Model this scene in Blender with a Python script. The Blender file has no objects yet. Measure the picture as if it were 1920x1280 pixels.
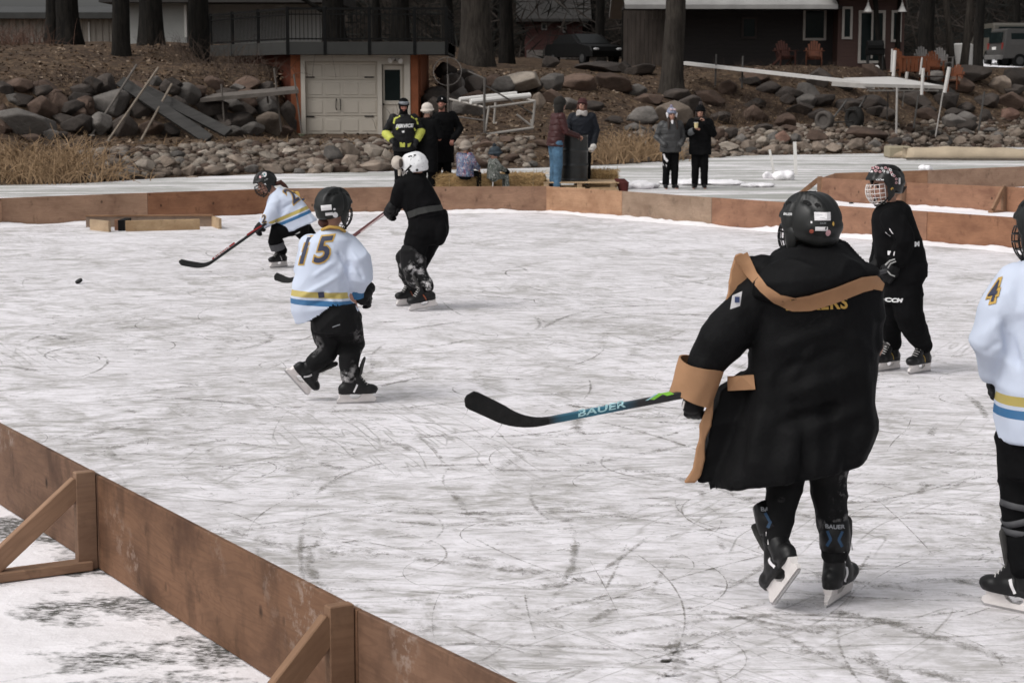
import bpy, math, random
from mathutils import Vector, Matrix, noise
from mathutils.bvhtree import BVHTree
V = Vector
PI = math.pi
R = random.Random(7)
sc = bpy.context.scene
COL = sc.collection

# ---------------------------------------------------------------- camera
FOC, EYE = 3600.0, 2.05
TH = math.atan(484 / FOC)
CT, ST = math.cos(TH), math.sin(TH)
cam = bpy.data.cameras.new('camera')
co = bpy.data.objects.new('camera', cam)
COL.objects.link(co)
co.location = (0, 0, EYE)
co.rotation_euler = (PI / 2 - TH, 0, 0)
cam.sensor_width = 36
cam.lens = 36 * FOC / 1920
cam.clip_start = 0.1
cam.clip_end = 2000
cam.dof.use_dof = True
cam.dof.focus_distance = 10.0
cam.dof.aperture_fstop = 10
sc.camera = co

def ray(px, py):
    u, v = px - 960, py - 640
    return V((u, FOC * CT - v * ST, -(FOC * ST + v * CT)))
def at(px, py, y):
    """point of the place seen at a photo pixel, y metres ahead of the photographer"""
    d = ray(px, py)
    return V((0, 0, EYE)) + d * (y / d.y)
def gnd(px, py, z=0.0):
    d = ray(px, py)
    return V((0, 0, EYE)) + d * ((z - EYE) / d.z)

# ---------------------------------------------------------------- object helpers
def link(name, me, parent=None, frame=None):
    o = bpy.data.objects.new(name, me)
    COL.objects.link(o)
    if frame is not None:
        o.matrix_basis = frame
    if parent is not None:
        o.parent = parent
        m = parent.matrix_basis.copy()
        p = parent.parent
        while p is not None:
            m = p.matrix_basis @ m if False else m
            p = None
        o.matrix_parent_inverse = WORLD[parent.name].inverted()
    WORLD[o.name] = frame.copy() if frame is not None else Matrix.Identity(4)
    return o
WORLD = {}

def thing(name, label, cat, loc=(0, 0, 0), group=None, rz=0.0):
    m = Matrix.Translation(V(loc)) @ Matrix.Rotation(rz, 4, 'Z')
    o = bpy.data.objects.new(name, None)
    COL.objects.link(o)
    o.empty_display_size = 0.2
    o.matrix_basis = m
    WORLD[o.name] = m
    o['label'] = label
    o['category'] = cat
    if group: o['group'] = group
    return o

def tag(o, label, cat, group=None, kind=None):
    if label: o['label'] = label
    if cat: o['category'] = cat
    if group: o['group'] = group
    if kind: o['kind'] = kind
    return o

class G:
    """collects vertices and faces of one mesh"""
    def __init__(s): s.v = []; s.f = []; s.m = []
    def add(s, vs, fs, mi=0):
        b = len(s.v)
        s.v.extend([tuple(x) for x in vs])
        s.f.extend([tuple(i + b for i in f) for f in fs])
        s.m.extend([mi] * len(fs))
    def box(s, c, size, rot=None, mi=0, bev=0.0):
        x, y, z = size[0] / 2, size[1] / 2, size[2] / 2
        c = V(c)
        if bev <= 0:
            p = [V((a * x, b * y, d * z)) for d in (-1, 1) for b in (-1, 1) for a in (-1, 1)]
            f = [(0, 2, 3, 1), (4, 5, 7, 6), (0, 1, 5, 4), (2, 6, 7, 3), (0, 4, 6, 2), (1, 3, 7, 5)]
        else:
            r = min(bev, x * .9, y * .9, z * .9)
            sec = []
            for zz, k in ((-z, r), (-z + r, 0), (z - r, 0), (z, r)):
                X, Y = x - k, y - k
                q = r * .6
                sec.append([V((X, -Y + q, zz)), V((X, Y - q, zz)), V((X - q, Y, zz)), V((-X + q, Y, zz)), V((-X, Y - q, zz)), V((-X, -Y + q, zz)), V((-X + q, -Y, zz)), V((X - q, -Y, zz))])
            p = [q for l in sec for q in l]
            f = [tuple(range(7, -1, -1)), tuple(range(24, 32))]
            for i in range(3):
                for j in range(8):
                    f.append((i * 8 + j, i * 8 + (j + 1) % 8, i * 8 + 8 + (j + 1) % 8, i * 8 + 8 + j))
        if rot is not None: p = [rot @ q for q in p]
        s.add([q + c for q in p], f, mi)
        return s
    def beam(s, a, b, w, h, up=(0, 0, 1), mi=0, bev=0.0):
        a, b = V(a), V(b)
        d = b - a; L = d.length; x = d / L
        y = V(up).cross(x)
        if y.length < 1e-4: y = V((0, 1, 0)).cross(x)
        if y.length < 1e-4: y = V((1, 0, 0)).cross(x)
        y.normalize(); z = x.cross(y)
        rot = Matrix((x, y, z)).transposed()
        s.box((a + b) / 2, (L, w, h), rot, mi, bev)
        return s
    def rings(s, rings, caps=True, mi=0, closed=True):
        n = len(rings[0]); vs = [q for r in rings for q in r]; fs = []
        for i in range(len(rings) - 1):
            for j in range(n if closed else n - 1):
                k = (j + 1) % n
                fs.append((i * n + j, i * n + k, (i + 1) * n + k, (i + 1) * n + j))
        if caps:
            fs.append(tuple(range(n - 1, -1, -1)))
            fs.append(tuple(range((len(rings) - 1) * n, len(rings) * n)))
        s.add(vs, fs, mi)
        return s
    def tube(s, pts, radii, n=10, round_=False, mi=0, side=None, flat=1.0):
        """swept tube; side/flat: cross section squeezed perpendicular to side"""
        pts = [V(p) for p in pts]
        if not hasattr(radii, '__len__'): radii = [radii] * len(pts)
        radii = list(radii)
        if round_:
            a, b = pts[0], pts[-1]
            da = (pts[0] - pts[1]).normalized(); db = (pts[-1] - pts[-2]).normalized()
            ra, rb = radii[0], radii[-1]
            A = [(a + da * ra * k, ra * math.sqrt(max(0.0, 1 - k * k))) for k in (.97, .75, .4)]
            B = [(b + db * rb * k, rb * math.sqrt(max(0.0, 1 - k * k))) for k in (.4, .75, .97)]
            pts = [q for q, _ in A] + pts + [q for q, _ in B]
            radii = [q for _, q in A] + radii + [q for _, q in B]
        rr = []
        prev = None
        for i, p in enumerate(pts):
            t = (pts[min(i + 1, len(pts) - 1)] - pts[max(i - 1, 0)]).normalized()
            if side is not None:
                u = V(side) - t * t.dot(V(side))
            elif prev is None:
                u = V((0, 0, 1)) if abs(t.z) < .9 else V((1, 0, 0))
                u = u - t * t.dot(u)
            else:
                u = prev - t * t.dot(prev)
            u.normalize(); w = t.cross(u); prev = u
            r = radii[i]
            rr.append([p + u * (r * math.cos(2 * PI * j / n)) + w * (r * flat * math.sin(2 * PI * j / n)) for j in range(n)])
        s.rings(rr, True, mi)
        return s
    def ell(s, c, r, M=None, nu=14, nv=9, mi=0):
        c = V(c); r = V(r) if hasattr(r, '__len__') else V((r, r, r))
        rr = []
        for i in range(nv + 1):
            ph = -PI / 2 + PI * (i + .12 * (1 if i == 0 else -1 if i == nv else 0)) / nv
            ring = []
            for j in range(nu):
                a = 2 * PI * j / nu
                q = V((r.x * math.cos(ph) * math.cos(a), r.y * math.cos(ph) * math.sin(a), r.z * math.sin(ph)))
                ring.append((M @ q if M is not None else q) + c)
            rr.append(ring)
        s.rings(rr, True, mi)
        return s
    def loft(s, secs, n=18, p=2.3, mi=0):
        """secs: (centre, half-width vector, half-depth vector); superellipse rings"""
        rr = []
        for c, a, b in secs:
            c, a, b = V(c), V(a), V(b)
            ring = []
            for j in range(n):
                t = 2 * PI * j / n
                ca, sa = math.cos(t), math.sin(t)
                x = math.copysign(abs(ca) ** (2 / p), ca); y = math.copysign(abs(sa) ** (2 / p), sa)
                ring.append(c + a * x + b * y)
            rr.append(ring)
        s.rings(rr, True, mi)
        return s
    def prism(s, poly, fr, t0, t1, mi=0):
        """poly in (x,z) of frame fr, thickness along its y from t0 to t1"""
        n = len(poly)
        vs = [fr @ V((x, t0, z)) for x, z in poly] + [fr @ V((x, t1, z)) for x, z in poly]
        fs = [tuple(range(n)), tuple(range(2 * n - 1, n - 1, -1))]
        for j in range(n):
            k = (j + 1) % n
            fs.append((j, j + n, k + n, k))
        s.add(vs, fs, mi)
        return s
    def strip(s, pts, w, nrm, mi=0):
        """flat ribbon"""
        vs = []
        for i, p in enumerate(pts):
            t = (V(pts[min(i + 1, len(pts) - 1)]) - V(pts[max(i - 1, 0)])).normalized()
            d = V(nrm).cross(t).normalized()
            ww = w[i] if hasattr(w, '__len__') else w
            vs += [V(p) - d * ww / 2, V(p) + d * ww / 2]
        s.add(vs, [(2 * i, 2 * i + 1, 2 * i + 3, 2 * i + 2) for i in range(len(pts) - 1)], mi)
        return s
    def mesh(s, name, smooth=False):
        me = bpy.data.meshes.new(name)
        me.from_pydata(s.v, [], s.f)
        me.polygons.foreach_set('material_index', s.m)
        if smooth: me.polygons.foreach_set('use_smooth', [True] * len(s.f))
        me.update()
        return me

def setmats(me, mats):
    for m in (mats if isinstance(mats, (list, tuple)) else [mats]):
        me.materials.append(m)

def obj(name, g, mats, parent=None, frame=None, smooth=False, fix=True):
    """link a G (or mesh) as one object; vertices are in frame's (or world) coordinates"""
    me = g
    if isinstance(g, G):
        if fix:
            import bmesh
            me = g.mesh(name, smooth)
            bm = bmesh.new(); bm.from_mesh(me)
            bmesh.ops.recalc_face_normals(bm, faces=bm.faces)
            bm.to_mesh(me); bm.free()
        else:
            me = g.mesh(name, smooth)
    setmats(me, mats)
    if frame is None and len(me.vertices):      # put the origin at the base of the mesh
        xs = [v.co for v in me.vertices]
        c = V(((min(p.x for p in xs) + max(p.x for p in xs)) / 2, (min(p.y for p in xs) + max(p.y for p in xs)) / 2, min(p.z for p in xs)))
        me.transform(Matrix.Translation(-c))
        frame = Matrix.Translation(c)
    return link(name, me, parent, frame)

def frame(o, x, z=(0, 0, 1)):
    """frame with origin o, local x along x, z near z"""
    x = V(x).normalized(); y = V(z).cross(x).normalized(); zz = x.cross(y)
    m = Matrix((x, y, zz)).transposed().to_4x4()
    m.translation = V(o)
    return m

def fuse(g, voxel, smooth=4, factor=.5):
    """one continuous skin round all the shapes in g"""
    me = g.mesh('fuse')
    import bmesh
    bm = bmesh.new(); bm.from_mesh(me); bmesh.ops.recalc_face_normals(bm, faces=bm.faces); bm.to_mesh(me); bm.free()
    o = bpy.data.objects.new('fuse', me)
    COL.objects.link(o)
    md = o.modifiers.new('r', 'REMESH'); md.mode = 'VOXEL'; md.voxel_size = voxel; md.use_smooth_shade = True
    if smooth:
        ms = o.modifiers.new('s', 'SMOOTH'); ms.factor = factor; ms.iterations = smooth
    dg = bpy.context.evaluated_depsgraph_get()
    out = bpy.data.meshes.new_from_object(o.evaluated_get(dg))
    bpy.data.objects.remove(o); bpy.data.meshes.remove(me)
    out.polygons.foreach_set('use_smooth', [True] * len(out.polygons))
    return out

def crumple(me, amp, sc_=(6, 6, 6), seed=0, amp2=0.0, sc2=20):
    """folds: push the skin along its normals by ridged noise"""
    off = V((seed * 3.7, seed * 1.3, seed * 5.1))
    nv = [v.normal.copy() for v in me.vertices]
    for v, n in zip(me.vertices, nv):
        p = V((v.co.x * sc_[0], v.co.y * sc_[1], v.co.z * sc_[2])) + off
        w = V((noise.noise(p * .5 + V((9, 1, 2))), noise.noise(p * .5 + V((3, 7, 2))), 0)) * 1.2
        d = 1 - 2 * abs(noise.noise(p + w))
        d = d * d * (1 if d > 0 else -.4) - .35
        e = noise.noise(v.co * sc2 + off)
        v.co += n * (amp * d + amp2 * e)
    me.update()

# ---------------------------------------------------------------- materials
MATS = {}
def nt_new(name):
    m = bpy.data.materials.new(name); m.use_nodes = True
    nt = m.node_tree
    b = next(n for n in nt.nodes if n.type == 'BSDF_PRINCIPLED')
    return m, nt, b
def nd(nt, t, inp=None, **kw):
    n = nt.nodes.new(t)
    for k, v in kw.items(): setattr(n, k, v)
    for k, v in (inp or {}).items():
        s = n.inputs[k]
        if hasattr(v, 'links') or isinstance(v, bpy.types.NodeSocket): nt.links.new(v, s)
        else: s.default_value = v
    return n
def mth(nt, op, a, b=None, c=None, clamp=False):
    n = nt.nodes.new('ShaderNodeMath'); n.operation = op; n.use_clamp = clamp
    for i, v in enumerate((a, b, c)):
        if v is None: continue
        if isinstance(v, bpy.types.NodeSocket): nt.links.new(v, n.inputs[i])
        else: n.inputs[i].default_value = v
    return n.outputs[0]
def mixc(nt, f, a, b, mode='MIX'):
    n = nt.nodes.new('ShaderNodeMix'); n.data_type = 'RGBA'; n.blend_type = mode; n.clamp_factor = True
    for s, v in ((n.inputs[0], f), (n.inputs[6], a), (n.inputs[7], b)):
        if isinstance(v, bpy.types.NodeSocket): nt.links.new(v, s)
        elif hasattr(v, '__len__'): s.default_value = (*v[:3], 1)
        else: s.default_value = v
    return n.outputs[2]
def ramp(nt, f, stops, interp='LINEAR'):
    n = nt.nodes.new('ShaderNodeValToRGB'); n.color_ramp.interpolation = interp
    e = n.color_ramp.elements
    while len(e) < len(stops): e.new(.5)
    for el, (p, c) in zip(e, stops):
        el.position = p
        el.color = (*c[:3], 1) if hasattr(c, '__len__') else (c, c, c, 1)
    nt.links.new(f, n.inputs[0])
    return n.outputs[0]
def coord(nt, which='Object'):
    return nt.nodes.new('ShaderNodeTexCoord').outputs[which]
def mapping(nt, v, loc=(0, 0, 0), rot=(0, 0, 0), sca=(1, 1, 1)):
    return nd(nt, 'ShaderNodeMapping', {'Vector': v, 'Location': loc, 'Rotation': rot, 'Scale': sca}).outputs[0]
def nz(nt, v, scale=5, detail=4, rough=.55, dist=0.0):
    return nd(nt, 'ShaderNodeTexNoise', {'Vector': v, 'Scale': scale, 'Detail': detail, 'Roughness': rough, 'Distortion': dist}).outputs['Fac']
def bump(nt, b, h, strength=.3, dist=.01):
    n = nd(nt, 'ShaderNodeBump', {'Height': h, 'Strength': strength, 'Distance': dist})
    nt.links.new(n.outputs[0], b.inputs['Normal'])
def rng(nt, v, a, b, c=0.0, d=1.0):
    return nd(nt, 'ShaderNodeMapRange', {'Value': v, 'From Min': a, 'From Max': b, 'To Min': c, 'To Max': d}).outputs[0]

def mk(name, base, rough=.7, var=.25, scale=6, bmp=0.0, metal=0.0, spec=.25, stretch=(1, 1, 1), bscale=None, sheen=0.0):
    """plain surface with uneven tone"""
    if name in MATS: return MATS[name]
    m, nt, b = nt_new(name)
    c = mapping(nt, coord(nt), sca=stretch)
    f = nz(nt, c, scale, 5, .6)
    lo = [max(0, x * (1 - var)) for x in base]; hi = [min(1, x * (1 + var)) for x in base]
    nt.links.new(ramp(nt, f, [(.3, lo), (.7, hi)]), b.inputs['Base Color'])
    b.inputs['Roughness'].default_value = rough
    b.inputs['Metallic'].default_value = metal
    b.inputs['Specular IOR Level'].default_value = spec
    if sheen:
        b.inputs['Sheen Weight'].default_value = sheen
    if bmp: bump(nt, b, nz(nt, c, bscale or scale * 4, 4, .6), bmp, .01)
    MATS[name] = m
    return m
# ================================================================ world, light
sc.view_settings.view_transform = 'Standard'
sc.view_settings.look = 'None'
sc.view_settings.exposure = -0.10
sc.view_settings.gamma = 1.0
world = bpy.data.worlds.new('World'); sc.world = world; world.use_nodes = True
wn = world.node_tree
bg = wn.nodes['Background']
sky = wn.nodes.new('ShaderNodeTexSky'); sky.sky_type = 'NISHITA'; sky.sun_disc = False
SUN_EL, SUN_AZ = math.radians(52), math.radians(240)
sky.sun_elevation = SUN_EL; sky.sun_rotation = SUN_AZ
sky.dust_density = 6.0; sky.air_density = 1.0; sky.ozone_density = 1.0
hs = wn.nodes.new('ShaderNodeHueSaturation'); hs.inputs['Saturation'].default_value = 0.12     # an overcast sky is nearly grey
wn.links.new(sky.outputs[0], hs.inputs['Color']); wn.links.new(hs.outputs[0], bg.inputs['Color'])
bg.inputs['Strength'].default_value = 0.15
sl = bpy.data.lights.new('sun', 'SUN'); sl.energy = 0.62; sl.angle = math.radians(20); sl.color = (1, .965, .93)
so = bpy.data.objects.new('sun', sl); COL.objects.link(so)
sd = V((math.sin(SUN_AZ) * math.cos(SUN_EL), math.cos(SUN_AZ) * math.cos(SUN_EL), math.sin(SUN_EL)))
so.rotation_euler = sd.to_track_quat('Z', 'Y').to_euler()
so.location = (0, 0, 40)

# ================================================================ ice
def lines(nt, c, ang, sx, sy, warp, w, seed, det=1.0):
    """long thin curved scratches"""
    lowf = nd(nt, 'ShaderNodeTexNoise', {'Vector': mapping(nt, c, loc=(seed, -seed, seed)), 'Scale': .22, 'Detail': 1.0}).outputs['Color']
    off = nd(nt, 'ShaderNodeVectorMath', {0: lowf, 1: (warp, warp, 0)}, operation='MULTIPLY').outputs[0]
    cc = nd(nt, 'ShaderNodeVectorMath', {0: c, 1: off}, operation='ADD').outputs[0]
    mp = mapping(nt, mapping(nt, cc, rot=(0, 0, ang)), loc=(seed * 1.7, seed * 2.3, 0), sca=(sx, sy, 1))
    n = nz(nt, mp, 1.0, det, .5)
    d = mth(nt, 'ABSOLUTE', mth(nt, 'SUBTRACT', n, .5))
    l = rng(nt, d, 0.0, w, 1.0, 0.0)
    mask = rng(nt, nz(nt, mapping(nt, c, loc=(seed * 3.1, 0, seed)), .45, 2, .5), .48, .62)
    return mth(nt, 'MULTIPLY', l, mask)

def ice_material():
    m, nt, b = nt_new('scratched_ice')
    c = coord(nt)
    big = nz(nt, c, .5, 4, .6, .2)
    grit = nz(nt, c, 38, 5, .75)
    grit2 = nz(nt, mapping(nt, c, rot=(0, 0, .2), sca=(.6, 1.3, 1)), 11, 6, .75, .3)
    s = None
    for k, (a, sx, sy, wp, w) in enumerate([(.15, .22, 3.2, 1.6, .014), (-.4, .25, 3.0, 1.8, .012), (.7, .3, 3.4, 1.8, .012), (-1.0, .35, 2.6, 1.5, .010),
                                            (.05, .4, 7, 1.0, .022), (.4, .45, 8, 1.0, .022), (-.25, .4, 9, 1.0, .022), (1.2, .5, 5, 1.0, .016)]):
        l = lines(nt, c, a, sx, sy, wp, w, 3.1 * k + 1, 2.0)
        s = l if s is None else mth(nt, 'MAXIMUM', s, l)
    sm = None
    for k, (a, sx, sy) in enumerate([(.2, 1.1, 2.3), (.95, 1.2, 2.8), (-.75, 1.2, 2.8), (.1, 2.4, 6), (1.4, 1.3, 2.6)]):
        q = nz(nt, mapping(nt, mapping(nt, c, rot=(0, 0, a)), loc=(k * 9.1, k * 4.7, 0), sca=(sx, sy, 1)), 1.0, 6, .68, .5)
        q = rng(nt, q, .51, .635)
        sm = q if sm is None else mth(nt, 'MAXIMUM', sm, q)
    sm = mth(nt, 'MULTIPLY', sm, rng(nt, grit2, .32, .58, .25, 1.0))
    sm = mth(nt, 'MULTIPLY', sm, rng(nt, big, .35, .62, .35, 1.0))
    tone = mixc(nt, rng(nt, grit2, .35, .68), (.88, .85, .885), (.72, .692, .712))
    tone = mixc(nt, mth(nt, 'MULTIPLY', sm, .92), tone, (.30, .285, .26))
    tone = mixc(nt, rng(nt, grit, .52, .72, 0, .35), tone, (.40, .38, .365))
    tone = mixc(nt, mth(nt, 'MULTIPLY', mth(nt, 'MULTIPLY', s, .62), rng(nt, grit2, .3, .6, .35, 1.0)), tone, (.24, .225, .205))
    nt.links.new(tone, b.inputs['Base Color'])
    b.inputs['Roughness'].default_value = .6
    b.inputs['Specular IOR Level'].default_value = .2
    bump(nt, b, mth(nt, 'SUBTRACT', mth(nt, 'ADD', mth(nt, 'MULTIPLY', grit2, .8), mth(nt, 'MULTIPLY', grit, .3)), mth(nt, 'MULTIPLY', s, .7)), .5, .008)
    return m

def lake_material():
    m, nt, b = nt_new('lake_ice')
    c = coord(nt)
    n1 = nz(nt, mapping(nt, c, rot=(0, 0, -.2), sca=(.22, 1.5, 1)), 1.0, 7, .66, .5)
    n2 = nz(nt, c, 2.2, 6, .65, .3)
    n3 = nz(nt, c, 25, 4, .6)
    f = rng(nt, mth(nt, 'ADD', mth(nt, 'MULTIPLY', n1, .8), mth(nt, 'MULTIPLY', n2, .2)), .40, .545)
    t = mixc(nt, f, (.84, .81, .83), (.33, .33, .305))
    t = mixc(nt, rng(nt, n3, .45, .75, 0, .3), t, (.62, .60, .60))
    nt.links.new(t, b.inputs['Base Color'])
    b.inputs['Roughness'].default_value = .6
    b.inputs['Specular IOR Level'].default_value = .25
    bump(nt, b, n2, .3, .02)
    return m

def snow_material(dark=True):
    m, nt, b = nt_new('trodden_snow')
    c = coord(nt)
    n1 = nz(nt, mapping(nt, c, rot=(0, 0, .9), sca=(1, 2.0, 1)), 1.3, 6, .6, .5)
    n2 = nz(nt, c, 14, 6, .65)
    f = rng(nt, mth(nt, 'ADD', mth(nt, 'MULTIPLY', n1, .72), mth(nt, 'MULTIPLY', n2, .28)), .485, .56)
    t = mixc(nt, rng(nt, nz(nt, c, 3.2, 5, .6), .35, .7), (.88, .85, .87), (.74, .71, .72))
    if dark: t = mixc(nt, mth(nt, 'MULTIPLY', f, rng(nt, nz(nt, mapping(nt, c, rot=(0, 0, .9), sca=(1, 2.2, 1)), 22, 5, .75), .36, .52)), t, (.10, .098, .09))
    nt.links.new(t, b.inputs['Base Color'])
    b.inputs['Roughness'].default_value = .7
    b.inputs['Specular IOR Level'].default_value = .2
    bump(nt, b, mth(nt, 'ADD', n2, mth(nt, 'MULTIPLY', n1, 2)), .5, .02)
    return m
ICE, LAKE = ice_material(), lake_material()
SNOW = mk('snow', (.84, .82, .84), .8, .06, 8, .5, spec=.2)
TROD = snow_material()

g = G(); g.add([(-160, -30, -.012), (160, -30, -.012), (160, 150, -.012), (-160, 150, -.012)], [(0, 1, 2, 3)])
tag(obj('lake_ice', g, LAKE, frame=Matrix.Identity(4)), None, None, kind='structure')

# the boards: foot line of the rink, near side then far side
def yb(yt): return (yt - 30.9) / .802           # pixel row of a board's foot below the row of its top edge
far_top = [(-310, 386), (4, 371), (277, 361), (520, 353.5), (760, 350), (1025, 349), (1167, 358), (1335, 370), (1738, 396), (1905, 407.5), (2140, 426)]
FAR = [gnd(x, yb(y)) for x, y in far_top]
near_top = [(0, 787), (192, 886), (678, 1134), (990, 1280)]
NEAR = [gnd(x, yb(y)) for x, y in near_top]
NA, NB = NEAR[1], NEAR[2]
N0 = NA + (NEAR[0] - NA).normalized() * 2.42
NC = NB + (NEAR[3] - NB).normalized() * 2.42
NX = N0 + (N0 - NA).normalized() * 2.42 + V((-.5, .6, 0))
rink = [NX, N0, NA, NB, NC, V((4.5, 2.4, 0)), V((9, 6, 0)), V((13, 14, 0))] + [p for p in reversed(FAR)] + [V((-14, 19, 0))]
g = G(); g.add([(p.x, p.y, 0) for p in rink], [tuple(range(len(rink)))])
tag(obj('rink_ice', g, ICE, frame=Matrix.Identity(4)), None, None, kind='structure')
# trodden snow between the photographer and the near boards
g = G(); g.add([(p.x, p.y, -.004) for p in [NX + V((-.3, 2, 0)), NX, N0, NA, NB, NC, V((2.5, 1, 0)), V((2, -12, 0)), V((-16, -12, 0)), V((-16, 10, 0))]], [tuple(range(10))])
tag(obj('trodden_snow', g, TROD, frame=Matrix.Identity(4)), None, None, kind='structure')

# skate tracks: long curved grooves cut into the ice
def track_material():
    m, nt, b = nt_new('skate_track')
    c = coord(nt)
    tr = nt.nodes.new('ShaderNodeBsdfTransparent')
    def att(n):
        a = nt.nodes.new('ShaderNodeAttribute'); a.attribute_name = n; return a.outputs['Fac']
    prof = mth(nt, 'SUBTRACT', 1.0, mth(nt, 'POWER', mth(nt, 'ABSOLUTE', mth(nt, 'MULTIPLY_ADD', att('across'), 2.0, -1.0)), 2.0))
    k = mth(nt, 'MULTIPLY', prof, att('fade'))
    n1 = nz(nt, c, 9, 5, .7); n2 = nz(nt, c, 55, 4, .75)
    e = mth(nt, 'ADD', mth(nt, 'MULTIPLY_ADD', n1, 2.6, -1.3), mth(nt, 'MULTIPLY_ADD', n2, 2.2, -1.1))
    al = mth(nt, 'MULTIPLY', mth(nt, 'ADD', mth(nt, 'MULTIPLY_ADD', k, 1.35, -.55), e, clamp=True), .84, clamp=True)
    nt.links.new(mixc(nt, nz(nt, c, 3), (.175, .165, .145), (.36, .34, .31)), b.inputs['Base Color'])
    b.inputs['Roughness'].default_value = .6; b.inputs['Specular IOR Level'].default_value = .2
    mx = nd(nt, 'ShaderNodeMixShader', {0: al, 1: tr.outputs[0], 2: b.outputs[0]})
    out = next(n for n in nt.nodes if n.type == 'OUTPUT_MATERIAL')
    nt.links.new(mx.outputs[0], out.inputs[0])
    return m
TRACK = track_material()
rr = random.Random(11)
g = G()
def inside(p, poly):
    c = False; n = len(poly)
    for i in range(n):
        a, b = poly[i], poly[(i + 1) % n]
        if (a.y > p.y) != (b.y > p.y) and p.x < (b.x - a.x) * (p.y - a.y) / (b.y - a.y) + a.x: c = not c
    return c
rin = [p * .985 + V((0, .3, 0)) for p in rink]
acr, fad = [], []
for k in range(2000):
    cls = 0 if k < 1100 else 1
    y = 4.2 + (22 if cls == 0 else 17) * rr.random() ** 1.6
    x = rr.uniform(-.31, .31) * y + rr.uniform(-.5, .5)
    p = V((x, y, 0)); a = rr.gauss(0.15, .8) + (PI if rr.random() < .5 else 0)
    if cls == 0:
        L = rr.uniform(.4, 2.8); cv = rr.gauss(0, .5) if rr.random() < .8 else rr.choice((-1, 1)) * rr.uniform(1.2, 3.2)
        w = rr.choice((.006, .008, .010, .013, .016, .022)) * (1.0 if y < 14 else 1.5); fd = rr.uniform(.4, 1.0)
    else:
        L = rr.uniform(.3, 2.2); cv = rr.gauss(0, .45); w = rr.choice((.025, .035, .045, .06, .08, .12)); fd = rr.uniform(.3, .85)
    pts, ws = [], []
    n = max(8, int(L / .07))
    z = .0022 + k * .0000012
    for i in range(n):
        pts.append(V((p.x, p.y, z))); ws.append(w * (1 - abs(2 * i / (n - 1) - 1) ** 3 * .7) * rr.uniform(.85, 1.15))
        p = p + V((math.cos(a), math.sin(a), 0)) * (L / n); a += cv * L / n
    if all(inside(q, rin) for q in (pts[0], pts[-1], pts[n // 2])):
        g.strip(pts, ws, (0, 0, 1))
        pk = rr.uniform(.3, .7)
        for i in range(n):
            t = i / (n - 1); f = min(1, t / pk, (1 - t) / (1 - pk)) ** .6
            acr += [0.0, 1.0]; fad += [f * fd, f * fd]
tm = obj('skate_marks', g, TRACK, frame=Matrix.Identity(4), fix=False)
for nm, vals in (('across', acr), ('fade', fad)): tm.data.attributes.new(nm, 'FLOAT', 'POINT').data.foreach_set('value', vals)
tag(tm, 'curved grey skate marks cut into the white rink ice', None, kind='stuff')

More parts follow.
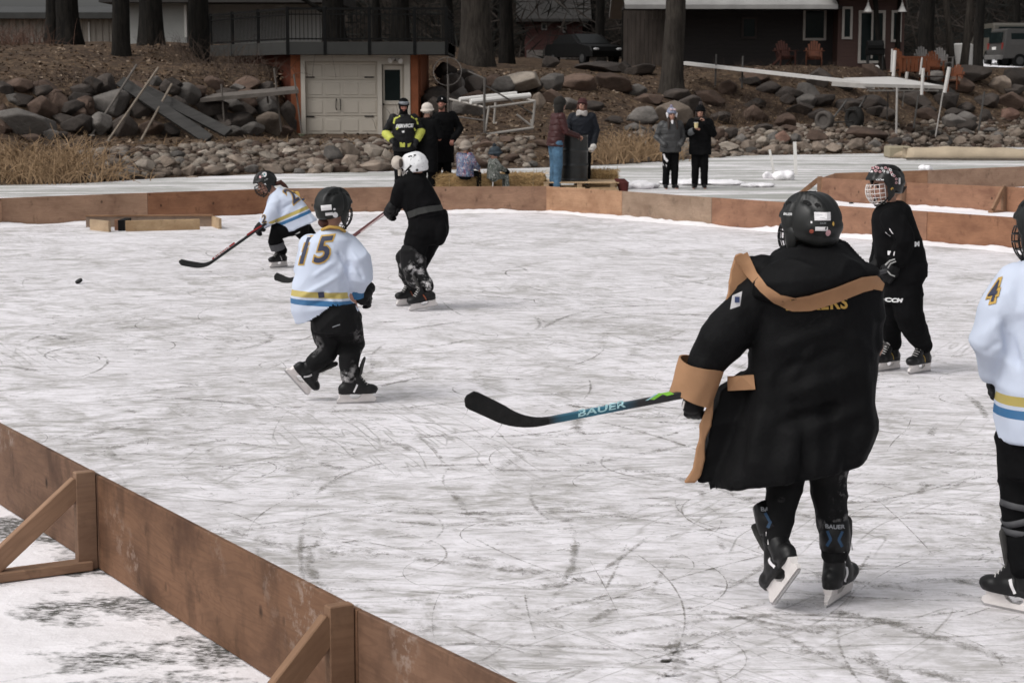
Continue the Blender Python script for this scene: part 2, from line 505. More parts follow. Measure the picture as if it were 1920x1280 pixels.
# ================================================================ rink boards
def wood_material(name, base, dark, knots=.5, swirl=1.0, scuff=False):
    m, nt, b = nt_new(name)
    c = coord(nt)
    rnd = nt.nodes.new('ShaderNodeObjectInfo').outputs['Random']
    sh = nd(nt, 'ShaderNodeCombineXYZ', {0: mth(nt, 'MULTIPLY', rnd, 37), 1: 0.0, 2: mth(nt, 'MULTIPLY', rnd, 11)}).outputs[0]
    cc = nd(nt, 'ShaderNodeVectorMath', {0: c, 1: sh}, operation='ADD').outputs[0]
    g1 = nz(nt, mapping(nt, cc, sca=(.9, 3, 5)), 1.6, 3, .5, .8 * swirl)
    rings_ = mth(nt, 'SINE', mth(nt, 'MULTIPLY', g1, 70.0))
    fine = nz(nt, mapping(nt, cc, sca=(2.2, 30, 60)), 1.0, 5, .7)
    blot = nz(nt, mapping(nt, cc, sca=(1, 1, 1.6)), 2.2, 5, .6, .3)
    dirt = nz(nt, mapping(nt, cc, sca=(1.5, 1, 1)), 5, 6, .65, .2)
    t = ramp(nt, blot, [(.28, dark), (.5, base), (.72, [min(1, x * 1.25) for x in base])])
    t = mixc(nt, mth(nt, 'MULTIPLY', rng(nt, rings_, -.2, 1), .22), t, dark)
    t = mixc(nt, rng(nt, fine, .5, .75, 0, .45), t, dark)
    t = mixc(nt, rng(nt, dirt, .58, .72, 0, .6), t, [x * .35 for x in dark])
    vo = nd(nt, 'ShaderNodeTexVoronoi', {'Vector': mapping(nt, cc, sca=(1, 1, .75)), 'Scale': 5.5, 'Randomness': 1.0})
    sel = nd(nt, 'ShaderNodeSeparateColor', {0: vo.outputs['Color']}).outputs[0]
    kn = mth(nt, 'MULTIPLY', rng(nt, vo.outputs['Distance'], .05, .13, 1, 0), mth(nt, 'LESS_THAN', sel, knots))
    t = mixc(nt, mth(nt, 'MULTIPLY', kn, .8), t, [x * .22 for x in dark])
    if scuff:      # worn white marks and long streaks of old sealant
        sc1 = mth(nt, 'MULTIPLY', rng(nt, nz(nt, mapping(nt, cc, loc=(3, 0, 1)), 1.6, 2), .58, .66), rng(nt, nz(nt, cc, 17, 6, .75), .50, .58))
        t = mixc(nt, mth(nt, 'MULTIPLY', sc1, .5), t, (.36, .28, .23))
        vk = nd(nt, 'ShaderNodeTexVoronoi', {'Vector': mapping(nt, cc, loc=(.3, 0, .2), sca=(1, 1, .45)), 'Scale': 7.0})
        se = nd(nt, 'ShaderNodeSeparateColor', {0: vk.outputs['Color']}).outputs[1]
        t = mixc(nt, mth(nt, 'MULTIPLY', mth(nt, 'MULTIPLY', rng(nt, vk.outputs['Distance'], .04, .16, 1, 0), mth(nt, 'LESS_THAN', se, .35)), .8), t, [x * .25 for x in dark])
        t = mixc(nt, rng(nt, nz(nt, mapping(nt, cc, sca=(1, 1, .5)), 4.5, 4, .6), .52, .66, 0, .55), t, [x * .6 for x in dark])
    hue = nd(nt, 'ShaderNodeHueSaturation', {'Color': t, 'Value': rng(nt, rnd, 0, 1, .9, 1.1), 'Saturation': rng(nt, mth(nt, 'FRACT', mth(nt, 'MULTIPLY', rnd, 7.3)), 0, 1, .85, 1.0)}).outputs[0]
    nt.links.new(hue, b.inputs['Base Color'])
    b.inputs['Roughness'].default_value = .75
    b.inputs['Specular IOR Level'].default_value = .25
    bump(nt, b, mth(nt, 'ADD', fine, mth(nt, 'MULTIPLY', kn, -1)), .25, .004)
    MATS[name] = m
    return m
PLY_FAR = wood_material('plywood_orange', (.32, .172, .096), (.20, .094, .05), .45)
PLY_TAN = wood_material('plywood_tan', (.34, .20, .12), (.22, .115, .065), .3, 1.6)
PLY_RED = wood_material('plywood_red', (.25, .115, .058), (.155, .064, .032), .55)
PLY_GREY = wood_material('plywood_grey', (.29, .205, .145), (.20, .13, .088), .15)
PLY_NEAR = wood_material('plywood_near', (.165, .082, .042), (.080, .036, .018), .75, 1.3, True)
STUD = wood_material('stud_wood', (.25, .138, .075), (.165, .083, .044), .2, .6)
PALE = wood_material('pallet_wood', (.42, .29, .165), (.28, .175, .09), .4, .6)
HB, BT = .406, .022

def brace(par, fr, L, post=True, foot=.5, side=1):
    """timber brace behind a board; fr: frame at the foot of the post, x outward from the board, z up"""
    X = V((fr[0][0], fr[1][0], fr[2][0]))
    if post:
        g = G().box((.045, 0, .212), (.085, .045, .425), bev=.004)
        obj('post', g, STUD, par, fr)
    f2 = fr @ Matrix.Translation((foot / 2 + .03, 0, .02)); g = G().box((0, 0, 0), (foot, .085, .04), bev=.004)
    obj('foot_beam', g, STUD, par, f2)
    a, b = fr @ V((.07, 0, .37)), fr @ V((foot * .9, 0, .05))
    d = b - a; f3 = frame((a + b) / 2, d, (0, 0, 1))
    obj('strut', G().box((0, 0, 0), (d.length, .04, .085), bev=.004), STUD, par, f3)

def board(name, label, a, b, m, group, out=None, braces=(), foot=.5, th=BT):
    a, b = V(a), V(b); d = b - a
    fr = frame((a + b) / 2 + V((0, 0, HB / 2)), d)
    t = thing(name, label, 'rink board', (a + b) / 2, group)
    g = G().box((0, 0, 0), (d.length - .006, th, HB), bev=.003)
    obj('panel', g, m, t, fr)
    if out is not None:
        n = V((d.y, -d.x, 0)).normalized()
        if n.dot(V(out)) < 0: n = -n
        for s in braces:
            fb = frame(a + d * s + n * th / 2, n)
            brace(t, fb, HB, foot=foot)
    return t

out = V((-1, -.6, 0))
board('rink_board', 'near plywood rink board running out of the picture above the whole timber brace', N0, NA, PLY_NEAR, 'near rink boards', out, (.985,), .52)
board('rink_board', 'long near plywood board with white scuff marks and dark knots between two braces', NA, NB, PLY_NEAR, 'near rink boards', out, (.985,), .42)
board('rink_board', 'nearest plywood rink board with bare upper edge, running out under the picture', NB, NC, PLY_NEAR, 'near rink boards')
segs = [(FAR[i], FAR[i + 1]) for i in range(len(FAR) - 1)]
fl = ['tan far rink board running past the dry reeds, outermost of its row', 'tan far rink board with dark stains behind the low timber frame',
      'reddish far rink board with knots behind the crouching number two skater', 'orange far rink board between the number two skater and the white helmet',
      'orange far rink board below the hay bales and the two children', 'greyish brown far rink board in front of the pallet with the barrel',
      'weathered grey far rink board below the couple standing on the ice', 'long far rink board with swirling grain behind the coat wearer helmet',
      'red brown far rink board behind the caged skater in black', 'red brown far rink board running out behind the cropped skater']
fm = [PLY_TAN, PLY_TAN, PLY_RED, PLY_FAR, PLY_FAR, PLY_TAN, PLY_GREY, PLY_RED, PLY_RED, PLY_RED]
for (a, b), m, l in zip(segs, fm, fl):
    board('rink_board', l, a, b, m, 'far rink boards')

# second small pen behind the far boards
def tp(x, y): return gnd(x, yb(y))
c0, c1, c2, c3 = tp(1541, 333), tp(1699, 342), tp(1887, 350), tp(2080, 358)
d0, d1, d2 = tp(1566, 324.5), tp(1738, 319), tp(1990, 309)
gp = 'boards of the second pen'
board('rink_board', 'red brown board of the rear pen beside the caged helmet, braced at its free end', c0, c1, PLY_RED, gp, V((-.5, -1, 0)), (.985,), .4)
board('rink_board', 'red brown board of the rear pen with a slanting brace', c1, c2, PLY_RED, gp, V((-.5, -1, 0)), (.985,), .4)
board('rink_board', 'snow topped board of the rear pen at the picture edge', c2, c3, PLY_RED, gp)
board('rink_board', 'short end board closing the rear pen', c0, d0, PLY_FAR, gp, V((-1, 0, 0)), (.05,), .5)
board('rink_board', 'orange back board of the rear pen behind the caged helmet', d0, d1, PLY_FAR, gp)
board('rink_board', 'pale tan back board of the rear pen', d1, d2, PLY_TAN, gp)
# snow in the pen between the boards, and on top of one
g = G(); q = [c0, c1, c2, c3, d2 + V((2, 0, 0)), d2, d1, d0]
g.add([(p.x, p.y, .004) for p in q], [tuple(range(len(q)))])
tag(obj('pen_snow', g, SNOW, frame=Matrix.Identity(4)), None, None, kind='structure')
q = [FAR[7], FAR[8], FAR[9], FAR[10], c3, c2, c1, c0]
g = G(); g.add([(p.x, p.y + (.03 if i < 4 else -.03), .006) for i, p in enumerate(q)], [tuple(range(len(q)))])
tag(obj('path_snow', g, SNOW, frame=Matrix.Identity(4)), None, None, kind='structure')

def berm(pts, w, h, seed, side, name='snow_ridge'):
    """low crumbly ridge of scraped snow along a board's foot"""
    r = random.Random(seed); g = G(); secs = []
    for i in range(len(pts) - 1):
        a, b = V(pts[i]), V(pts[i + 1]); L = (b - a).length; n = max(2, int(L / .09))
        nn = V(((b - a).y, -(b - a).x, 0)).normalized() * side
        for k in range(n):
            p = a.lerp(b, k / n)
            hh = h * (.55 + .9 * noise.noise(p * 1.1 + V((seed, 0, 0)))) * (.7 + .6 * r.random()); hh = max(.006, hh)
            ww = w * (.8 + .8 * noise.noise(p * .8 + V((0, seed, 0)))) * r.uniform(.85, 1.15)
            secs.append([p + nn * .0 + V((0, 0, hh)), p + nn * ww * .35 + V((0, 0, hh * .8)), p + nn * ww * .7 + V((0, 0, hh * .35)), p + nn * ww + V((0, 0, -.004))])
    g.rings(secs, False, 0, closed=False)
    return tag(obj(name, g, SNOW, frame=Matrix.Identity(4), smooth=True), 'crumbly ridge of scraped snow along the foot of the boards', None, kind='stuff')
ins = [p + (V((0, 16, 0)) - p).normalized() * .02 for p in FAR]
berm(ins, .35, .055, 3, 1)
berm([c0 - V((0, .03, 0)), c1 - V((0, .03, 0)), c2 - V((0, .03, 0)), c3 - V((0, .03, 0))], .3, .05, 8, 1)

# loose snow lumps on the ice near the white stakes
def lump(px, py, wpx, hpx, seed, label):
    p = gnd(px, py); s = p.y / FOC
    g = G(); r = random.Random(seed)
    for k in range(7):
        g.ell(p + V((r.uniform(-.4, .4) * wpx * s, r.uniform(-.3, .3) * wpx * s, hpx * s * .3)), (wpx * s * r.uniform(.2, .4), wpx * s * .3, hpx * s * r.uniform(.4, .7)))
    me = fuse(g, .03, 3); crumple(me, .015, (9, 9, 9), seed, .03, 9)
    return tag(obj('snow_lump', me, SNOW), label, 'snow lump', 'snow lumps on the ice')
lump(1472, 336, 34, 18, 1, 'rounded lump of snow between the two white stakes')
lump(1440, 333, 16, 12, 2, 'small snow lump at the foot of the leaning white stake')
lump(1420, 349, 60, 6, 3, 'flat heap of broken snow by the standing couple')
lump(1320, 344, 120, 7, 4, 'long low heap of snow behind the standing couple')
lump(1195, 352, 60, 14, 5, 'heap of snow beside the end of the pallet')
lump(1737, 318, 22, 9, 6, 'small snow heap behind the caged helmet at the rear pen')

# ================================================================ terrain
SH = [gnd(x, y) for x, y in [(-300, 356), (0, 346), (150, 343), (300, 333), (480, 326), (740, 320), (1000, 314), (1150, 308), (1400, 290), (1660, 287), (1920, 274), (2200, 266)]]
SH = [(p.x, p.y) for p in SH]
def lin(tab, x):
    if x <= tab[0][0]:
        return tab[0][1]
    for (a, b), (c, d) in zip(tab, tab[1:]):
        if x <= c: return b + (d - b) * (x - a) / (c - a)
    return tab[-1][1]
def shore(x):
    if x < SH[0][0]: return SH[0][1] + (x - SH[0][0]) * .35
    return lin(SH, x) + max(0, x - SH[-1][0]) * .5
PL = [(-6, -.5), (-.6, -.12), (0, .0), (1.5, .28), (3, .5), (5, .58), (9, .66), (10, 1.0), (11.5, 2.0), (14, 2.4), (20, 3.1), (40, 3.6), (100, 5), (400, 14)]
PM = [(-6, -.5), (-.6, -.12), (0, .0), (2, .3), (4, .6), (8, 1.0), (12, 1.6), (15, 2.15), (18, 2.4), (22, 2.6), (40, 2.95), (100, 4.5), (400, 14)]
PR = [(-6, -.5), (-.6, -.12), (0, .0), (2, .4), (3.5, .57), (7.5, .65), (9, 1.1), (12, 2.45), (16, 2.65), (22, 2.8), (40, 3.4), (100, 5), (400, 14)]
def sst(a, b, x):
    t = max(0, min(1, (x - a) / (b - a))); return t * t * (3 - 2 * t)
def hgt(x, y, rough=True):
    t = y - shore(x)
    a, b = sst(-3.5, -1.0, x), sst(4, 8, x)
    z = lin(PL, t) * (1 - a) + lin(PM, t) * a
    z = z * (1 - b) + lin(PR, t) * b
    if rough and t > .5: z += .10 * noise.noise(V((x * .5, y * .5, 0))) + .05 * noise.noise(V((x * 1.6, y * 1.6, 3)))
    if -10.6 < x < -6.3 and 53 < y < 64: z -= max(0, z - 2.62) * min(1, (x + 10.6) / .7, (y - 53) / 2, (64 - y) / 1)
    if -6.75 < x < -2.45 and y < 64.5:          # the boathouse is dug into the bank
        k = min(1, (x + 6.75) / .25, (-2.45 - x) / .25)
        z = z * (1 - k) + min(z, .58) * k
    return z
def hit(px, py, y0=38.0):
    d = ray(px, py); y = y0
    while y < 130:
        p = V((0, 0, EYE)) + d * (y / d.y)
        if p.z <= hgt(p.x, p.y): return p
        y += .15
    return p
def ground_material():
    m, nt, b = nt_new('leafy_bank')
    c = coord(nt)
    n1 = nz(nt, c, .35, 4, .6)
    n2 = nz(nt, c, 3.0, 6, .7)
    vo = nd(nt, 'ShaderNodeTexVoronoi', {'Vector': mapping(nt, c, sca=(1, 1, 1.0)), 'Scale': 9.0})
    sep = nd(nt, 'ShaderNodeSeparateColor', {0: vo.outputs['Color']}).outputs[0]
    t = ramp(nt, n1, [(.3, (.05, .034, .025)), (.5, (.085, .055, .037)), (.7, (.11, .075, .048))])
    t = mixc(nt, rng(nt, n2, .35, .7), t, (.035, .026, .02))
    t = mixc(nt, mth(nt, 'MULTIPLY', rng(nt, sep, .55, .95), rng(nt, n2, .3, .6, .9, .25)), t, (.20, .14, .09))
    nt.links.new(t, b.inputs['Base Color'])
    b.inputs['Roughness'].default_value = .95
    b.inputs['Specular IOR Level'].default_value = .1
    bump(nt, b, mth(nt, 'ADD', n2, mth(nt, 'MULTIPLY', vo.outputs['Distance'], .6)), .9, .06)
    return m
GROUND = ground_material()
xs = [-140, -100, -70, -50, -38, -30] + [-25 + .4 * i for i in range(131)] + [30, 38, 50, 70, 100, 140]
ts = [-4, -2, -1] + [-.6 + .4 * i for i in range(75)] + [31, 34, 38, 44, 52, 64, 80, 110, 160, 260, 400]
g = G(); vs = []
for x in xs:
    for t in ts:
        y = shore(x) + t
        vs.append((x, y, hgt(x, y)))
n = len(ts)
g.add(vs, [(i * n + j, (i + 1) * n + j, (i + 1) * n + j + 1, i * n + j + 1) for i in range(len(xs) - 1) for j in range(n - 1)])
tag(obj('ground', g, GROUND, frame=Matrix.Identity(4), smooth=True), None, None, kind='structure')

# ================================================================ rocks
def rock_material(name, base, warm):
    m, nt, b = nt_new(name)
    c = coord(nt)
    rnd = nt.nodes.new('ShaderNodeObjectInfo').outputs['Random']
    sh = nd(nt, 'ShaderNodeVectorMath', {0: c, 1: nd(nt, 'ShaderNodeCombineXYZ', {0: mth(nt, 'MULTIPLY', rnd, 50), 1: 0.0, 2: 0.0}).outputs[0]}, operation='ADD').outputs[0]
    a = nz(nt, sh, 1.4, 6, .65, .2); d = nz(nt, sh, 9, 6, .7)
    t = ramp(nt, a, [(.3, [x * .55 for x in base]), (.52, base), (.72, warm)])
    t = mixc(nt, rng(nt, d, .5, .8, 0, .55), t, [x * .45 for x in base])
    t = mixc(nt, rng(nt, nz(nt, sh, 22, 4, .6), .6, .75, 0, .4), t, [min(1, x * 1.7) for x in warm])
    t = nd(nt, 'ShaderNodeHueSaturation', {'Color': t, 'Value': rng(nt, rnd, 0, 1, .7, 1.3)}).outputs[0]
    nt.links.new(t, b.inputs['Base Color']); b.inputs['Roughness'].default_value = .9; b.inputs['Specular IOR Level'].default_value = .2
    bump(nt, b, mth(nt, 'ADD', d, a), .7, .05)
    return m
RK = {'g': rock_material('rock_grey', (.13, .118, .108), (.19, .17, .155)), 'd': rock_material('rock_dark', (.06, .050, .044), (.085, .068, .058)),
      't': rock_material('rock_tan', (.22, .175, .14), (.30, .245, .20)), 'p': rock_material('rock_pale', (.31, .265, .22), (.42, .365, .315)), 'b': rock_material('rock_brown', (.105, .072, .056), (.155, .105, .08)),
      'r': rock_material('rock_pink', (.22, .13, .10), (.28, .18, .14))}
TONE = {'g': 'grey', 'd': 'dark', 't': 'tan', 'p': 'pale', 'b': 'brown', 'r': 'pinkish'}
import bmesh
ROCKME = []
for k in range(14):
    bm = bmesh.new(); bmesh.ops.create_icosphere(bm, subdivisions=4, radius=.5)
    r = random.Random(100 + k)
    planes = [(V((r.gauss(0, 1), r.gauss(0, 1), r.gauss(0, .8))).normalized(), r.uniform(.27, .42)) for _ in range(13)]
    for v in bm.verts:
        p = v.co.copy(); dirn = p.normalized()
        f = 1 + .16 * noise.noise(dirn * 1.3 + V((k * 7, 0, 0))) + .06 * noise.noise(dirn * 3.2 + V((0, k * 5, 0))) + .03 * noise.noise(dirn * 8 + V((0, k * 5, 0)))
        q = p * f
        for n_, d_ in planes:
            e = q.dot(n_) - d_
            if e > 0: q -= n_ * e * .93
        v.co = q
    me = bpy.data.meshes.new('rock'); bm.to_mesh(me); bm.free()
    c = [v.co for v in me.vertices]
    mn = V((min(p.x for p in c), min(p.y for p in c), min(p.z for p in c))); mx = V((max(p.x for p in c), max(p.y for p in c), max(p.z for p in c)))
    for v in me.vertices: v.co = V(tuple((v.co[i] - (mn[i] + mx[i]) / 2) / (mx[i] - mn[i]) for i in range(3)))
    me.polygons.foreach_set('use_smooth', [True] * len(me.polygons)); me.materials.append(RK['g']); me.update()
    ROCKME.append(me)
def rock(cx, cy, w, h, tone, label, group, rnd):
    p = hit(cx, cy + h * .42)
    s = p.y / FOC * CT
    k_ = 1.22 if (w > 24 and cy < 250) else 1.1
    W, Hh = w * s * k_, h * s * k_ * 1.03
    me = rnd.choice(ROCKME)
    o = bpy.data.objects.new('boulder' if w > 26 else 'stone', me); COL.objects.link(o)
    c = at(cx, cy, p.y + W * .12)
    o.rotation_euler = (rnd.uniform(-.12, .12), rnd.uniform(-.15, .15), rnd.choice((0, PI)) + rnd.uniform(-.2, .2))
    o.location = c; o.scale = (W, W * rnd.uniform(.75, 1.0), Hh)
    o.material_slots[0].link = 'OBJECT'; o.material_slots[0].material = RK[tone]
    tag(o, label, 'boulder' if w > 26 else 'stone', group)
    return o
BIG = '''34 163 48 27 b|83 166 45 28 b|194 160 39 34 d|157 174 39 28 d|208 194 62 48 g|350 177 45 37 g|323 160 31 24 d|292 155 24 24 g|79 205 48 42 b|112 197 28 37 b|34 191 48 25 d|153 200 42 34 b|51 233 90 46 g|186 236 45 42 g|143 236 53 34 d|233 239 42 40 d|284 242 42 26 b|394 208 56 37 d|450 233 56 36 d|11 239 36 32 b|4 208 22 26 b
504 233 42 37 t|534 225 34 58 d|456 208 42 30 d|402 157 30 24 b|464 157 44 24 b|473 242 40 22 g|498 194 46 28 d|250 170 40 30 b|330 205 40 40 d|360 235 40 34 d|316 245 40 24 d|420 180 44 26 d|10 170 26 30 d|60 260 40 16 b|110 255 34 16 d|268 205 40 36 d|420 240 44 30 d
626 290 37 31 g|657 287 34 38 t|700 287 37 28 p|655 304 34 26 t|703 312 56 22 t|504 295 34 22 p|594 306 34 22 t|445 301 37 20 t|405 320 42 17 t|512 318 37 20 t|571 298 25 18 t|616 317 19 16 t|470 318 26 17 g|543 317 22 16 t|726 292 22 26 p|467 287 31 14 p|433 316 24 15 p|590 322 24 14 t|636 318 30 13 b|672 322 34 12 t
270 312 39 28 p|309 306 42 26 t|247 323 31 22 g|354 320 24 22 t|400 322 48 17 t|214 306 34 18 t|377 306 28 20 p|298 329 26 12 t|340 304 26 16 g|330 290 30 14 g|420 290 34 14 p|385 288 24 13 p|540 285 30 14 p|575 280 26 12 p|560 322 22 12 g|230 290 30 14 g|280 290 32 14 b|190 320 30 16 b|360 334 22 8 t
963 156 86 31 p|1036 157 38 31 g|1084 157 60 31 b|1151 157 60 31 b|887 155 26 25 g|876 202 58 34 g|1033 183 36 26 b|1010 191 24 32 t|1061 197 40 22 g|1109 200 40 18 d|1195 171 32 22 g|1216 187 50 18 b|1206 219 52 32 g|800 169 40 28 b|845 160 36 36 d|836 132 36 26 d|1033 118 30 22 d|1131 127 92 19 d|1200 133 50 20 d|1170 128 24 24 d|988 301 19 18 t|815 200 36 30 d|840 235 30 24 b|920 155 34 24 b|1000 160 30 26 d|862 178 30 26 g
880 300 60 28 b|905 275 44 18 b|945 262 40 12 b|960 298 30 18 b|865 270 40 18 t|1020 270 34 14 b
1263 215 60 42 t|1330 185 50 26 b|1292 197 40 30 d|1347 254 24 24 b|1371 252 24 24 d|1363 276 43 20 p|1403 276 26 26 t|1430 266 25 19 p|1468 259 28 26 r|1440 283 44 19 t|1342 292 30 14 t|1476 283 20 20 t|1507 276 30 20 t|1534 257 40 24 b|1431 240 30 14 d|1483 241 32 11 b|1407 153 36 16 d|1536 276 26 20 t|1193 240 38 16 g|1222 254 22 26 d|1285 288 16 20 t|1310 275 22 24 b|1388 262 26 20 g|1450 258 22 20 g|1490 262 22 22 g|1380 290 26 14 t|1410 294 28 10 t|1330 268 26 22 t|1240 246 36 20 g|1150 225 30 14 d|1270 180 44 22 d
1800 160 47 26 b|1874 160 33 30 t|1894 191 47 30 b|1894 216 29 22 r|1818 140 58 28 d|1905 147 42 32 d|1738 216 42 22 b|1776 191 42 30 d|1714 189 53 28 d|1633 196 58 30 d|1625 251 73 22 b|1727 265 22 17 t|1765 263 26 18 t|1798 265 26 18 t|1907 251 26 19 t|1849 218 24 24 d|1605 271 31 22 t|1562 278 29 19 t|1796 218 42 26 d|1678 269 27 20 d|1640 272 24 20 g|1700 262 24 20 d|1830 262 26 18 t|1868 262 24 18 t|1890 268 22 14 t|1750 250 26 12 g|1810 248 26 12 g|1858 246 26 12 g|1660 215 40 24 d|1590 200 44 26 d|1540 190 44 22 d|1480 175 46 22 d|1440 165 42 20 d|1500 205 44 20 d|1850 190 40 24 d|1745 165 44 24 d|1690 160 40 22 d|1580 160 44 18 d|1415 195 36 18 d|1900 172 36 20 d'''
rr = random.Random(21)
def zone(x, y):
    if x < 560 and y < 262: return 'stacked in the dark boulder wall beside the boathouse'
    if x < 760 and y >= 262: return 'in the shoreline row below the boathouse'
    if x < 1170 and y < 215: return 'on the bank above the boat lift frame'
    if x < 1170: return 'on the leafy slope behind the hay bales'
    if x < 1560 and y >= 236: return 'in the shoreline row behind the couple on the ice'
    if x < 1400: return 'below the forked tree on the bank'
    if y >= 236: return 'in the shoreline row below the raised dock'
    return 'in the shaded boulder wall below the cabin'
nrock = 0
for tok in BIG.replace('\n', '|').split('|'):
    a = tok.split(); cx, cy, w, h = map(float, a[:4]); tn = a[4]
    z = zone(cx, cy)
    sz = 'very large ' if w > 70 else 'large ' if w > 46 else 'mid-sized ' if w > 30 else 'small '
    sh = 'flat ' if w / h > 1.9 else 'upright ' if w / h < 1.05 else 'rounded '
    rock(cx, cy, w, h, tn, sz + sh + TONE[tn] + (' boulder ' if w > 26 else ' stone ') + z, sz + sh + TONE[tn] + ' rocks ' + z, rr); nrock += 1
# the smaller ones that fill the rows
for k in range(300 - nrock):
    while True:
        x = rr.uniform(180, 1920)
        if 735 < x < 985: continue
        sy = lin([(0, 345), (150, 343), (300, 333), (480, 326), (740, 320), (1000, 314), (1150, 308), (1400, 297), (1660, 288), (1920, 280)], x)
        low_ = rr.random() < .5
        if low_: y = sy - rr.uniform(3, 46)
        else:
            x = rr.choice((rr.uniform(0, 545), rr.uniform(0, 545), rr.uniform(1540, 1920), rr.uniform(1300, 1560), rr.uniform(790, 1000)))
            y = rr.uniform(158, 256) if x < 560 else rr.uniform(140, 238) if x > 1250 else rr.uniform(140, 190)
        if low_ and 1020 < x < 1180 and y > 240: continue
        break
    w = rr.uniform(12, 24) if low_ else rr.uniform(25, 46)
    tn = rr.choice('ttpgbg') if low_ else rr.choice('ddbgg')
    z = zone(x, y)
    kind_ = ' filler stone ' if w <= 26 else ' packed boulder '
    rock(x, y, w, w * rr.uniform(.55, .85), tn, ('small ' if low_ else '') + TONE[tn] + kind_ + z, TONE[tn] + kind_ + z, rr)
# pebbles and rubble between them: nobody could count these
g = G()
for k in range(4200):
    x = rr.uniform(150, 2000)
    sy = lin([(0, 345), (150, 343), (300, 333), (480, 326), (740, 320), (1000, 314), (1150, 308), (1400, 297), (1660, 288), (1920, 280)], x)
    y = sy - rr.uniform(2, 56)
    if 1000 < x < 1180: continue
    p = hit(x, y); s = rr.uniform(.04, .17)
    M = Matrix.Rotation(rr.uniform(0, 6), 3, 'Z') @ Matrix.Rotation(rr.uniform(-.4, .4), 3, 'X')
    g.ell(p + V((0, 0, s * .3)), (s, s * rr.uniform(.6, .9), s * rr.uniform(.4, .7)), M, 7, 4, rr.choice((0, 0, 1, 2)))
tag(obj('shore_rubble', g, [RK['t'], RK['p'], RK['b']], frame=Matrix.Identity(4), smooth=True), 'loose pebbles and rubble along the shore', None, kind='stuff')
# ================================================================ dry reeds and brush
def blade_material(name, a, b_):
    m, nt, b = nt_new(name)
    c = coord(nt)
    t = mixc(nt, nz(nt, c, 7, 3), a, b_)
    nt.links.new(t, b.inputs['Base Color']); b.inputs['Roughness'].default_value = .8; b.inputs['Specular IOR Level'].default_value = .2
    MATS[name] = m
    return m
REED = blade_material('dry_reed', (.13, .082, .047), (.40, .27, .155))
TWIG = blade_material('bare_twig', (.045, .032, .026), (.085, .06, .045))
STRAW = blade_material('straw', (.30, .19, .09), (.52, .36, .17))
DRYG = blade_material('dry_grass', (.12, .075, .045), (.24, .16, .09))
def blades(g, base, n, spread, h, w, rnd, lean=.5, droop=.4, segs=4, bias=V((0, 0, 0))):
    for k in range(n):
        p = base + V((rnd.gauss(0, spread), rnd.gauss(0, spread * .6), -.02))
        hh = h * rnd.uniform(.35, 1.1); a = rnd.uniform(0, 2 * PI); l = abs(rnd.gauss(0, lean))
        d = (V((math.cos(a) * l, math.sin(a) * l, 1)) + bias).normalized()
        dr = V((math.cos(a), math.sin(a), -.6)) * rnd.uniform(0, droop)
        if rnd.random() < .14 and segs > 3:      # snapped reed
            dr *= 3
        pts = [p + d * hh * i / segs + dr * hh * (i / segs) ** 2.5 for i in range(segs + 1)]
        ww = w * rnd.uniform(.6, 1.3)
        g.strip(pts, [ww * (1 - .75 * i / segs) for i in range(segs + 1)], V((rnd.gauss(0, .4), -1, .1)))
def clump(name, label, cells, mat_, seed, **kw):
    rnd = random.Random(seed); g = G()
    for px, py, n, sp, h in cells:
        blades(g, hit(px, py), n, sp, h, kw.get('w', .016), rnd, kw.get('lean', .5), kw.get('droop', .4), kw.get('segs', 4))
    return tag(obj(name, g, mat_, frame=Matrix.Identity(4), fix=False), label, None, kind='stuff')
clump('dry_reeds', 'dense tangle of dry tan reeds at the ice edge below the boulder wall', [(x, y, 62, .38, h) for x, y, h in
      [(0, 340, .8), (20, 318, .9), (35, 342, .7), (60, 325, .95), (75, 343, .7), (95, 338, .75), (110, 318, 1.0), (130, 340, .8), (150, 332, .95), (165, 322, .9), (180, 338, .6), (200, 334, .4), (40, 300, .7), (5, 300, .6), (125, 302, .6), (-30, 330, .9)]], REED, 5, lean=.6, droop=.55, w=.024)
clump('dry_reeds', 'clump of dry tan reeds behind the barrel beside the standing couple', [(x, y, 75, .33, h) for x, y, h in
      [(1125, 306, .75), (1145, 303, .95), (1165, 302, 1.0), (1185, 300, 1.0), (1205, 300, .95), (1222, 302, .8), (1240, 300, .75), (1160, 292, .9), (1200, 290, .9)]], REED, 6, lean=.55, droop=.55, w=.024)
clump('dry_grass', 'withered grass tufts at the edge of the shore rocks', [(x, lin([(0, 345), (480, 326), (740, 320), (1000, 314), (1400, 297), (1920, 280)], x) - o, 14, .3, .35) for x, o in
      [(200, 55), (260, 60), (330, 58), (400, 58), (450, 60), (520, 55), (600, 52), (660, 54), (860, 35), (905, 28), (940, 22), (975, 18), (1010, 14), (890, 50), (925, 44), (1020, 45), (1060, 50), (1110, 60), (1350, 60), (1420, 62), (1500, 60), (1300, 62), (1330, 70), (1380, 66), (1860, 40), (1780, 42)]], DRYG, 7, lean=.9, droop=.8, w=.02)
clump('brush', 'dark leafless brush along the top of the bank', [(x, y, 40, .6, h) for x, y, h in
      [(390, 150, 1.2), (420, 130, 1.3), (445, 140, 1.1), (470, 130, 1.2), (500, 145, 1.1), (365, 120, .9), (250, 150, .5), (215, 148, .5), (130, 150, .5), (110, 160, .5), (160, 145, .4), (310, 100, .8), (330, 95, .7), (1340, 230, 1.0), (1375, 232, .9), (1410, 230, .9), (1450, 225, .9), (1480, 228, .8), (1385, 210, .9), (1430, 200, 1.0), (1300, 225, .5), (815, 225, .6), (800, 240, .6),
       (1520, 140, .7), (1590, 138, .6), (1660, 150, .7), (1440, 140, .7), (1360, 135, .6)]], TWIG, 8, lean=.6, droop=.5, w=.014)
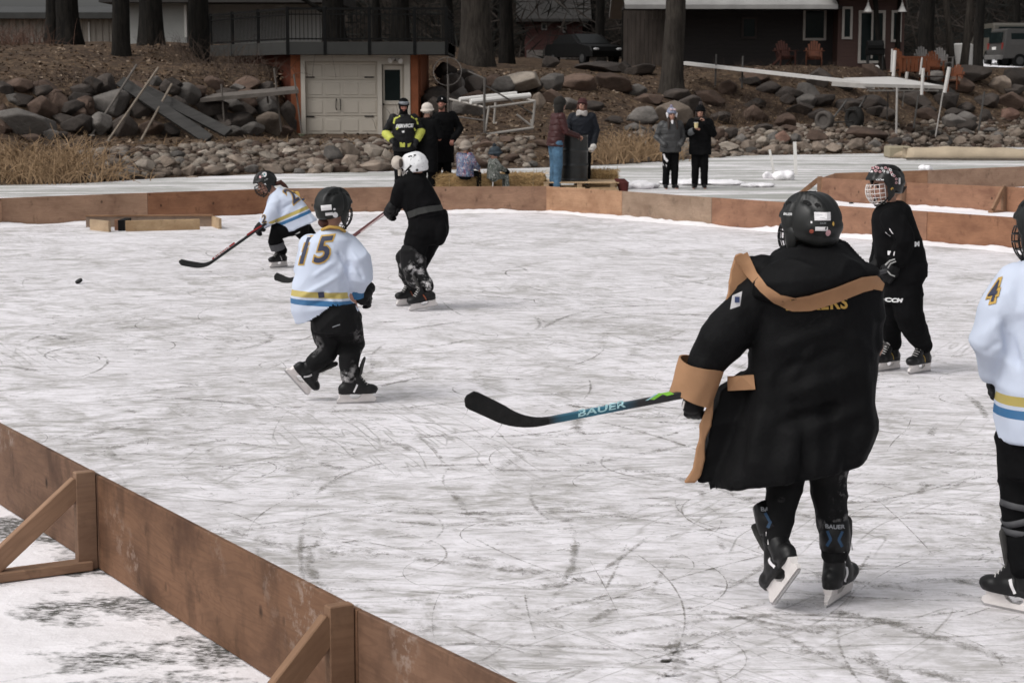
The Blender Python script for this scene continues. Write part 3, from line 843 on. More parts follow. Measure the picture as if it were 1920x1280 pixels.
clump('brush', 'reddish bare shrub in front of the long metal shed', [(x, y, 60, .5, h) for x, y, h in [(20, 84, .9), (45, 82, 1.0), (70, 84, .9), (0, 86, 1.0)]], blade_material('red_twig', (.07, .038, .028), (.12, .065, .045)), 9, lean=.6, w=.014)
# fallen leaves, too many to count
g = G(); rr = random.Random(31)
for k in range(13000):
    x = rr.uniform(-30, 1950)
    y = rr.uniform(85, 300)
    if 700 < x < 1250: y = rr.uniform(130, 305)
    p = hit(x, y) + V((0, 0, .02)); s = rr.uniform(.035, .095)
    M = Matrix.Rotation(rr.uniform(0, 6), 3, 'Z') @ Matrix.Rotation(rr.gauss(0, .6), 3, 'X') @ Matrix.Rotation(rr.gauss(0, .5), 3, 'Y')
    g.add([M @ V(q) * s + p for q in ((-1, 0, 0), (0, -.55, .15), (1, 0, 0), (0, .55, .15))], [(0, 1, 2, 3)], rr.choice((0, 0, 1, 2)))
tag(obj('leaf_litter', g, [mk('leaf_a', (.115, .075, .047), .9), mk('leaf_b', (.27, .205, .15), .9), mk('leaf_c', (.065, .042, .03), .9)], frame=Matrix.Identity(4), fix=False), 'fallen brown leaves strewn over the bank', None, kind='stuff')

# ================================================================ trees
def bark_material(name, a, b_):
    m, nt, b = nt_new(name)
    c = coord(nt)
    f = nz(nt, mapping(nt, c, sca=(1, 1, .16)), 9, 6, .7, .5)
    t = ramp(nt, f, [(.35, a), (.65, b_)])
    t = mixc(nt, rng(nt, nz(nt, c, 1.2, 3), .45, .7, 0, .5), t, a)
    nt.links.new(t, b.inputs['Base Color']); b.inputs['Roughness'].default_value = .95; b.inputs['Specular IOR Level'].default_value = .1
    bump(nt, b, f, 1.0, .06)
    MATS[name] = m
    return m
BARK = bark_material('bark_dark', (.008, .0075, .007), (.024, .021, .018))
BARK2 = bark_material('bark_grey', (.028, .024, .021), (.07, .060, .051))
def limb(g, p, d, L, r, depth, rnd):
    n = 5; pts = [p]; q = p.copy(); dd = d.copy()
    for i in range(n):
        dd = (dd + V((rnd.gauss(0, .12), rnd.gauss(0, .12), rnd.gauss(.04, .08)))).normalized()
        q = q + dd * L / n; pts.append(q.copy())
    g.tube(pts, [r * (1 - .7 * i / n) for i in range(n + 1)], 7 if depth > 1 else 5)
    if depth > 0:
        for k in range(4):
            i = rnd.randint(1, n)
            nd_ = (dd + V((rnd.gauss(0, .6), rnd.gauss(0, .6), rnd.gauss(.1, .4)))).normalized()
            limb(g, pts[i], nd_, L * rnd.uniform(.45, .7), r * (1 - .7 * i / n) * .7, depth - 1, rnd)
TREES = 'trees on the bank'
def tree(px, wpx, py, label, lean=(0, 0), H_=11.0, mat_=None, fork=None, seed=0, low=(), y0=45.0, dist=None):
    rnd = random.Random(seed * 13 + int(px))
    p = hit(px, py, y0) if dist is None else at(px, py, dist)
    if dist is not None: p.z = hgt(p.x, p.y)
    s = p.y / FOC; r = wpx * s / 2; mat_ = mat_ or BARK
    t = thing('tree', label, 'tree', p, TREES)
    g = G(); n = 22; rr_ = []
    top = fork or H_
    ctr = lambda z: p + V((lean[0] * z + .12 * noise.noise(V((z * .35, px, 0))) * min(1, z), lean[1] * z + .12 * noise.noise(V((z * .35, px, 7))) * min(1, z), z))
    for i in range(n):
        z = -.3 + (top + .3) * (i / (n - 1)) ** 1.5
        k = (1 + .22 * math.exp(-max(0, z) * 2.0)) * (1 - .45 * max(0, z) / H_)
        c = ctr(max(0, z)) + V((0, 0, min(0, z)))
        ring = []
        for j in range(20):
            a = 2 * PI * j / 20
            q = 1 + .10 * noise.noise(V((math.cos(a) * 2, math.sin(a) * 2, z * .5 + px))) + .05 * noise.noise(V((math.cos(a) * 5, math.sin(a) * 5, z * 1.3 + px)))
            q += .12 * math.exp(-max(0, z) * 2.5) * math.cos(a * 4 + px)
            ring.append(c + V((math.cos(a), math.sin(a), 0)) * r * k * q)
        rr_.append(ring)
    g.rings(rr_)
    if fork:
        for dx in (-.42, .38):
            limb(g, ctr(top - .15), V((dx, rnd.uniform(-.1, .2), 1)).normalized(), H_ - top, r * .72, 0, rnd)
    obj('trunk', g, mat_, t, smooth=True)
    g = G()
    for k in range(7):
        z = H_ * rnd.uniform(.45, 1.0); a = rnd.uniform(0, 2 * PI)
        limb(g, ctr(z if not fork else min(z, top)) if not fork else ctr(top) + V((rnd.choice((-.42, .38)) * (z - top) if z > top else 0, 0, max(0, z - top))), V((math.cos(a), math.sin(a), .7)).normalized(), H_ * .35, r * .35, 2, rnd)
    for z, a, L in low:
        limb(g, ctr(z), V((math.cos(a), -.2, math.sin(a))).normalized(), L, r * .28, 2, rnd)
    obj('crown', g, mat_, t, smooth=True)
    return t
tree(101, 30, 84, 'dark trunk nearer the shed wall of the close pair', dist=66, seed=1)
tree(131, 42, 86, 'broad dark trunk touching its thinner twin before the metal shed', dist=65, seed=2, lean=(.01, 0))
tree(228, 32, 104, 'straight dark trunk between the metal shed and the white house', seed=3)
tree(284, 45, 92, 'thick dark trunk in front of the white house wall', seed=4, dist=62)
tree(377, 40, 112, 'thick dark trunk at the end of the deck railing', seed=5)
tree(628, 42, 80, 'dark trunk rising behind the deck railing of the boathouse', seed=6, dist=68, low=((1.6, 2.5, 2.6), (2.2, .5, 2.4), (1.2, 2.8, 2.2)))
tree(892, 58, 124, 'broadest grey brown trunk, beside the end of the deck', mat_=BARK2, seed=7)
tree(1259, 42, 176, 'grey forked tree standing below the cabin roof edge', mat_=BARK2, fork=3.35, lean=(.035, 0), seed=8)
tree(1655, 11, 132, 'slender leaning tree in front of the cabin glass door', lean=(-.13, 0), H_=7, seed=9)
tree(1681, 10, 132, 'slender upright tree beside the cabin glass door', lean=(.03, 0), H_=7, seed=10)
tree(1785, 13, 132, 'slender tree leaning over the garden table', lean=(-.12, 0), H_=8, mat_=BARK2, seed=11)
tree(1806, 15, 132, 'slim grey tree beside the garden table', lean=(.08, 0), H_=8, mat_=BARK2, seed=12)
tree(1832, 20, 126, 'dark trunk in front of the parked off-road car', lean=(.03, 0), H_=9, seed=13)
tree(1903, 14, 124, 'dark trunk behind the tailgate of the parked car', H_=9, seed=14, lean=(0, 0))
for i, (x, w, d_) in enumerate([(705, 20, 88), (752, 34, 80), (840, 24, 88), (950, 26, 84), (1128, 18, 92), (1188, 26, 81), (520, 20, 94), (1738, 30, 92)]):
    tree(x, w, 100, ['dark tree of the wood behind the boathouse', 'dark tree of the wood between boathouse and cabin', 'dark tree of the wood behind the garden chairs'][0 if x < 860 else 1 if x < 1300 else 2], dist=d_, H_=13, seed=30 + i, low=((3.5, 2.6, 2.5), (4.5, .4, 2.5)), lean=(rr.uniform(-.03, .03), 0))
# the far wood reads as one dark mass
rr = random.Random(44); g = G()
for k in range(60000):
    x = rr.uniform(-20, 75); y = rr.uniform(100, 126)
    if x < -16.5 + (y - 100) * -.12: continue
    z = hgt(x, y, False) + 12 * rr.random() ** 1.1
    d = V((rr.gauss(0, 1), rr.gauss(0, .5), rr.gauss(.2, .7))).normalized() * rr.uniform(.4, 1.5)
    u = V((-d.z, 0, d.x)).normalized() * rr.uniform(.012, .05)
    p_ = V((x, y, z)); g.add([p_ - d - u * .3, p_ + d * .2 - u, p_ + d, p_ + d * .2 + u], [(0, 1, 2, 3)], 0 if rr.random() < .6 else 1)
for k in range(90):
    x = rr.uniform(-16, 75); y = rr.uniform(104, 124); z = hgt(x, y, False); r = rr.uniform(.08, .28)
    g.tube([V((x, y, z - .3)), V((x + rr.uniform(-.3, .3), y, z + 6)), V((x + rr.uniform(-.6, .6), y, z + 13))], [r, r * .8, r * .4], 6, mi=2)
tag(obj('far_wood', g, [mk('needles_dark', (.014, .014, .012), .9, .4), mk('twigs_brown', (.035, .028, .024), .9, .4), BARK], frame=Matrix.Identity(4), fix=False), 'dark leafless wood beyond the houses', None, kind='stuff')

hx = [-24, -19, -16, -13, -8, 0, 10, 20, 35, 55, 80, 110]; hy = [96, 106, 114, 122, 130, 145, 170]
g = G(); g.add([(x, y, hgt(x, y, False) - .4 + sst(104, 130, y) * 22 * sst(-19, -12, x) + (.8 * noise.noise(V((x * .3, y * .3, 0))) if y > 104 else 0)) for x in hx for y in hy],
               [(i * 7 + j, (i + 1) * 7 + j, (i + 1) * 7 + j + 1, i * 7 + j + 1) for i in range(len(hx) - 1) for j in range(6)])
tag(obj('wooded_hill', g, mk('hill_floor', (.022, .018, .015), .95, .5, .6, spec=.05), frame=Matrix.Identity(4), smooth=True), None, None, kind='structure')
# ================================================================ boathouse with the deck on top
CREAM = mk('cream_paint', (.56, .515, .45), .55, .05, 3, .05)
CREAM_D = mk('cream_door', (.54, .49, .42), .5, .04, 3)
ORANGE = mk('rust_orange_wall', (.26, .088, .042), .8, .25, 2.5, .3)
MAROON = mk('maroon_wall', (.13, .038, .022), .85, .3, 2)
BLACK = mk('black_metal', (.006, .006, .006), .6, .2, spec=.1)
FASCIA = mk('dark_fascia', (.034, .034, .032), .6, .15, 2)
IRON = mk('dark_iron', (.02, .02, .02), .5, .1)
GLASSD = mk('dark_glass', (.012, .018, .018), .08, .3, 1)
WHITEP = mk('white_paint', (.72, .70, .67), .5, .05)
def P(px, py, y): return at(px, py, y)
BY = 56.0
def bx(px): return at(px, 156, BY).x
def bz(py): return at(960, py, BY).z
bh = thing('boathouse', 'cream fronted boathouse with a garage door, rust red walls and a railed roof deck', 'boathouse', (bx(665), BY, bz(252)))
def slab(g, px0, px1, py0, py1, y0, y1, mi=0):
    x0, x1, z1, z0 = bx(px0), bx(px1), bz(py0), bz(py1)
    g.box(((x0 + x1) / 2, (y0 + y1) / 2, (z0 + z1) / 2), (x1 - x0, y1 - y0, z1 - z0), mi=mi)
    return g
FL = 255
g = G(); slab(g, 545, 563, 103.5, FL, BY + .05, BY + .4); slab(g, 770, 784, 103.5, FL, BY + .05, BY + .4)
obj('pillar', slab(G(), 545, 563.5, 103.5, FL, BY + .03, BY + .4), ORANGE, bh)
obj('pillar', slab(G(), 769.5, 784, 103.5, FL, BY + .03, BY + .4), ORANGE, bh)
g = G()                                             # cream face with two openings
slab(g, 564, 572, 103.5, FL, BY, BY + .3); slab(g, 707.5, 716, 103.5, FL, BY, BY + .3); slab(g, 758, 769, 103.5, FL, BY, BY + .3)
slab(g, 572, 707.5, 103.5, 115, BY, BY + .3); slab(g, 716, 758, 103.5, 121, BY, BY + .3)
obj('front_wall', g, CREAM, bh)
g = G(); x0 = bx(545)
g.add([(x0, BY + .42, bz(100)), (x0, BY + .42, bz(FL)), (at(440, 156, BY + 5.5).x, BY + 5.5, bz(FL)), (at(440, 156, BY + 5.5).x, BY + 5.5, bz(100)), (x0 + .05, BY + .62, bz(100)), (x0 + .05, BY + .62, bz(FL)), (at(440, 156, BY + 5.7).x + .05, BY + 5.7, bz(FL)), (at(440, 156, BY + 5.7).x + .05, BY + 5.7, bz(100))],
      [(0, 1, 2, 3), (4, 7, 6, 5), (0, 4, 5, 1), (3, 2, 6, 7), (0, 3, 7, 4), (1, 5, 6, 2)])
obj('side_wall', g, MAROON, bh)
obj('back_wall', G().box((bx(665), BY + 6.2, bz(180)), (bx(784) - bx(545), .3, 2.6)), MAROON, bh)
obj('side_wall', G().box((bx(779), BY + 3.3, bz(180)), (.25, 5.6, 2.5)), ORANGE, bh)
# garage door of four rows of panels
g = G(); x0, x1 = bx(572.5), bx(707); z0, z1 = bz(252), bz(115.5); nx, nz_ = 4, 4
g.box(((x0 + x1) / 2, BY + .2, (z0 + z1) / 2), (x1 - x0 + .1, .05, z1 - z0 + .06))
rh = (z1 - z0) / nz_; rw = (x1 - x0) / nx
for i in range(nz_):
    g.box(((x0 + x1) / 2, BY + .165, z0 + rh * (i + .5)), (x1 - x0 - .01, .03, rh - .018), bev=.006)
    for j in range(nx):
        g.box((x0 + rw * (j + .5), BY + .147, z0 + rh * (i + .5)), (rw * .82, .02, rh * .66), bev=.008)
gd = obj('garage_door', g, CREAM_D, bh)
for px, sgn in ((631, -1), (637.5, 1)):
    c = P(px, 196, BY + .1)
    obj('handle', G().tube([c + V((0, .04, .16)), c + V((sgn * .012, -.02, .1)), c + V((sgn * .018, -.02, -.1)), c + V((0, .04, -.16))], .014, 6), IRON, gd)
for px, py in ((581, 145), (692, 145), (581, 219), (692, 218)):
    c = P(px, py, BY + .13)
    obj('hinge_strap', G().box(c, (.27, .012, .035)), IRON, gd)
g = G(); slab(g, 717, 757.5, 121.5, 253, BY + .16, BY + .22)
sd_ = obj('side_door', g, CREAM_D, bh)
g = G()
for a in ((718.5, 754, 124, 131), (718.5, 754, 189, 196), (718.5, 720.5, 131, 189), (750, 754, 131, 189)): slab(g, *a, BY + .13, BY + .16)
slab(g, 723, 735, 202, 246, BY + .135, BY + .16); slab(g, 738, 750, 202, 246, BY + .135, BY + .16)
obj('door_frame', g, CREAM, sd_)
obj('window', slab(G(), 720.5, 750, 131, 189, BY + .14, BY + .158), GLASSD, sd_)
obj('door_knob', G().ell(P(719, 196, BY + .1), .03), IRON, sd_)
lm = obj('lamp', G().box(P(739, 112.5, BY - .05), (.1, .12, .06)).tube([P(738, 111, BY - .06), P(742, 114, BY - .1)], .018), IRON, bh)
for px, py, dx in ((734.5, 112, -1), (748, 113, 1)):
    c = P(px, py, BY - .14)
    obj('lamp_head', G().tube([c + V((-.08 * dx, .05, .03)), c, c + V((.05 * dx, -.08, -.03))], [.03, .06, .075], 10), WHITEP, lm)
# deck: fascia, joist ends, railing
DZ0, DZ1 = bz(103), bz(80)
g = G(); xl, xr = bx(545), bx(842)
g.box(((xl + xr) / 2, BY - .55, (DZ0 + DZ1) / 2), (xr - xl, .12, DZ1 - DZ0))
kx, ky = at(398, 156, BY + 5.2).x, BY + 5.2
g.beam(V((xl, BY - .55, (DZ0 + DZ1) / 2)), V((kx, ky, (DZ0 + DZ1) / 2 + .02)), .12, DZ1 - DZ0)
g.beam(V((xr - .06, BY - .49, (DZ0 + DZ1) / 2)), V((xr - .06, BY + 6, (DZ0 + DZ1) / 2)), .12, DZ1 - DZ0)
obj('deck_fascia', g, FASCIA, bh)
g = G(); g.add([(xl, BY - .5, DZ1 + .01), (xr, BY - .5, DZ1 + .01), (xr, BY + 6.2, DZ1 + .01), (kx, BY + 6.2, DZ1 + .01), (kx, ky, DZ1 + .01), (xl, BY - .5, DZ0 + .06), (xr, BY - .5, DZ0 + .06), (xr, BY + 6.2, DZ0 + .06), (kx, BY + 6.2, DZ0 + .06), (kx, ky, DZ0 + .06)],
               [(0, 1, 2, 3, 4), (9, 8, 7, 6, 5), (0, 5, 6, 1), (1, 6, 7, 2), (2, 7, 8, 3), (3, 8, 9, 4), (4, 9, 5, 0)])
obj('deck_floor', g, mk('grey_decking', (.17, .15, .135), .8, .2), bh)
RZ = bz(18)
def post(p, z0, z1, w=.09): obj('railing_post', G().box((p.x, p.y, (z0 + z1) / 2), (w, w, z1 - z0), bev=.01), BLACK, bh)
A0, A1 = V((xl, BY - .58, 0)), V((xr - .05, BY - .58, 0)); K = V((kx, ky - .03, 0))
front = [A0.lerp(A1, t) for t in (0, .235, .515, .80, 1)]
leftr = [A0.lerp(K, t) for t in (.36, .70, 1.0)]
for p in front + leftr: post(p, DZ0 - .02, RZ + .06)
post(V((xr - .05, BY + 3, 0)), DZ0, RZ + .06)
def rail(a, b):
    g = G()
    for z, h in ((RZ, .06), (RZ - .16, .035), (DZ1 + .09, .04)): g.beam(V((a.x, a.y, z)), V((b.x, b.y, z)), .05, h)
    L = (b - a).length; n = int(L / .115)
    for i in range(1, n):
        p = a.lerp(b, i / n); g.box((p.x, p.y, (RZ + DZ1) / 2), (.02, .02, RZ - DZ1 - .1))
    obj('railing', g, BLACK, bh)
rail(A0, A1); rail(A0, K); rail(A1, V((xr - .05, BY + 6, 0)))

# ================================================================ metal shed, white house, red barn
def metal_siding(name, a):
    m, nt, b = nt_new(name); c = coord(nt)
    x = nd(nt, 'ShaderNodeSeparateXYZ', {0: c}).outputs[0]
    s = mth(nt, 'PINGPONG', mth(nt, 'MULTIPLY', x, 1), .14)
    f = rng(nt, s, .02, .06)
    nt.links.new(mixc(nt, mth(nt, 'MULTIPLY', nz(nt, c, 2, 4), .4), a, [q * .6 for q in a]), b.inputs['Base Color'])
    b.inputs['Roughness'].default_value = .55; bump(nt, b, f, 1.0, .04)
    return m
SIDING = metal_siding('ribbed_metal', (.34, .30, .26))
SY = 82.0
def X_(px, y): return at(px, 156, y).x
def Z_(py, y): return at(960, py, y).z
sh = thing('metal_shed', 'long low shed of ribbed beige metal under a dark roof', 'shed', (X_(90, SY), SY, Z_(90, SY)))
xa, xb = X_(-260, SY), X_(232, SY)
fr = frame(V(((xa + xb) / 2, SY, Z_(66, SY))), (1, 0, 0))
obj('wall', G().box((0, 3, 0), (xb - xa, 6, Z_(35, SY) - Z_(97, SY))), SIDING, sh, fr)
g = G(); e = SY - .6
g.prism([(-3.7, 0), (3.7, 0), (3.7, .2), (0, Z_(12, SY + 3) - Z_(35, SY)), (-3.7, .25)], frame(V(((xa + xb) / 2, SY + 3.0, Z_(36, SY))), (0, 1, 0)), -(xb - xa) / 2 - .4, (xb - xa) / 2 + .4)
obj('roof', g, mk('shed_roof', (.048, .048, .046), .6, .2, 1.5), sh)
g = G().box((X_(170, SY), SY - .03, Z_(66, SY)), (.06, .04, 1.1)); obj('downpipe', g, WHITEP, sh)

def lap_siding(name, a, pitch=.12):
    m, nt, b = nt_new(name); c = coord(nt)
    z = nd(nt, 'ShaderNodeSeparateXYZ', {0: c}).outputs[2]
    f = mth(nt, 'FRACT', mth(nt, 'MULTIPLY', z, 1 / pitch))
    nt.links.new(mixc(nt, nz(nt, c, 3, 4), [q * .8 for q in a], a), b.inputs['Base Color'])
    b.inputs['Roughness'].default_value = .7; bump(nt, b, mth(nt, 'SUBTRACT', 1, f), 1.0, .025)
    return m
LAPW = lap_siding('white_lap_siding', (.40, .40, .38))
HY = 78.0
hz = thing('white_house', 'pale house of white lap siding standing behind the thick dark trunks', 'house', (X_(300, HY), HY, Z_(95, HY)))
xa, xb = X_(238, HY), X_(352, HY)
z0, z1 = Z_(100, HY), Z_(3, HY)
obj('wall', G().box((0, 0, 0), (xb - xa, 7, z1 - z0)), LAPW, hz, frame(V(((xa + xb) / 2, HY + 3.5, (z0 + z1) / 2)), (1, 0, 0)))
obj('corner_trim', G().box((xb - .03, HY - .02, Z_(40, HY)), (.1, .06, (z1 - z0) * .62)), WHITEP, hz)
zz = z1
obj('roof', G().prism([(-4.4, -.05), (0, 2.4), (4.4, -.05), (4.4, -.25), (-4.4, -.25)], frame(V(((X_(198, HY) + X_(640, HY)) / 2, HY + 3.5, zz + .18)), (0, 1, 0)), -(X_(640, HY) - X_(198, HY)) / 2, (X_(640, HY) - X_(198, HY)) / 2), mk('roof_dark', (.05, .047, .045), .8, .2), hz)
xm = X_(604, HY)
obj('wall', G().box((0, 0, 0), (xm - xb, 6.0, z1 - z0)), lap_siding('shaded_lap_siding', (.42, .41, .39)), hz, frame(V(((xm + xb) / 2, HY + 4.2, (z0 + z1) / 2)), (1, 0, 0)))
RY = 104.0
rb = thing('red_barn', 'small dull red outbuilding half hidden in the dark wood', 'outbuilding', (X_(1040, RY), RY, Z_(110, RY)))
LAPR = lap_siding('red_lap', (.075, .022, .018), .2)
obj('wall', G().box((0, 0, 0), (X_(1092, RY) - X_(985, RY), 4, Z_(36, RY) - Z_(118, RY))), LAPR, rb, frame(V((X_(1038, RY), RY + 2, Z_(77, RY))), (1, 0, 0)))
obj('roof', G().prism([(-2.6, 0), (0, 1.5), (2.6, 0), (2.6, -.15), (-2.6, -.15)], frame(V((X_(1038, RY), RY + 2, Z_(36, RY))), (0, 1, 0)), -2.0, 2.0), mk('roof_dark', (.05, .047, .045)), rb)
for px, py, w_, h_ in ((1020, 50, .3, .38), (1058, 52, .2, .55)):
    w = obj('window', G().box((X_(px, RY), RY - .04, Z_(py, RY)), (w_, .08, h_)), mk('grey_trim', (.30, .29, .28)), rb)
    obj('pane', G().box((X_(px, RY), RY - .09, Z_(py, RY)), (w_ * .55, .04, h_ * .6)), GLASSD, w)
obj('base_course', G().box((X_(1038, RY), RY - .06, Z_(103, RY)), (2.9, .1, .5)), mk('concrete', (.20, .18, .165), .9, .2), rb)

# ================================================================ cabin
CY = 75.0
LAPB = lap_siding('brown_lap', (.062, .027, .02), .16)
LAPC = lap_siding('shaded_brown_lap', (.014, .0085, .0075), .16)  # shadow on the long cabin front, put into the siding colour
cb = thing('cabin', 'brown lap sided cabin with white window frames under a broad dark roof', 'cabin', (X_(1480, CY), CY, Z_(135, CY)))
z0, z1 = Z_(140, CY), Z_(-6, CY)
def cw(px0, px1, yo, m, dp=5.0):
    a, b_ = X_(px0, CY), X_(px1, CY)
    obj('wall', G().box((0, 0, 0), (b_ - a, dp, z1 - z0)), m, cb, frame(V(((a + b_) / 2, CY + yo + dp / 2, (z0 + z1) / 2)), (1, 0, 0)))
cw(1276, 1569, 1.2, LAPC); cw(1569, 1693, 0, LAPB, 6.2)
def win(par, px0, px1, py0, py1, yo, trim=.09):
    a, b_, t, bt = X_(px0, CY), X_(px1, CY), Z_(py0, CY), Z_(py1, CY)
    g = G(); y = CY + yo - .03
    g.box(((a + b_) / 2, y, t - trim / 2), (b_ - a, .08, trim)); g.box(((a + b_) / 2, y, bt + trim / 2), (b_ - a, .08, trim))
    g.box((a + trim / 2, y, (t + bt) / 2), (trim, .08, t - bt - 2 * trim)); g.box((b_ - trim / 2, y, (t + bt) / 2), (trim, .08, t - bt - 2 * trim))
    return g, G().box(((a + b_) / 2, y + .01, (t + bt) / 2), (b_ - a - 2 * trim + .01, .03, t - bt - 2 * trim + .01))
TRIM = mk('window_trim', (.40, .37, .34), .6, .08)
for a in ((1512, 1556, 14, 75, 1.2), (1576, 1595.5, 13, 74, 0), (1668, 1687, 20, 79, 0), (1276, 1287, 18, 66, 1.2), (1395, 1425, 30, 72, 1.2)):
    f, p = win(cb, *a)
    w = obj('window', f, TRIM, cb) if a[0] != 1395 else obj('window', f, mk('dark_trim', (.04, .03, .028)), cb)
    obj('pane', p, GLASSD, w)
f, p = win(cb, 1607, 1657, 20, 119, 0, .1)
x_ = X_(1632.5, CY); f.box((x_, CY - .03, Z_(65, CY)), (.07, .07, Z_(22, CY) - Z_(117, CY) - .1))
dr_ = obj('glass_door', f, TRIM, cb); obj('pane', p, GLASSD, dr_)
# roof: pitched towards the lake with a wide overhang
g = G(); xl_, xr_ = X_(1168, CY), X_(1560, CY)
ez = Z_(7, CY - 1.2)
def pitch(xl_, xr_, ey, ez, rise=2.6, run=6.0):
    return G().prism([(0, 0), (run, rise), (2 * run, 0), (2 * run, -.16), (run, rise - .18), (0, -.16)], frame(V((0, ey, ez)), (0, 1, 0)), -xr_, -xl_)
obj('roof', pitch(xl_, X_(1560, CY), CY - 1.0, Z_(9, CY - 1)), mk('metal_roof', (.30, .29, .28), .5, .15, 1.2), cb)
obj('roof', pitch(X_(1540, CY), X_(1712, CY), CY - 1.3, Z_(-14, CY - 1.3)), mk('metal_roof', (.3, .29, .28)), cb)
obj('eave', G().box(((xl_ + X_(1570, CY)) / 2, CY + .2, Z_(14, CY - .6)), (X_(1570, CY) - xl_, 2.0, .12)), mk('soffit', (.02, .016, .015), .8), cb)
# grey board fence beside the cabin
fy = 79.0
def fence(px0, px1, py0, py1, y, label, m):
    t = thing('board_fence', label, 'fence', (X_((px0 + px1) / 2, y), y, Z_(py1, y)))
    a, b_ = X_(px0, y), X_(px1, y); z0, z1 = Z_(py1, y) - .3, Z_(py0, y)
    g = G(); n = int((b_ - a) / .16); r = random.Random(3)
    for i in range(n): g.box((a + (i + .5) * (b_ - a) / n, y, (z0 + z1) / 2), ((b_ - a) / n - .012, .03, z1 - z0 + r.uniform(-.03, .03)))
    obj('boards', g, m, t)
    for i in range(3): obj('post', G().box((a + (b_ - a) * i / 2, y + .08, (z0 + z1) / 2), (.12, .12, z1 - z0 + .1)), BARK, t)
fence(1168, 1262, 18, 112, fy, 'tall weathered board fence running up to the cabin behind the forked tree', mk('weathered_board', (.075, .062, .054), .9, .35, 4, stretch=(1, 1, .2)))

# hanging lamps under the cabin eave
for px in (1627.5, 1691.5):
    p = P(px, 16, CY - .9)
    t = thing('hanging_lamp', 'white cone lamp hanging before the glass door' if px < 1650 else 'white cone lamp hanging at the cabin corner', 'lamp', p, 'white lamps hanging from the cabin eave')
    obj('rod', G().tube([p + V((0, 0, .2)), p + V((0, 0, .62))], .015, 6), WHITEP, t)
    obj('lamp_shade', G().tube([p + V((0, 0, .22)), p + V((0, 0, .12)), p + V((0, 0, -.13))], [.03, .05, .17], 14), WHITEP, t)

# ================================================================ garden furniture
ADI = mk('orange_cedar', (.15, .048, .02), .7, .2, 5, .1, stretch=(1, 1, .3))
ADI2 = mk('dark_cedar', (.04, .013, .009), .75, .2, 5)
GREYW = mk('grey_slats', (.30, .28, .265), .7, .15)
def adirondack(p, rz, m, label, s=1.0):
    t = thing('garden_chair', label, 'garden chair', p, 'slatted garden chairs by the cabin', rz)
    fr = Matrix.Translation(p) @ Matrix.Rotation(rz, 4, 'Z') @ Matrix.Scale(s, 4)
    def q(g, n): obj(n, g, m, t, fr)
    g = G()
    for i in range(5): g.box((0, -.25 + i * .105, .36 - i * .03), (.52, .09, .022))
    q(g, 'seat')
    g = G()
    for i in range(7):
        a = (i - 3) * .085; h = .78 - .035 * (i - 3) ** 2
        g.beam(V((a * .8, .2, .24)), V((a * 1.15, .2 + .36 * h, .24 + h * .92)), .075, .02, up=(0, -1, .4))
    g.beam(V((-.27, .33, .56)), V((.27, .33, .56)), .025, .07)
    q(g, 'back')
    for sg in (-1, 1):
        q(G().box((sg * .33, -.05, .56), (.13, .74, .024)), 'arm')
        q(G().box((sg * .29, -.32, .275), (.035, .09, .55)), 'leg')
        q(G().beam(V((sg * .27, -.3, .33)), V((sg * .27, .62, .02)), .03, .11), 'leg')
def gp_(px, py, y): 
    p = at(px, py, y); p.z = hgt(p.x, p.y); return p
for px, y, rz, m, l in ((1472, 73, .2, ADI2, 'dark chair in the shade below the cabin wall'), (1526, 73, -.15, mk('brown_cedar', (.085, .028, .014), .75), 'orange chair below the large cabin window'), (1695, 73, .5, ADI, 'orange chair beside the bench at the cabin corner'),
                        (1752, 74.5, 0, ADI, 'orange chair with fanned slats behind the table'), (1788, 74, -.6, ADI, 'orange chair half hidden behind a slender tree'), (1733, 77, .1, GREYW, 'pale grey chair rising behind the table'), (1768, 77, .1, GREYW, 'pale grey chair beside the slender leaning tree')):
    adirondack(gp_(px, 110, y), rz, m, l)
p = gp_(1715, 120, 72.5)
t = thing('garden_bench', 'orange slatted garden bench seen from behind at the cabin corner', 'bench', p)
g = G()
for i in range(8): g.box(p + V((-.52 + i * .148, 0, .68)), (.12, .025, .52))
g.box(p + V((0, 0, .95)), (1.2, .04, .07)); obj('back', g, ADI, t)
obj('seat', G().box(p + V((0, .28, .42)), (1.2, .5, .03)), ADI, t)
for sx in (-.55, .55):
    for sy in (0.02, .5): obj('leg', G().box(p + V((sx, sy, .21)), (.07, .07, .42)), ADI, t)
p = gp_(1752, 122, 72.2)
t = thing('garden_table', 'dark topped garden table between the orange chairs', 'table', p)
obj('tabletop', G().box(p + V((0, 0, .72)), (1.1, .8, .05), bev=.01), mk('table_dark', (.03, .022, .018), .6), t)
for sx in (-.45, .45):
    for sy in (-.3, .3): obj('leg', G().box(p + V((sx, sy, .35)), (.07, .07, .7)), ADI, t)
p = gp_(1640, 120, 72.4)
t = thing('barbecue_grill', 'black covered barbecue grill in front of the glass door', 'grill', p)
obj('hood', G().tube([p + V((-.3, 0, .95)), p + V((.3, 0, .95))], .24, 14), BLACK, t)
obj('firebox', G().box(p + V((0, 0, .78)), (.66, .42, .26), bev=.02), BLACK, t)
for sx in (-.26, .26): obj('leg', G().box(p + V((sx, 0, .33)), (.05, .36, .66)), IRON, t)
obj('gas_bottle', G().tube([p + V((.05, -.1, .05)), p + V((.05, -.1, .2)), p + V((.05, -.1, .28))], [.13, .13, .06], 12), WHITEP, t)

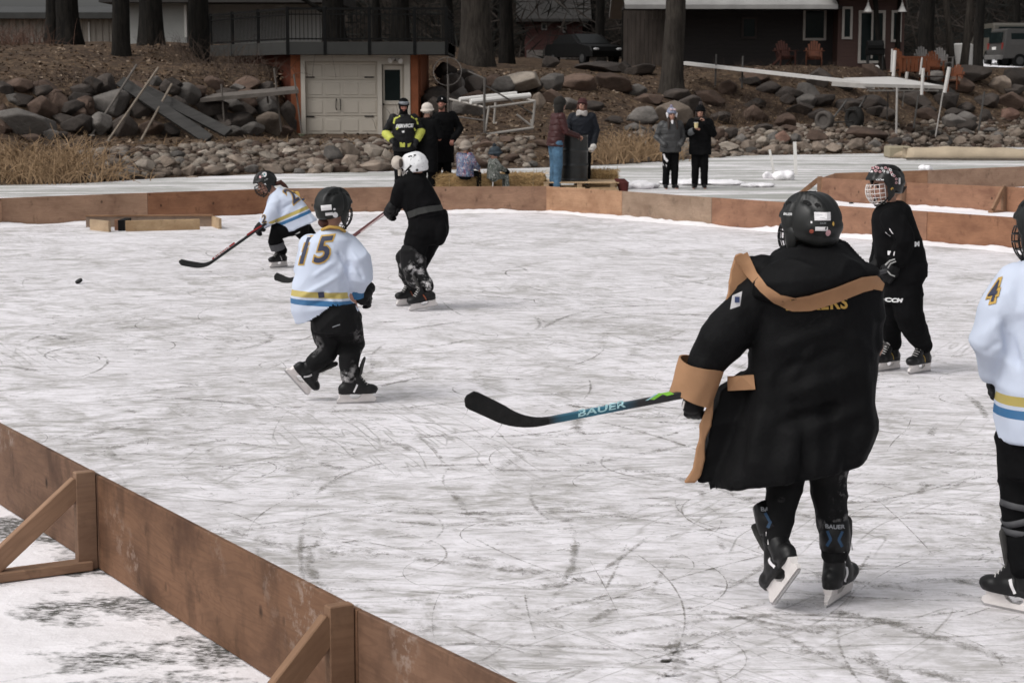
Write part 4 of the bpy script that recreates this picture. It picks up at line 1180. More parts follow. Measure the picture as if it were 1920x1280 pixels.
# ================================================================ parked cars
def car(p, rz, paint, label, boxy, s=1.0):
    t = thing('parked_car', label, 'car', p, None, rz)
    fr = Matrix.Translation(p) @ Matrix.Rotation(rz, 4, 'Z') @ Matrix.Scale(s, 4)
    if boxy: prof = [(-2.2, .45), (-2.25, .75), (-2.2, 1.05), (-2.08, 1.75), (-1.9, 1.85), (.45, 1.83), (.95, 1.12), (2.05, 1.02), (2.2, .8), (2.2, .45)]
    else: prof = [(-2.2, .4), (-2.25, .7), (-2.1, .98), (-1.5, 1.02), (-.9, 1.42), (.2, 1.44), (1.0, 1.0), (2.05, .86), (2.2, .65), (2.2, .4)]
    g = G(); n = len(prof); rr_ = []
    for yy, k, zz in ((-.9, .96, .0), (-.86, 1.0, .02), (.86, 1.0, .02), (.9, .96, 0)):
        rr_.append([fr @ V((x * k, yy * (1 - .12 * max(0, (z - 1)) / .8), z)) for x, z in prof])
    g.rings(rr_)
    obj('body', g, paint, t, smooth=False)
    if boxy:
        obj('rear_window', G().prism([(-.66, 1.18), (.66, 1.18), (.6, 1.68), (-.6, 1.68)], fr @ frame(V((-2.2, 0, 0)), (0, -1, 0)), -.03, .09), GLASSD, t)
        obj('bumper', G().box((0, 0, 0), (.14, 1.8, .22), bev=.04), mk('bumper_grey', (.12, .115, .11), .6), t, fr @ Matrix.Translation((-2.27, 0, .5)))
        obj('number_plate', G().box((0, 0, 0), (.02, .42, .14)), WHITEP, t, fr @ Matrix.Translation((-2.27, 0, .92)))
        for sg in (-1, 1): obj('tail_light', G().box((0, 0, 0), (.06, .16, .34), bev=.02), mk('tail_red', (.22, .03, .025), .3), t, fr @ Matrix.Translation((-2.2, sg * .76, 1.0)))
        for sg in (-1, 1): obj('side_window', G().box((0, 0, 0), (2.1, .05, .42), bev=.015), GLASSD, t, fr @ Matrix.Translation((-.75, sg * .83, 1.42)))
    else:
        g = G().add([fr @ V(q) for q in ((1.02, -.74, 1.02), (1.02, .74, 1.02), (.22, .62, 1.47), (.22, -.62, 1.47), (.9, -.74, 1.0), (.9, .74, 1.0), (.1, .62, 1.43), (.1, -.62, 1.43))], [(0, 1, 2, 3), (4, 7, 6, 5), (0, 3, 7, 4), (1, 5, 6, 2), (0, 4, 5, 1), (3, 2, 6, 7)])
        g = G(); g.add([fr @ V(q) for q in ((1.02, -.74, 1.02), (1.02, .74, 1.02), (.22, .62, 1.47), (.22, -.62, 1.47), (.9, -.74, 1.0), (.9, .74, 1.0), (.1, .62, 1.43), (.1, -.62, 1.43))], [(0, 1, 2, 3), (4, 7, 6, 5), (0, 3, 7, 4), (1, 5, 6, 2), (0, 4, 5, 1), (3, 2, 6, 7)])
        obj('windscreen', g, mk('screen_glass', (.012, .013, .013), .35, spec=.2), t)
        for sg in (-1, 1): obj('headlight', G().ell((0, 0, 0), (.06, .18, .08)), mk('lamp_glass', (.5, .5, .5), .1), t, fr @ Matrix.Translation((2.12, sg * .62, .72)))
    for sx in (-1.35, 1.35):
        for sy in (-.8, .8):
            w = obj('wheel', G().tube([V((0, -.11, 0)), V((0, -.1, 0)), V((0, .1, 0)), V((0, .11, 0))], [.27, .33, .33, .27], 18), BLACK, t, fr @ Matrix.Translation((sx, sy, .33)))
            obj('rim', G().tube([V((0, -.125, 0)), V((0, .125, 0))], .19, 12), mk('rim_grey', (.05, .05, .05), .5), w, fr @ Matrix.Translation((sx, sy, .33)))
pk = gp_(1868, 116, 92)
car(pk, PI / 2 + .06, mk('beige_car_paint', (.10, .092, .078), .35, .06), 'beige off-road car parked behind the trees, tailgate towards the lake', True, 1.05)
pk = gp_(1945, 116, 89)
car(pk, .2, mk('grey_car_paint', (.07, .067, .064), .35, .06), 'grey off-road car cut off beside the beige one', True, .95)
pk = gp_(1095, 104, 82)
car(pk, -PI / 2 + .5, mk('black_car_paint', (.006, .006, .006), .5, .1, spec=.15), 'dark car parked in the shade before the red outbuilding', False, .9)
q = [gp_(1790, 126, 84), gp_(1990, 126, 84), gp_(2000, 118, 110), gp_(1790, 118, 110)]
g = G(); nn = 12; vs = []
for i in range(nn):
    for j in range(nn):
        a = q[0].lerp(q[1], i / (nn - 1)); b_ = q[3].lerp(q[2], i / (nn - 1)); p = a.lerp(b_, j / (nn - 1)); vs.append((p.x, p.y, hgt(p.x, p.y) + .05))
g.add(vs, [(i * nn + j, (i + 1) * nn + j, (i + 1) * nn + j + 1, i * nn + j + 1) for i in range(nn - 1) for j in range(nn - 1)])
tag(obj('driveway_snow', g, SNOW, frame=Matrix.Identity(4)), None, None, kind='structure')
p = gp_(1838, 124, 80)
tag(obj('white_tank', G().tube([p + V((-.75, 0, .05)), p + V((-.75, 0, 1.0)), p + V((-.75, 0, 1.05))], [.42, .42, .3], 18), WHITEP), 'white upright tank beside the slim grey tree', 'tank')
# ================================================================ raised white dock
ALU = mk('pale_dock', (.55, .53, .51), .5, .06)
ALU2 = mk('dock_pole', (.36, .34, .32), .5, .12)
DARKP = mk('dark_pole', (.07, .066, .062), .5, .2)
t = thing('raised_dock', 'white dock platform with a long ramp, stored high on thin poles above the rocks', 'dock', gnd(1700, 280))
def quadslab(g, pts, th):
    pts = [V(p) for p in pts]; n = len(pts)
    g.add(pts + [p - V((0, 0, th)) for p in pts], [tuple(range(n)), tuple(range(2 * n - 1, n - 1, -1))] + [(j, j + n, (j + 1) % n + n, (j + 1) % n) for j in range(n)])
    return g
obj('platform', quadslab(G(), [P(1622, 157, 60.5), P(1770, 161, 60.5), P(1674, 144, 64.5), P(1582, 146, 64.5)], .09), ALU, t)
obj('skirt', G().beam(P(1621, 160, 60.45), P(1770, 164, 60.45), .04, .1).beam(P(1630, 170, 60.6), P(1760, 170, 60.8), .03, .05), ALU2, t)
g = G()
for i in range(9): a = P(1632 + i * 14, 165, 60.55); g.beam(a, a + V((.11 if i % 2 else -.11, 0, -.1)), .02, .02)
g.beam(P(1560, 157, 61.2), P(1640, 163, 60.46), .05, .14)
obj('truss', g, ALU2, t)
a, b_ = P(1278, 116, 67), P(1640, 156, 61.0); off = V((.2, .62, .02))
obj('ramp', quadslab(G(), [a, b_, b_ + off, a + off], .1), ALU, t)
def pole(px0, py0, px1, py1, y, r, m=ALU2, y1=None, n='pole'):
    return obj(n, G().tube([P(px0, py0, y), P(px1, py1, y1 or y)], r, 8), m, t)
pole(1682, 164, 1680, 279, 60, .035, ALU2); pole(1731, 128, 1728, 178, 60.3, .05, ALU); pole(1722, 178, 1713, 240, 60.4, .025, DARKP)
pole(1780, 126, 1771, 174, 60.3, .06, ALU); pole(1768, 174, 1754, 256, 60.3, .022, ALU2); pole(1678, 95, 1675, 143, 63, .055, ALU); pole(1673, 92, 1671, 135, 65, .03, ALU)
pole(1846, 172, 1835, 245, 62, .03, DARKP); pole(1343, 102, 1341, 160, 66, .03, DARKP); pole(1393, 105, 1391, 165, 65.5, .03, DARKP); pole(1665, 170, 1663, 225, 62, .02, DARKP); pole(1695, 170, 1692, 200, 62.5, .022, ALU2)
pole(1701, 135, 1698, 160, 63, .05, ALU2); pole(1729, 108, 1725, 140, 66, .03, ALU)
# wheels of a roll-in dock
t = thing('dock_trolley', 'old two wheeled dock trolley in the shade under the white ramp', 'trolley', hit(1570, 246))
wy = hit(1548, 243).y
TYRE = mk('tyre_grey', (.085, .075, .068), .9, .2)
def wheel(px, py, rpx, y, rz, m):
    c = P(px, py, y); r = rpx * y / FOC
    fr = Matrix.Translation(c) @ Matrix.Rotation(rz, 4, 'Z')
    prof = [(-.1, .55), (-.13, .8), (-.11, .97), (0, 1.0), (.11, .97), (.13, .8), (.1, .55)]
    g = G(); rr_ = []
    for k in range(25):
        a = 2 * PI * k / 24
        rr_.append([V((x * 1.0, math.cos(a) * q * r, math.sin(a) * q * r)) for x, q in prof])
    g.rings(rr_, False); w = obj('wheel', g, m, t, fr, smooth=True)
    obj('hub', G().tube([V((-.07, 0, 0)), V((.07, 0, 0))], r * .56, 14), m, w, fr)
wheel(1546, 226, 18, wy, .9, TYRE); wheel(1602, 222, 22, wy + .8, .5, mk('tyre_dark', (.02, .019, .018), .9))
obj('frame', G().tube([P(1562, 222, wy), P(1588, 188, wy + .3)], .03, 7).tube([P(1563, 230, wy), P(1600, 228, wy + .8)], .025, 7).tube([P(1580, 196, wy + .2), P(1584, 207, wy + .3), P(1604, 206, wy + .5)], .025, 7).tube([P(1600, 220, wy + .8), P(1625, 180, wy + 1)], .03, 7), DARKP, t)

# tan tarpaulin roll lying on the ice
TARP = mk('tan_canvas', (.40, .325, .235), .8, .12, 2.5, .4)
secs = []
rr = random.Random(5)
for i in range(46):
    f = i / 45; px = 1668 + f * 420; py = 296 + f * 3 + (3 if px > 1700 else 0)
    p = gnd(px, py); hz_ = .33 - .06 * abs(f - .3) + .05 * noise.noise(V((f * 9, 1, 0)))
    if px < 1706: hz_ = .29
    if f > .5: hz_ *= 1 - (f - .5) * .5
    d = .34 + .1 * noise.noise(V((f * 7, 4, 0)))
    ring = []
    for j in range(14):
        a = PI * j / 13
        ring.append(p + V((0, .35 - d * math.cos(a), max(0, hz_ * max(0, math.sin(a)) ** .7 * (1 + .1 * noise.noise(V((f * 14, j * .5, 2))))) + .003)))
    secs.append(ring)
t = thing('tarpaulin', 'long low tan canvas bundle lying on the ice below the shore rocks', 'tarpaulin', gnd(1800, 298))
obj('canvas', G().rings(secs, True), TARP, t, smooth=True)
a = gnd(1669, 296); obj('end_box', G().box(a + V((.28, .4, .155)), (.62, .8, .31), bev=.03), mk('olive_canvas', (.30, .26, .185), .8, .1), t)
obj('base_strip', G().beam(gnd(1700, 300) + V((0, 0, .03)), gnd(2080, 302) + V((0, 0, .03)), .1, .06), mk('dark_strip', (.12, .10, .08), .8), t)

# white stakes in the ice
for px, py, tx, ty, l in ((1454, 331, 1443, 281, 'thin white stake leaning in the snow'), (1493, 327, 1490, 266, 'upright flat white stake beside the rounded snow lump')):
    a = gnd(px, py); b_ = at(tx, ty, a.y)
    tag(obj('white_stake', G().beam(a - V((0, 0, .1)), b_, .075 if px > 1480 else .05, .03, up=(0, -1, 0)), WHITEP), l, 'stake', 'white stakes in the ice')

# ================================================================ boat lift frame
t = thing('boat_lift', 'pale metal boat lift frame with two white bunks on the leafy slope', 'boat lift', hit(910, 252))
y1, y2 = hit(910, 252).y, hit(910, 252).y + 2.2
LIFT = mk('lift_metal', (.36, .335, .305), .5, .12)
LIFTD = mk('lift_dark', (.10, .09, .082), .6, .2)
def bar(pts, r, m=LIFT, n='frame_tube'):
    obj(n, G().tube([P(x, y, d) for x, y, d in pts], r, 8), m, t)
bar([(909, 253, y1), (908, 202, y1), (909, 146, y1)], .035, LIFTD, 'winch_post')
bar([(909, 253, y1), (1000, 240, y1 + .6)], .04); bar([(909, 250, y1), (917, 199, y1)], .03); bar([(914, 202, y1), (1003, 190, y1 + .6)], .032); bar([(998, 240, y1 + .6), (1003, 189, y1 + .6)], .035)
bar([(969, 215, y1 + .5), (1000, 239, y1 + .6)], .028); bar([(929, 192, y2), (926, 232, y2)], .03); bar([(926, 232, y2), (932, 230, y2)], .025); bar([(843, 186, y2), (912, 202, y1)], .03); bar([(840, 217, y2), (909, 226, y1)], .022, LIFTD)
bar([(840, 140, y2), (841, 217, y2)], .03, LIFTD); bar([(845, 186, y2), (845, 214, y2)], .025, LIFTD); bar([(909, 160, y1), (1000, 214, y1 + .6)], .022, LIFTD); bar([(878, 134, y2), (908, 147, y1)], .02, LIFTD); bar([(975, 184, y2 - .8), (1003, 189, y1 + .6)], .025)
bar([(997, 235, y1 + .7), (996, 224, y1 + .7)], .03); bar([(860, 245, y2), (909, 253, y1)], .03, LIFTD)
bar([(862, 187, y1 + .7), (968, 176, y1 + 1.6)], .065, WHITEP, 'bunk'); bar([(882, 191, y1 + .35), (994, 179, y1 + 1.1)], .075, WHITEP, 'bunk')
c = P(839, 134, y2); r_ = 26 * y2 / FOC
obj('hoop_wheel', G().tube([c + V((math.cos(a) * r_, math.sin(a) * .25, math.sin(a) * r_)) for a in [2 * PI * i / 28 for i in range(29)]], .010, 6).tube([c + V((0, 0, -r_)), c + V((0, 0, r_))], .009, 6), LIFTD, t)
# ================================================================ old dock parts leaning on the boulder wall
OLDW = mk('old_grey_plank', (.042, .040, .038), .9, .3, 3, .3, stretch=(.4, 3, 3))
g1 = 'old dock parts on the boulder wall'
yb_ = hit(390, 262).y
for k, (a, b_, w) in enumerate([((226, 153), (392, 262), .30), ((270, 168), (428, 250), .26)]):
    o = obj('dock_plank', G().beam(P(*a, yb_ + 1.8 + k * .3), P(*b_, yb_ - .1 + k * .4), w, .09, up=(0, -.8, .6)).beam(P(a[0] + 6, a[1] - 5, yb_ + 1.85 + k * .3), P(b_[0] + 6, b_[1] - 5, yb_ + k * .4), .05, .12, up=(0, -.8, .6)), OLDW)
    tag(o, 'long dark dock section leaning on the boulders, its foot farther out' if k == 0 else 'second dark dock section leaning on the boulders just above the first', 'dock section', g1)
for k, (a, b_, l) in enumerate([((172, 253), (256, 122), 'thin grey pole leaning on the wall, standing apart by the big grey boulder'), ((202, 265), (297, 127), 'pale pole with a flat foot leaning across the dark dock sections'), ((222, 252), (262, 176), 'short pole leaning beside the pale one'), ((264, 264), (322, 158), 'pole with a dark foot leaning under the dock sections')]):
    d0 = hit(*a).y - .1
    t = thing('leaning_pole', l, 'pole', P(*a, d0), g1)
    obj('shaft', G().tube([P(*a, d0), P(*b_, d0 + 2.0)], .03, 7), mk('tan_pole', (.20, .165, .13), .7) if k % 2 else mk('grey_pole', (.12, .105, .092), .7), t)
    obj('foot', G().tube([P(a[0], a[1] + 2, d0), P(a[0], a[1] - 1, d0)], .08, 10), DARKP if k == 3 else ALU2, t)
yb_ = hit(500, 258).y - .3
t = thing('dock_section', 'weathered grey dock section standing on thin pipe legs beside the boathouse', 'dock section', P(480, 258, yb_))
obj('deck', quadslab(G(), [P(375, 185, yb_), P(560, 168, yb_), P(556, 161, yb_ + .9), P(400, 176, yb_ + .9)], .1), mk('old_deck_plank', (.115, .10, .088), .9, .25, 4, .2), t)
for a, b_, y_ in (((415, 158), (423, 262), yb_ + .1), ((514, 128), (527, 247), yb_ + .5), ((551, 140), (566, 252), yb_ + .1), ((500, 172), (503, 194), yb_ + .6), ((384, 186), (388, 250), yb_ + .7)):
    obj('leg', G().tube([P(*a, y_), P(*b_, y_)], .025, 7), mk('grey_pole', (.17, .15, .13), .7), t)
obj('foot', G().tube([P(566, 251, yb_ + .1), P(566, 256, yb_ + .1)], [.1, .04], 10), mk('green_foot', (.30, .34, .24), .6), t)

# ================================================================ low timber frame on the ice by the far boards
a = gnd(236, 434); b_ = gnd(413, 429.5)
ax = (b_ - a).normalized()
t = thing('timber_frame', 'low empty timber frame of pale planks lying on the ice by the far boards', 'timber frame', (a + b_) / 2)
n_ = V((-ax.y, ax.x, 0)); L = (b_ - a).length; hh = .15
e0 = gnd(171, 431) ; e1 = e0 + ax * L * 1.35
obj('front_plank', G().beam(a + V((0, 0, hh / 2)), a + ax * L * .78 + V((0, 0, hh / 2)), .04, hh, bev=.004), PALE, t, None)
obj('end_plank', G().beam(e0 + V((0, 0, hh / 2)), gnd(206, 435) + V((0, 0, hh / 2)), .04, hh), PALE, t)
obj('end_plank', G().beam(b_ + V((0, 0, hh / 2)), b_ + n_ * .55 + V((0, 0, hh / 2)), .04, hh), PALE, t)
bk0 = e0 + n_ * .55; obj('back_plank', G().beam(bk0 + V((0, 0, hh / 2)), b_ + n_ * .57 + V((0, 0, hh / 2)), .04, hh), PLY_GREY, t)
obj('inner_block', G().box(gnd(226, 433.5) + n_ * .2 + V((0, 0, hh / 2)), (.09, .09, hh)), PLY_RED, t)
obj('inner_block', G().box(gnd(240, 433.5) + n_ * .3 + V((0, 0, hh / 2)), (.09, .5, hh)), BLACK, t)
obj('top_rail', G().beam(e0 + n_ * .55 + V((0, 0, hh + .012)), b_ + n_ * .55 + V((0, 0, hh + .012)), .09, .02), STUD, t)

# pucks
RUB = mk('puck_rubber', (.014, .014, .014), .6, .1)
def puck(p, tilt, label):
    fr = Matrix.Translation(p) @ Matrix.Rotation(tilt, 4, 'Y') @ Matrix.Rotation(.3 if tilt else 0, 4, 'X')
    tag(obj('puck', G().tube([V((0, 0, -.0127)), V((0, 0, -.0115)), V((0, 0, .0115)), V((0, 0, .0127))], [.036, .0381, .0381, .036], 20), RUB, None, fr), label, 'puck', 'hockey pucks')
puck(gnd(148, 532) + V((0, 0, .028)), -.45, 'black puck tilted on its edge as it slides over the rink ice')
puck(gnd(1596, 382.5) + V((0, 0, .018)), 0, 'black puck on the snow strip by the rear pen, a step ahead of its twin')
puck(gnd(1605, 380.5) + V((0, 0, .018)), 0, 'black puck on the snow strip by the rear pen, closer to the boards')

# ================================================================ pallet with barrel, hay bales, log end
PY = 36.6
pz = lambda px, py, y: at(px, py, y)
pc = (at(1018, 340, PY) + at(1158, 345, PY)) / 2; pc.z = 0
t = thing('pallet', 'wooden pallet carrying the black barrel just behind the far boards', 'pallet', pc)
def slat(name, dx, dy, z, sx, sy, sz, m=PALE): obj(name, G().box((0, 0, 0), (sx, sy, sz), bev=.004), m, t, Matrix.Translation(pc + V((dx, dy, z))) @ Matrix.Rotation(-.06, 4, 'Z'))
for i in range(6): slat('deck_board', 0, -.5 + i * .2, .20, 1.42, .15, .022)
for i in (-1, 0, 1): slat('stringer', i * .62, 0, .14, .09, 1.12, .09)
slat('bottom_board', -.3, -.53, .10, .75, .12, .03); slat('bottom_board', .42, -.53, .10, .5, .12, .03); slat('bottom_board', 0, .5, .05, 1.4, .12, .1)
slat('bottom_board', 0, -.56, .045, 1.4, .1, .09)
tag(obj('cloth_rag', G().loft([(pc + V((.80, -.45, .02)), V((.08, 0, 0)), V((0, .12, 0))), (pc + V((.78, -.45, .2)), V((.12, 0, 0)), V((0, .14, 0))), (pc + V((.72, -.42, .27)), V((.10, 0, 0)), V((0, .1, 0)))]), mk('maroon_cloth', (.075, .018, .016), .9, .3, 6, .4)), 'dark red cloth hung over the end of the pallet', 'cloth')
bc = at(1076, 338, PY); bc.z = .212
t = thing('oil_barrel', 'black steel barrel standing on the pallet, the woman in navy behind it', 'barrel', bc)
BAR = mk('barrel_black', (.010, .011, .011), .36, .5, 4, .08, spec=.6)
prof = []
rb_, hb_ = .262, .86
for z in [0, .012, .025, .04] + [.04 + i * .02 for i in range(1, 40)] + [.845, .855, .868]:
    r = rb_
    for q in (.29, .58): r += .018 * math.exp(-((z - q) / .014) ** 2)
    if z < .03 or z > .85: r += .008
    prof.append((z, r))
g = G(); g.rings([[bc + V((r * math.cos(2 * PI * j / 40), r * math.sin(2 * PI * j / 40), z)) for j in range(40)] for z, r in prof], False)
g.rings([[bc + V((r * math.cos(2 * PI * j / 40), r * math.sin(2 * PI * j / 40), z)) for j in range(40)] for z, r in ((.868, .262), (.868, .252), (.6, .25), (.3, .25))], True)
obj('drum', g, BAR, t, smooth=True)
HAYM = mk('hay', (.26, .165, .075), .9, .45, 14, .6, stretch=(.3, 1, 1.5))
def bale(px0, px1, py, y, label, dep=.48, h=.36):
    a, b_ = at(px0, py, y), at(px1, py, y); c = (a + b_) / 2; c.z = 0
    t = thing('hay_bale', label, 'hay bale', c, 'hay bales behind the far boards')
    w = b_.x - a.x; g = G().box(c + V((0, 0, h / 2)), (w, dep, h), bev=.06)
    me = fuse(g, .03, 2); crumple(me, .012, (12, 12, 12), 3, .02, 14)
    obj('bale', me, HAYM, t)
    g = G(); r = random.Random(int(px0))
    for k in range(700):
        s = r.random()
        p = c + V((r.uniform(-.5, .5) * w, r.uniform(-.55, .5) * dep if s < .5 else -dep / 2, h if s < .5 else r.uniform(.02, h)))
        d = V((r.gauss(0, 1), r.gauss(-.3, .6), r.gauss(.1, .6))).normalized() * r.uniform(.04, .13)
        g.strip([p, p + d * .5, p + d + V((0, 0, -.02))], [.009, .008, .003], V((r.gauss(0, 1), -1, .3)))
    so_ = obj('loose_straw', g, STRAW, t, fix=False)
    for k in (-.25, .25): obj('twine', G().tube([c + V((w * k, -dep / 2 - .012, .02)), c + V((w * k, -dep / 2 - .012, h)), c + V((w * k, -.1, h + .012)), c + V((w * k, dep / 2, h + .012))], .006, 5), mk('twine', (.32, .24, .14)), t)
bale(817, 922, 348, 36.0, 'hay bale under the child in the patterned jacket, stack end by the people in black')
bale(926, 1024, 348, 36.4, 'middle hay bale between the children and the jeans wearer')
bale(1092, 1158, 345, 37.6, 'hay bale behind the barrel, by the dark red cloth')
# ================================================================ figures
SKIN = mk('skin', (.42, .235, .175), .55, .12, 9)
SKINR = mk('skin_red', (.42, .19, .145), .55, .12, 9)
EYE_M = mk('eye_dark', (.02, .015, .013), .3, .05)
LIP = mk('lips', (.26, .09, .075), .5, .1)
HAIRD = mk('hair_dark', (.03, .02, .016), .6, .4, 20)
HAIRR = mk('hair_auburn', (.06, .022, .015), .6, .4, 20)
BEARD = mk('beard', (.085, .05, .035), .8, .4, 30)
BLK = mk('black_cloth', (.0055, .0055, .006), .9, .35, 5, .25, spec=.08)
BLKS = mk('black_shell', (.008, .008, .009), .6, .3, 4, .2, spec=.2)
HELM = mk('helmet_black', (.009, .0095, .009), .42, .2, 4, spec=.35)
HELMW = mk('helmet_white', (.70, .70, .71), .4, .06, 5)
DARKV = mk('vent_black', (.004, .004, .004), .8, .1)
WIRE = mk('cage_black', (.02, .02, .021), .35, .1, metal=.4)
WIREW = mk('cage_white', (.72, .68, .66), .4, .05)
STICKER = mk('sticker_white', (.72, .70, .71), .5, .06, 30)
PINK = mk('sticker_pink', (.62, .36, .38), .5, .2, 40)
BOOTB = mk('skate_black', (.008, .008, .0085), .45, .3, 8, spec=.3)
HOLD = mk('skate_holder', (.74, .70, .68), .35, .1, 12)
STEEL = mk('steel', (.45, .44, .44), .3, .1, metal=.8)
LACE = mk('lace_white', (.62, .60, .58), .7, .1)
GLV = mk('glove_black', (.007, .007, .0075), .6, .3, 10, .2, spec=.2)
TAN = mk('tan_trim', (.37, .205, .11), .75, .12, 6, .2)
GOLD = mk('gold_print', (.52, .33, .085), .6, .12)
NAVY = mk('navy_print', (.045, .05, .085), .6, .15)
BLUE = mk('blue_print', (.035, .13, .27), .6, .1)
WHITEC = mk('white_print', (.72, .72, .72), .6, .06)

def jersey_material():
    m, nt, b = nt_new('white_jersey')
    c = coord(nt)
    a = nt.nodes.new('ShaderNodeAttribute'); a.attribute_name = 'band'
    w = (.56, .615, .735)
    t = ramp(nt, a.outputs['Fac'], [(0, w), (.098, (.045, .155, .32)), (.134, w), (.150, (.50, .40, .125)), (.188, w)], 'CONSTANT')
    t = mixc(nt, rng(nt, nz(nt, c, 6, 4), .4, .8, 0, .10), t, (.45, .47, .52))
    nt.links.new(t, b.inputs['Base Color']); b.inputs['Roughness'].default_value = .75; b.inputs['Specular IOR Level'].default_value = .2
    bump(nt, b, nz(nt, c, 350, 2), .15, .001)
    return m
JERSEY = jersey_material()
def snowy(name, base, amt, sc_=14):
    m, nt, b = nt_new(name); c = coord(nt)
    f = mth(nt, 'MULTIPLY', rng(nt, nz(nt, c, sc_, 6, .75), .5, .62), rng(nt, nz(nt, c, 3.2, 2), .62 - amt, .80 - amt))
    nt.links.new(mixc(nt, f, base, (.62, .60, .60)), b.inputs['Base Color']); b.inputs['Roughness'].default_value = .8; b.inputs['Specular IOR Level'].default_value = .2
    bump(nt, b, nz(nt, c, 25, 4), .25, .004)
    return m
SNOWP = snowy('snowy_trousers', (.006, .006, .0065), .10)
SNOWP2 = snowy('snowy_socks', (.006, .006, .0065), .22)

def fmat(o, y, z=(0, 0, 1)):
    """frame whose local y is the forward direction"""
    y = V(y).normalized(); x = y.cross(V(z)).normalized(); zz = x.cross(y)
    m = Matrix((x, y, zz)).transposed().to_4x4(); m.translation = V(o)
    return m
def smat(m, s): return m @ Matrix.Scale(s, 4)

# ---- surfaces to print on
def bvh_of(*objs):
    vs, fs = [], []
    for o in objs:
        b = len(vs); M = WORLD[o.name]
        vs += [M @ v.co for v in o.data.vertices]; fs += [tuple(i + b for i in p.vertices) for p in o.data.polygons]
    return BVHTree.FromPolygons(vs, fs)
def stick_on(bv, pts, dirn, off):
    out_ = []
    miss = 0
    for p in pts:
        h = bv.ray_cast(p - dirn * .6, dirn, 1.6)
        out_.append(h[0] - dirn * off if h[0] is not None else None)
    good = [q for q in out_ if q is not None]
    if not good: return list(pts)
    res = []
    for p, q in zip(pts, out_):
        if q is None:
            best = min(good, key=lambda r: ((r - p) - dirn * (r - p).dot(dirn)).length)
            q = p + dirn * ((best - p).dot(dirn))
        res.append(q)
    return res
def decal(name, bv, c, dirn, up, w, h, m, parent, off=.003, round_=False, n=8):
    """thin patch lying on a surface"""
    dirn = V(dirn).normalized(); r = dirn.cross(V(up)).normalized(); u = r.cross(dirn)
    g = G()
    if round_:
        P_ = [V(c)] + [V(c) + r * (w / 2 * k * math.cos(2 * PI * j / 16)) + u * (h / 2 * k * math.sin(2 * PI * j / 16)) for k in (.5, 1) for j in range(16)]
        f = [(0, 1 + j, 1 + (j + 1) % 16) for j in range(16)] + [(1 + j, 17 + j, 17 + (j + 1) % 16, 1 + (j + 1) % 16) for j in range(16)]
    else:
        P_ = [V(c) + r * (w * (i / n - .5)) + u * (h * (j / n - .5)) for j in range(n + 1) for i in range(n + 1)]
        f = [(j * (n + 1) + i, j * (n + 1) + i + 1, (j + 1) * (n + 1) + i + 1, (j + 1) * (n + 1) + i) for j in range(n) for i in range(n)]
    g.add(stick_on(bv, P_, dirn, off), f)
    return obj(name, g, m, parent, fix=False)
def lettering(name, txt, bv, c, dirn, right, h, m, parent, off=.003, shear=0.0, bold=0.0, space=1.0, squash=1.0, cuts=2, align='CENTER'):
    """words set on a surface; h: letter height"""
    cu = bpy.data.curves.new(name, 'FONT'); cu.body = txt; cu.align_x = align; cu.align_y = 'CENTER'
    cu.size = h / .70; cu.shear = shear; cu.offset = bold; cu.space_character = space; cu.fill_mode = 'BOTH'; cu.resolution_u = 3
    o = bpy.data.objects.new(name, cu); COL.objects.link(o)
    me = bpy.data.meshes.new_from_object(o.evaluated_get(bpy.context.evaluated_depsgraph_get()))
    bpy.data.objects.remove(o); bpy.data.curves.remove(cu)
    bm = bmesh.new(); bm.from_mesh(me)
    bmesh.ops.remove_doubles(bm, verts=bm.verts, dist=1e-5)
    bmesh.ops.triangulate(bm, faces=bm.faces)
    for _ in range(cuts):
        L = [e for e in bm.edges if e.calc_length() > h * .18]
        if L: bmesh.ops.subdivide_edges(bm, edges=L, cuts=1); bmesh.ops.triangulate(bm, faces=[f for f in bm.faces if len(f.verts) > 3])
    dirn = V(dirn).normalized(); right = V(right); right = (right - dirn * right.dot(dirn)).normalized(); up = right.cross(dirn)
    pts = [V(c) + right * (v.co.x * squash) + up * v.co.y for v in bm.verts]
    res = stick_on(bv, pts, dirn, off) if bv is not None else [p - dirn * off for p in pts]
    for v, p in zip(bm.verts, res): v.co = p
    bm.to_mesh(me); bm.free(); me.materials.clear(); me.update()
    return obj(name, me, m, parent)

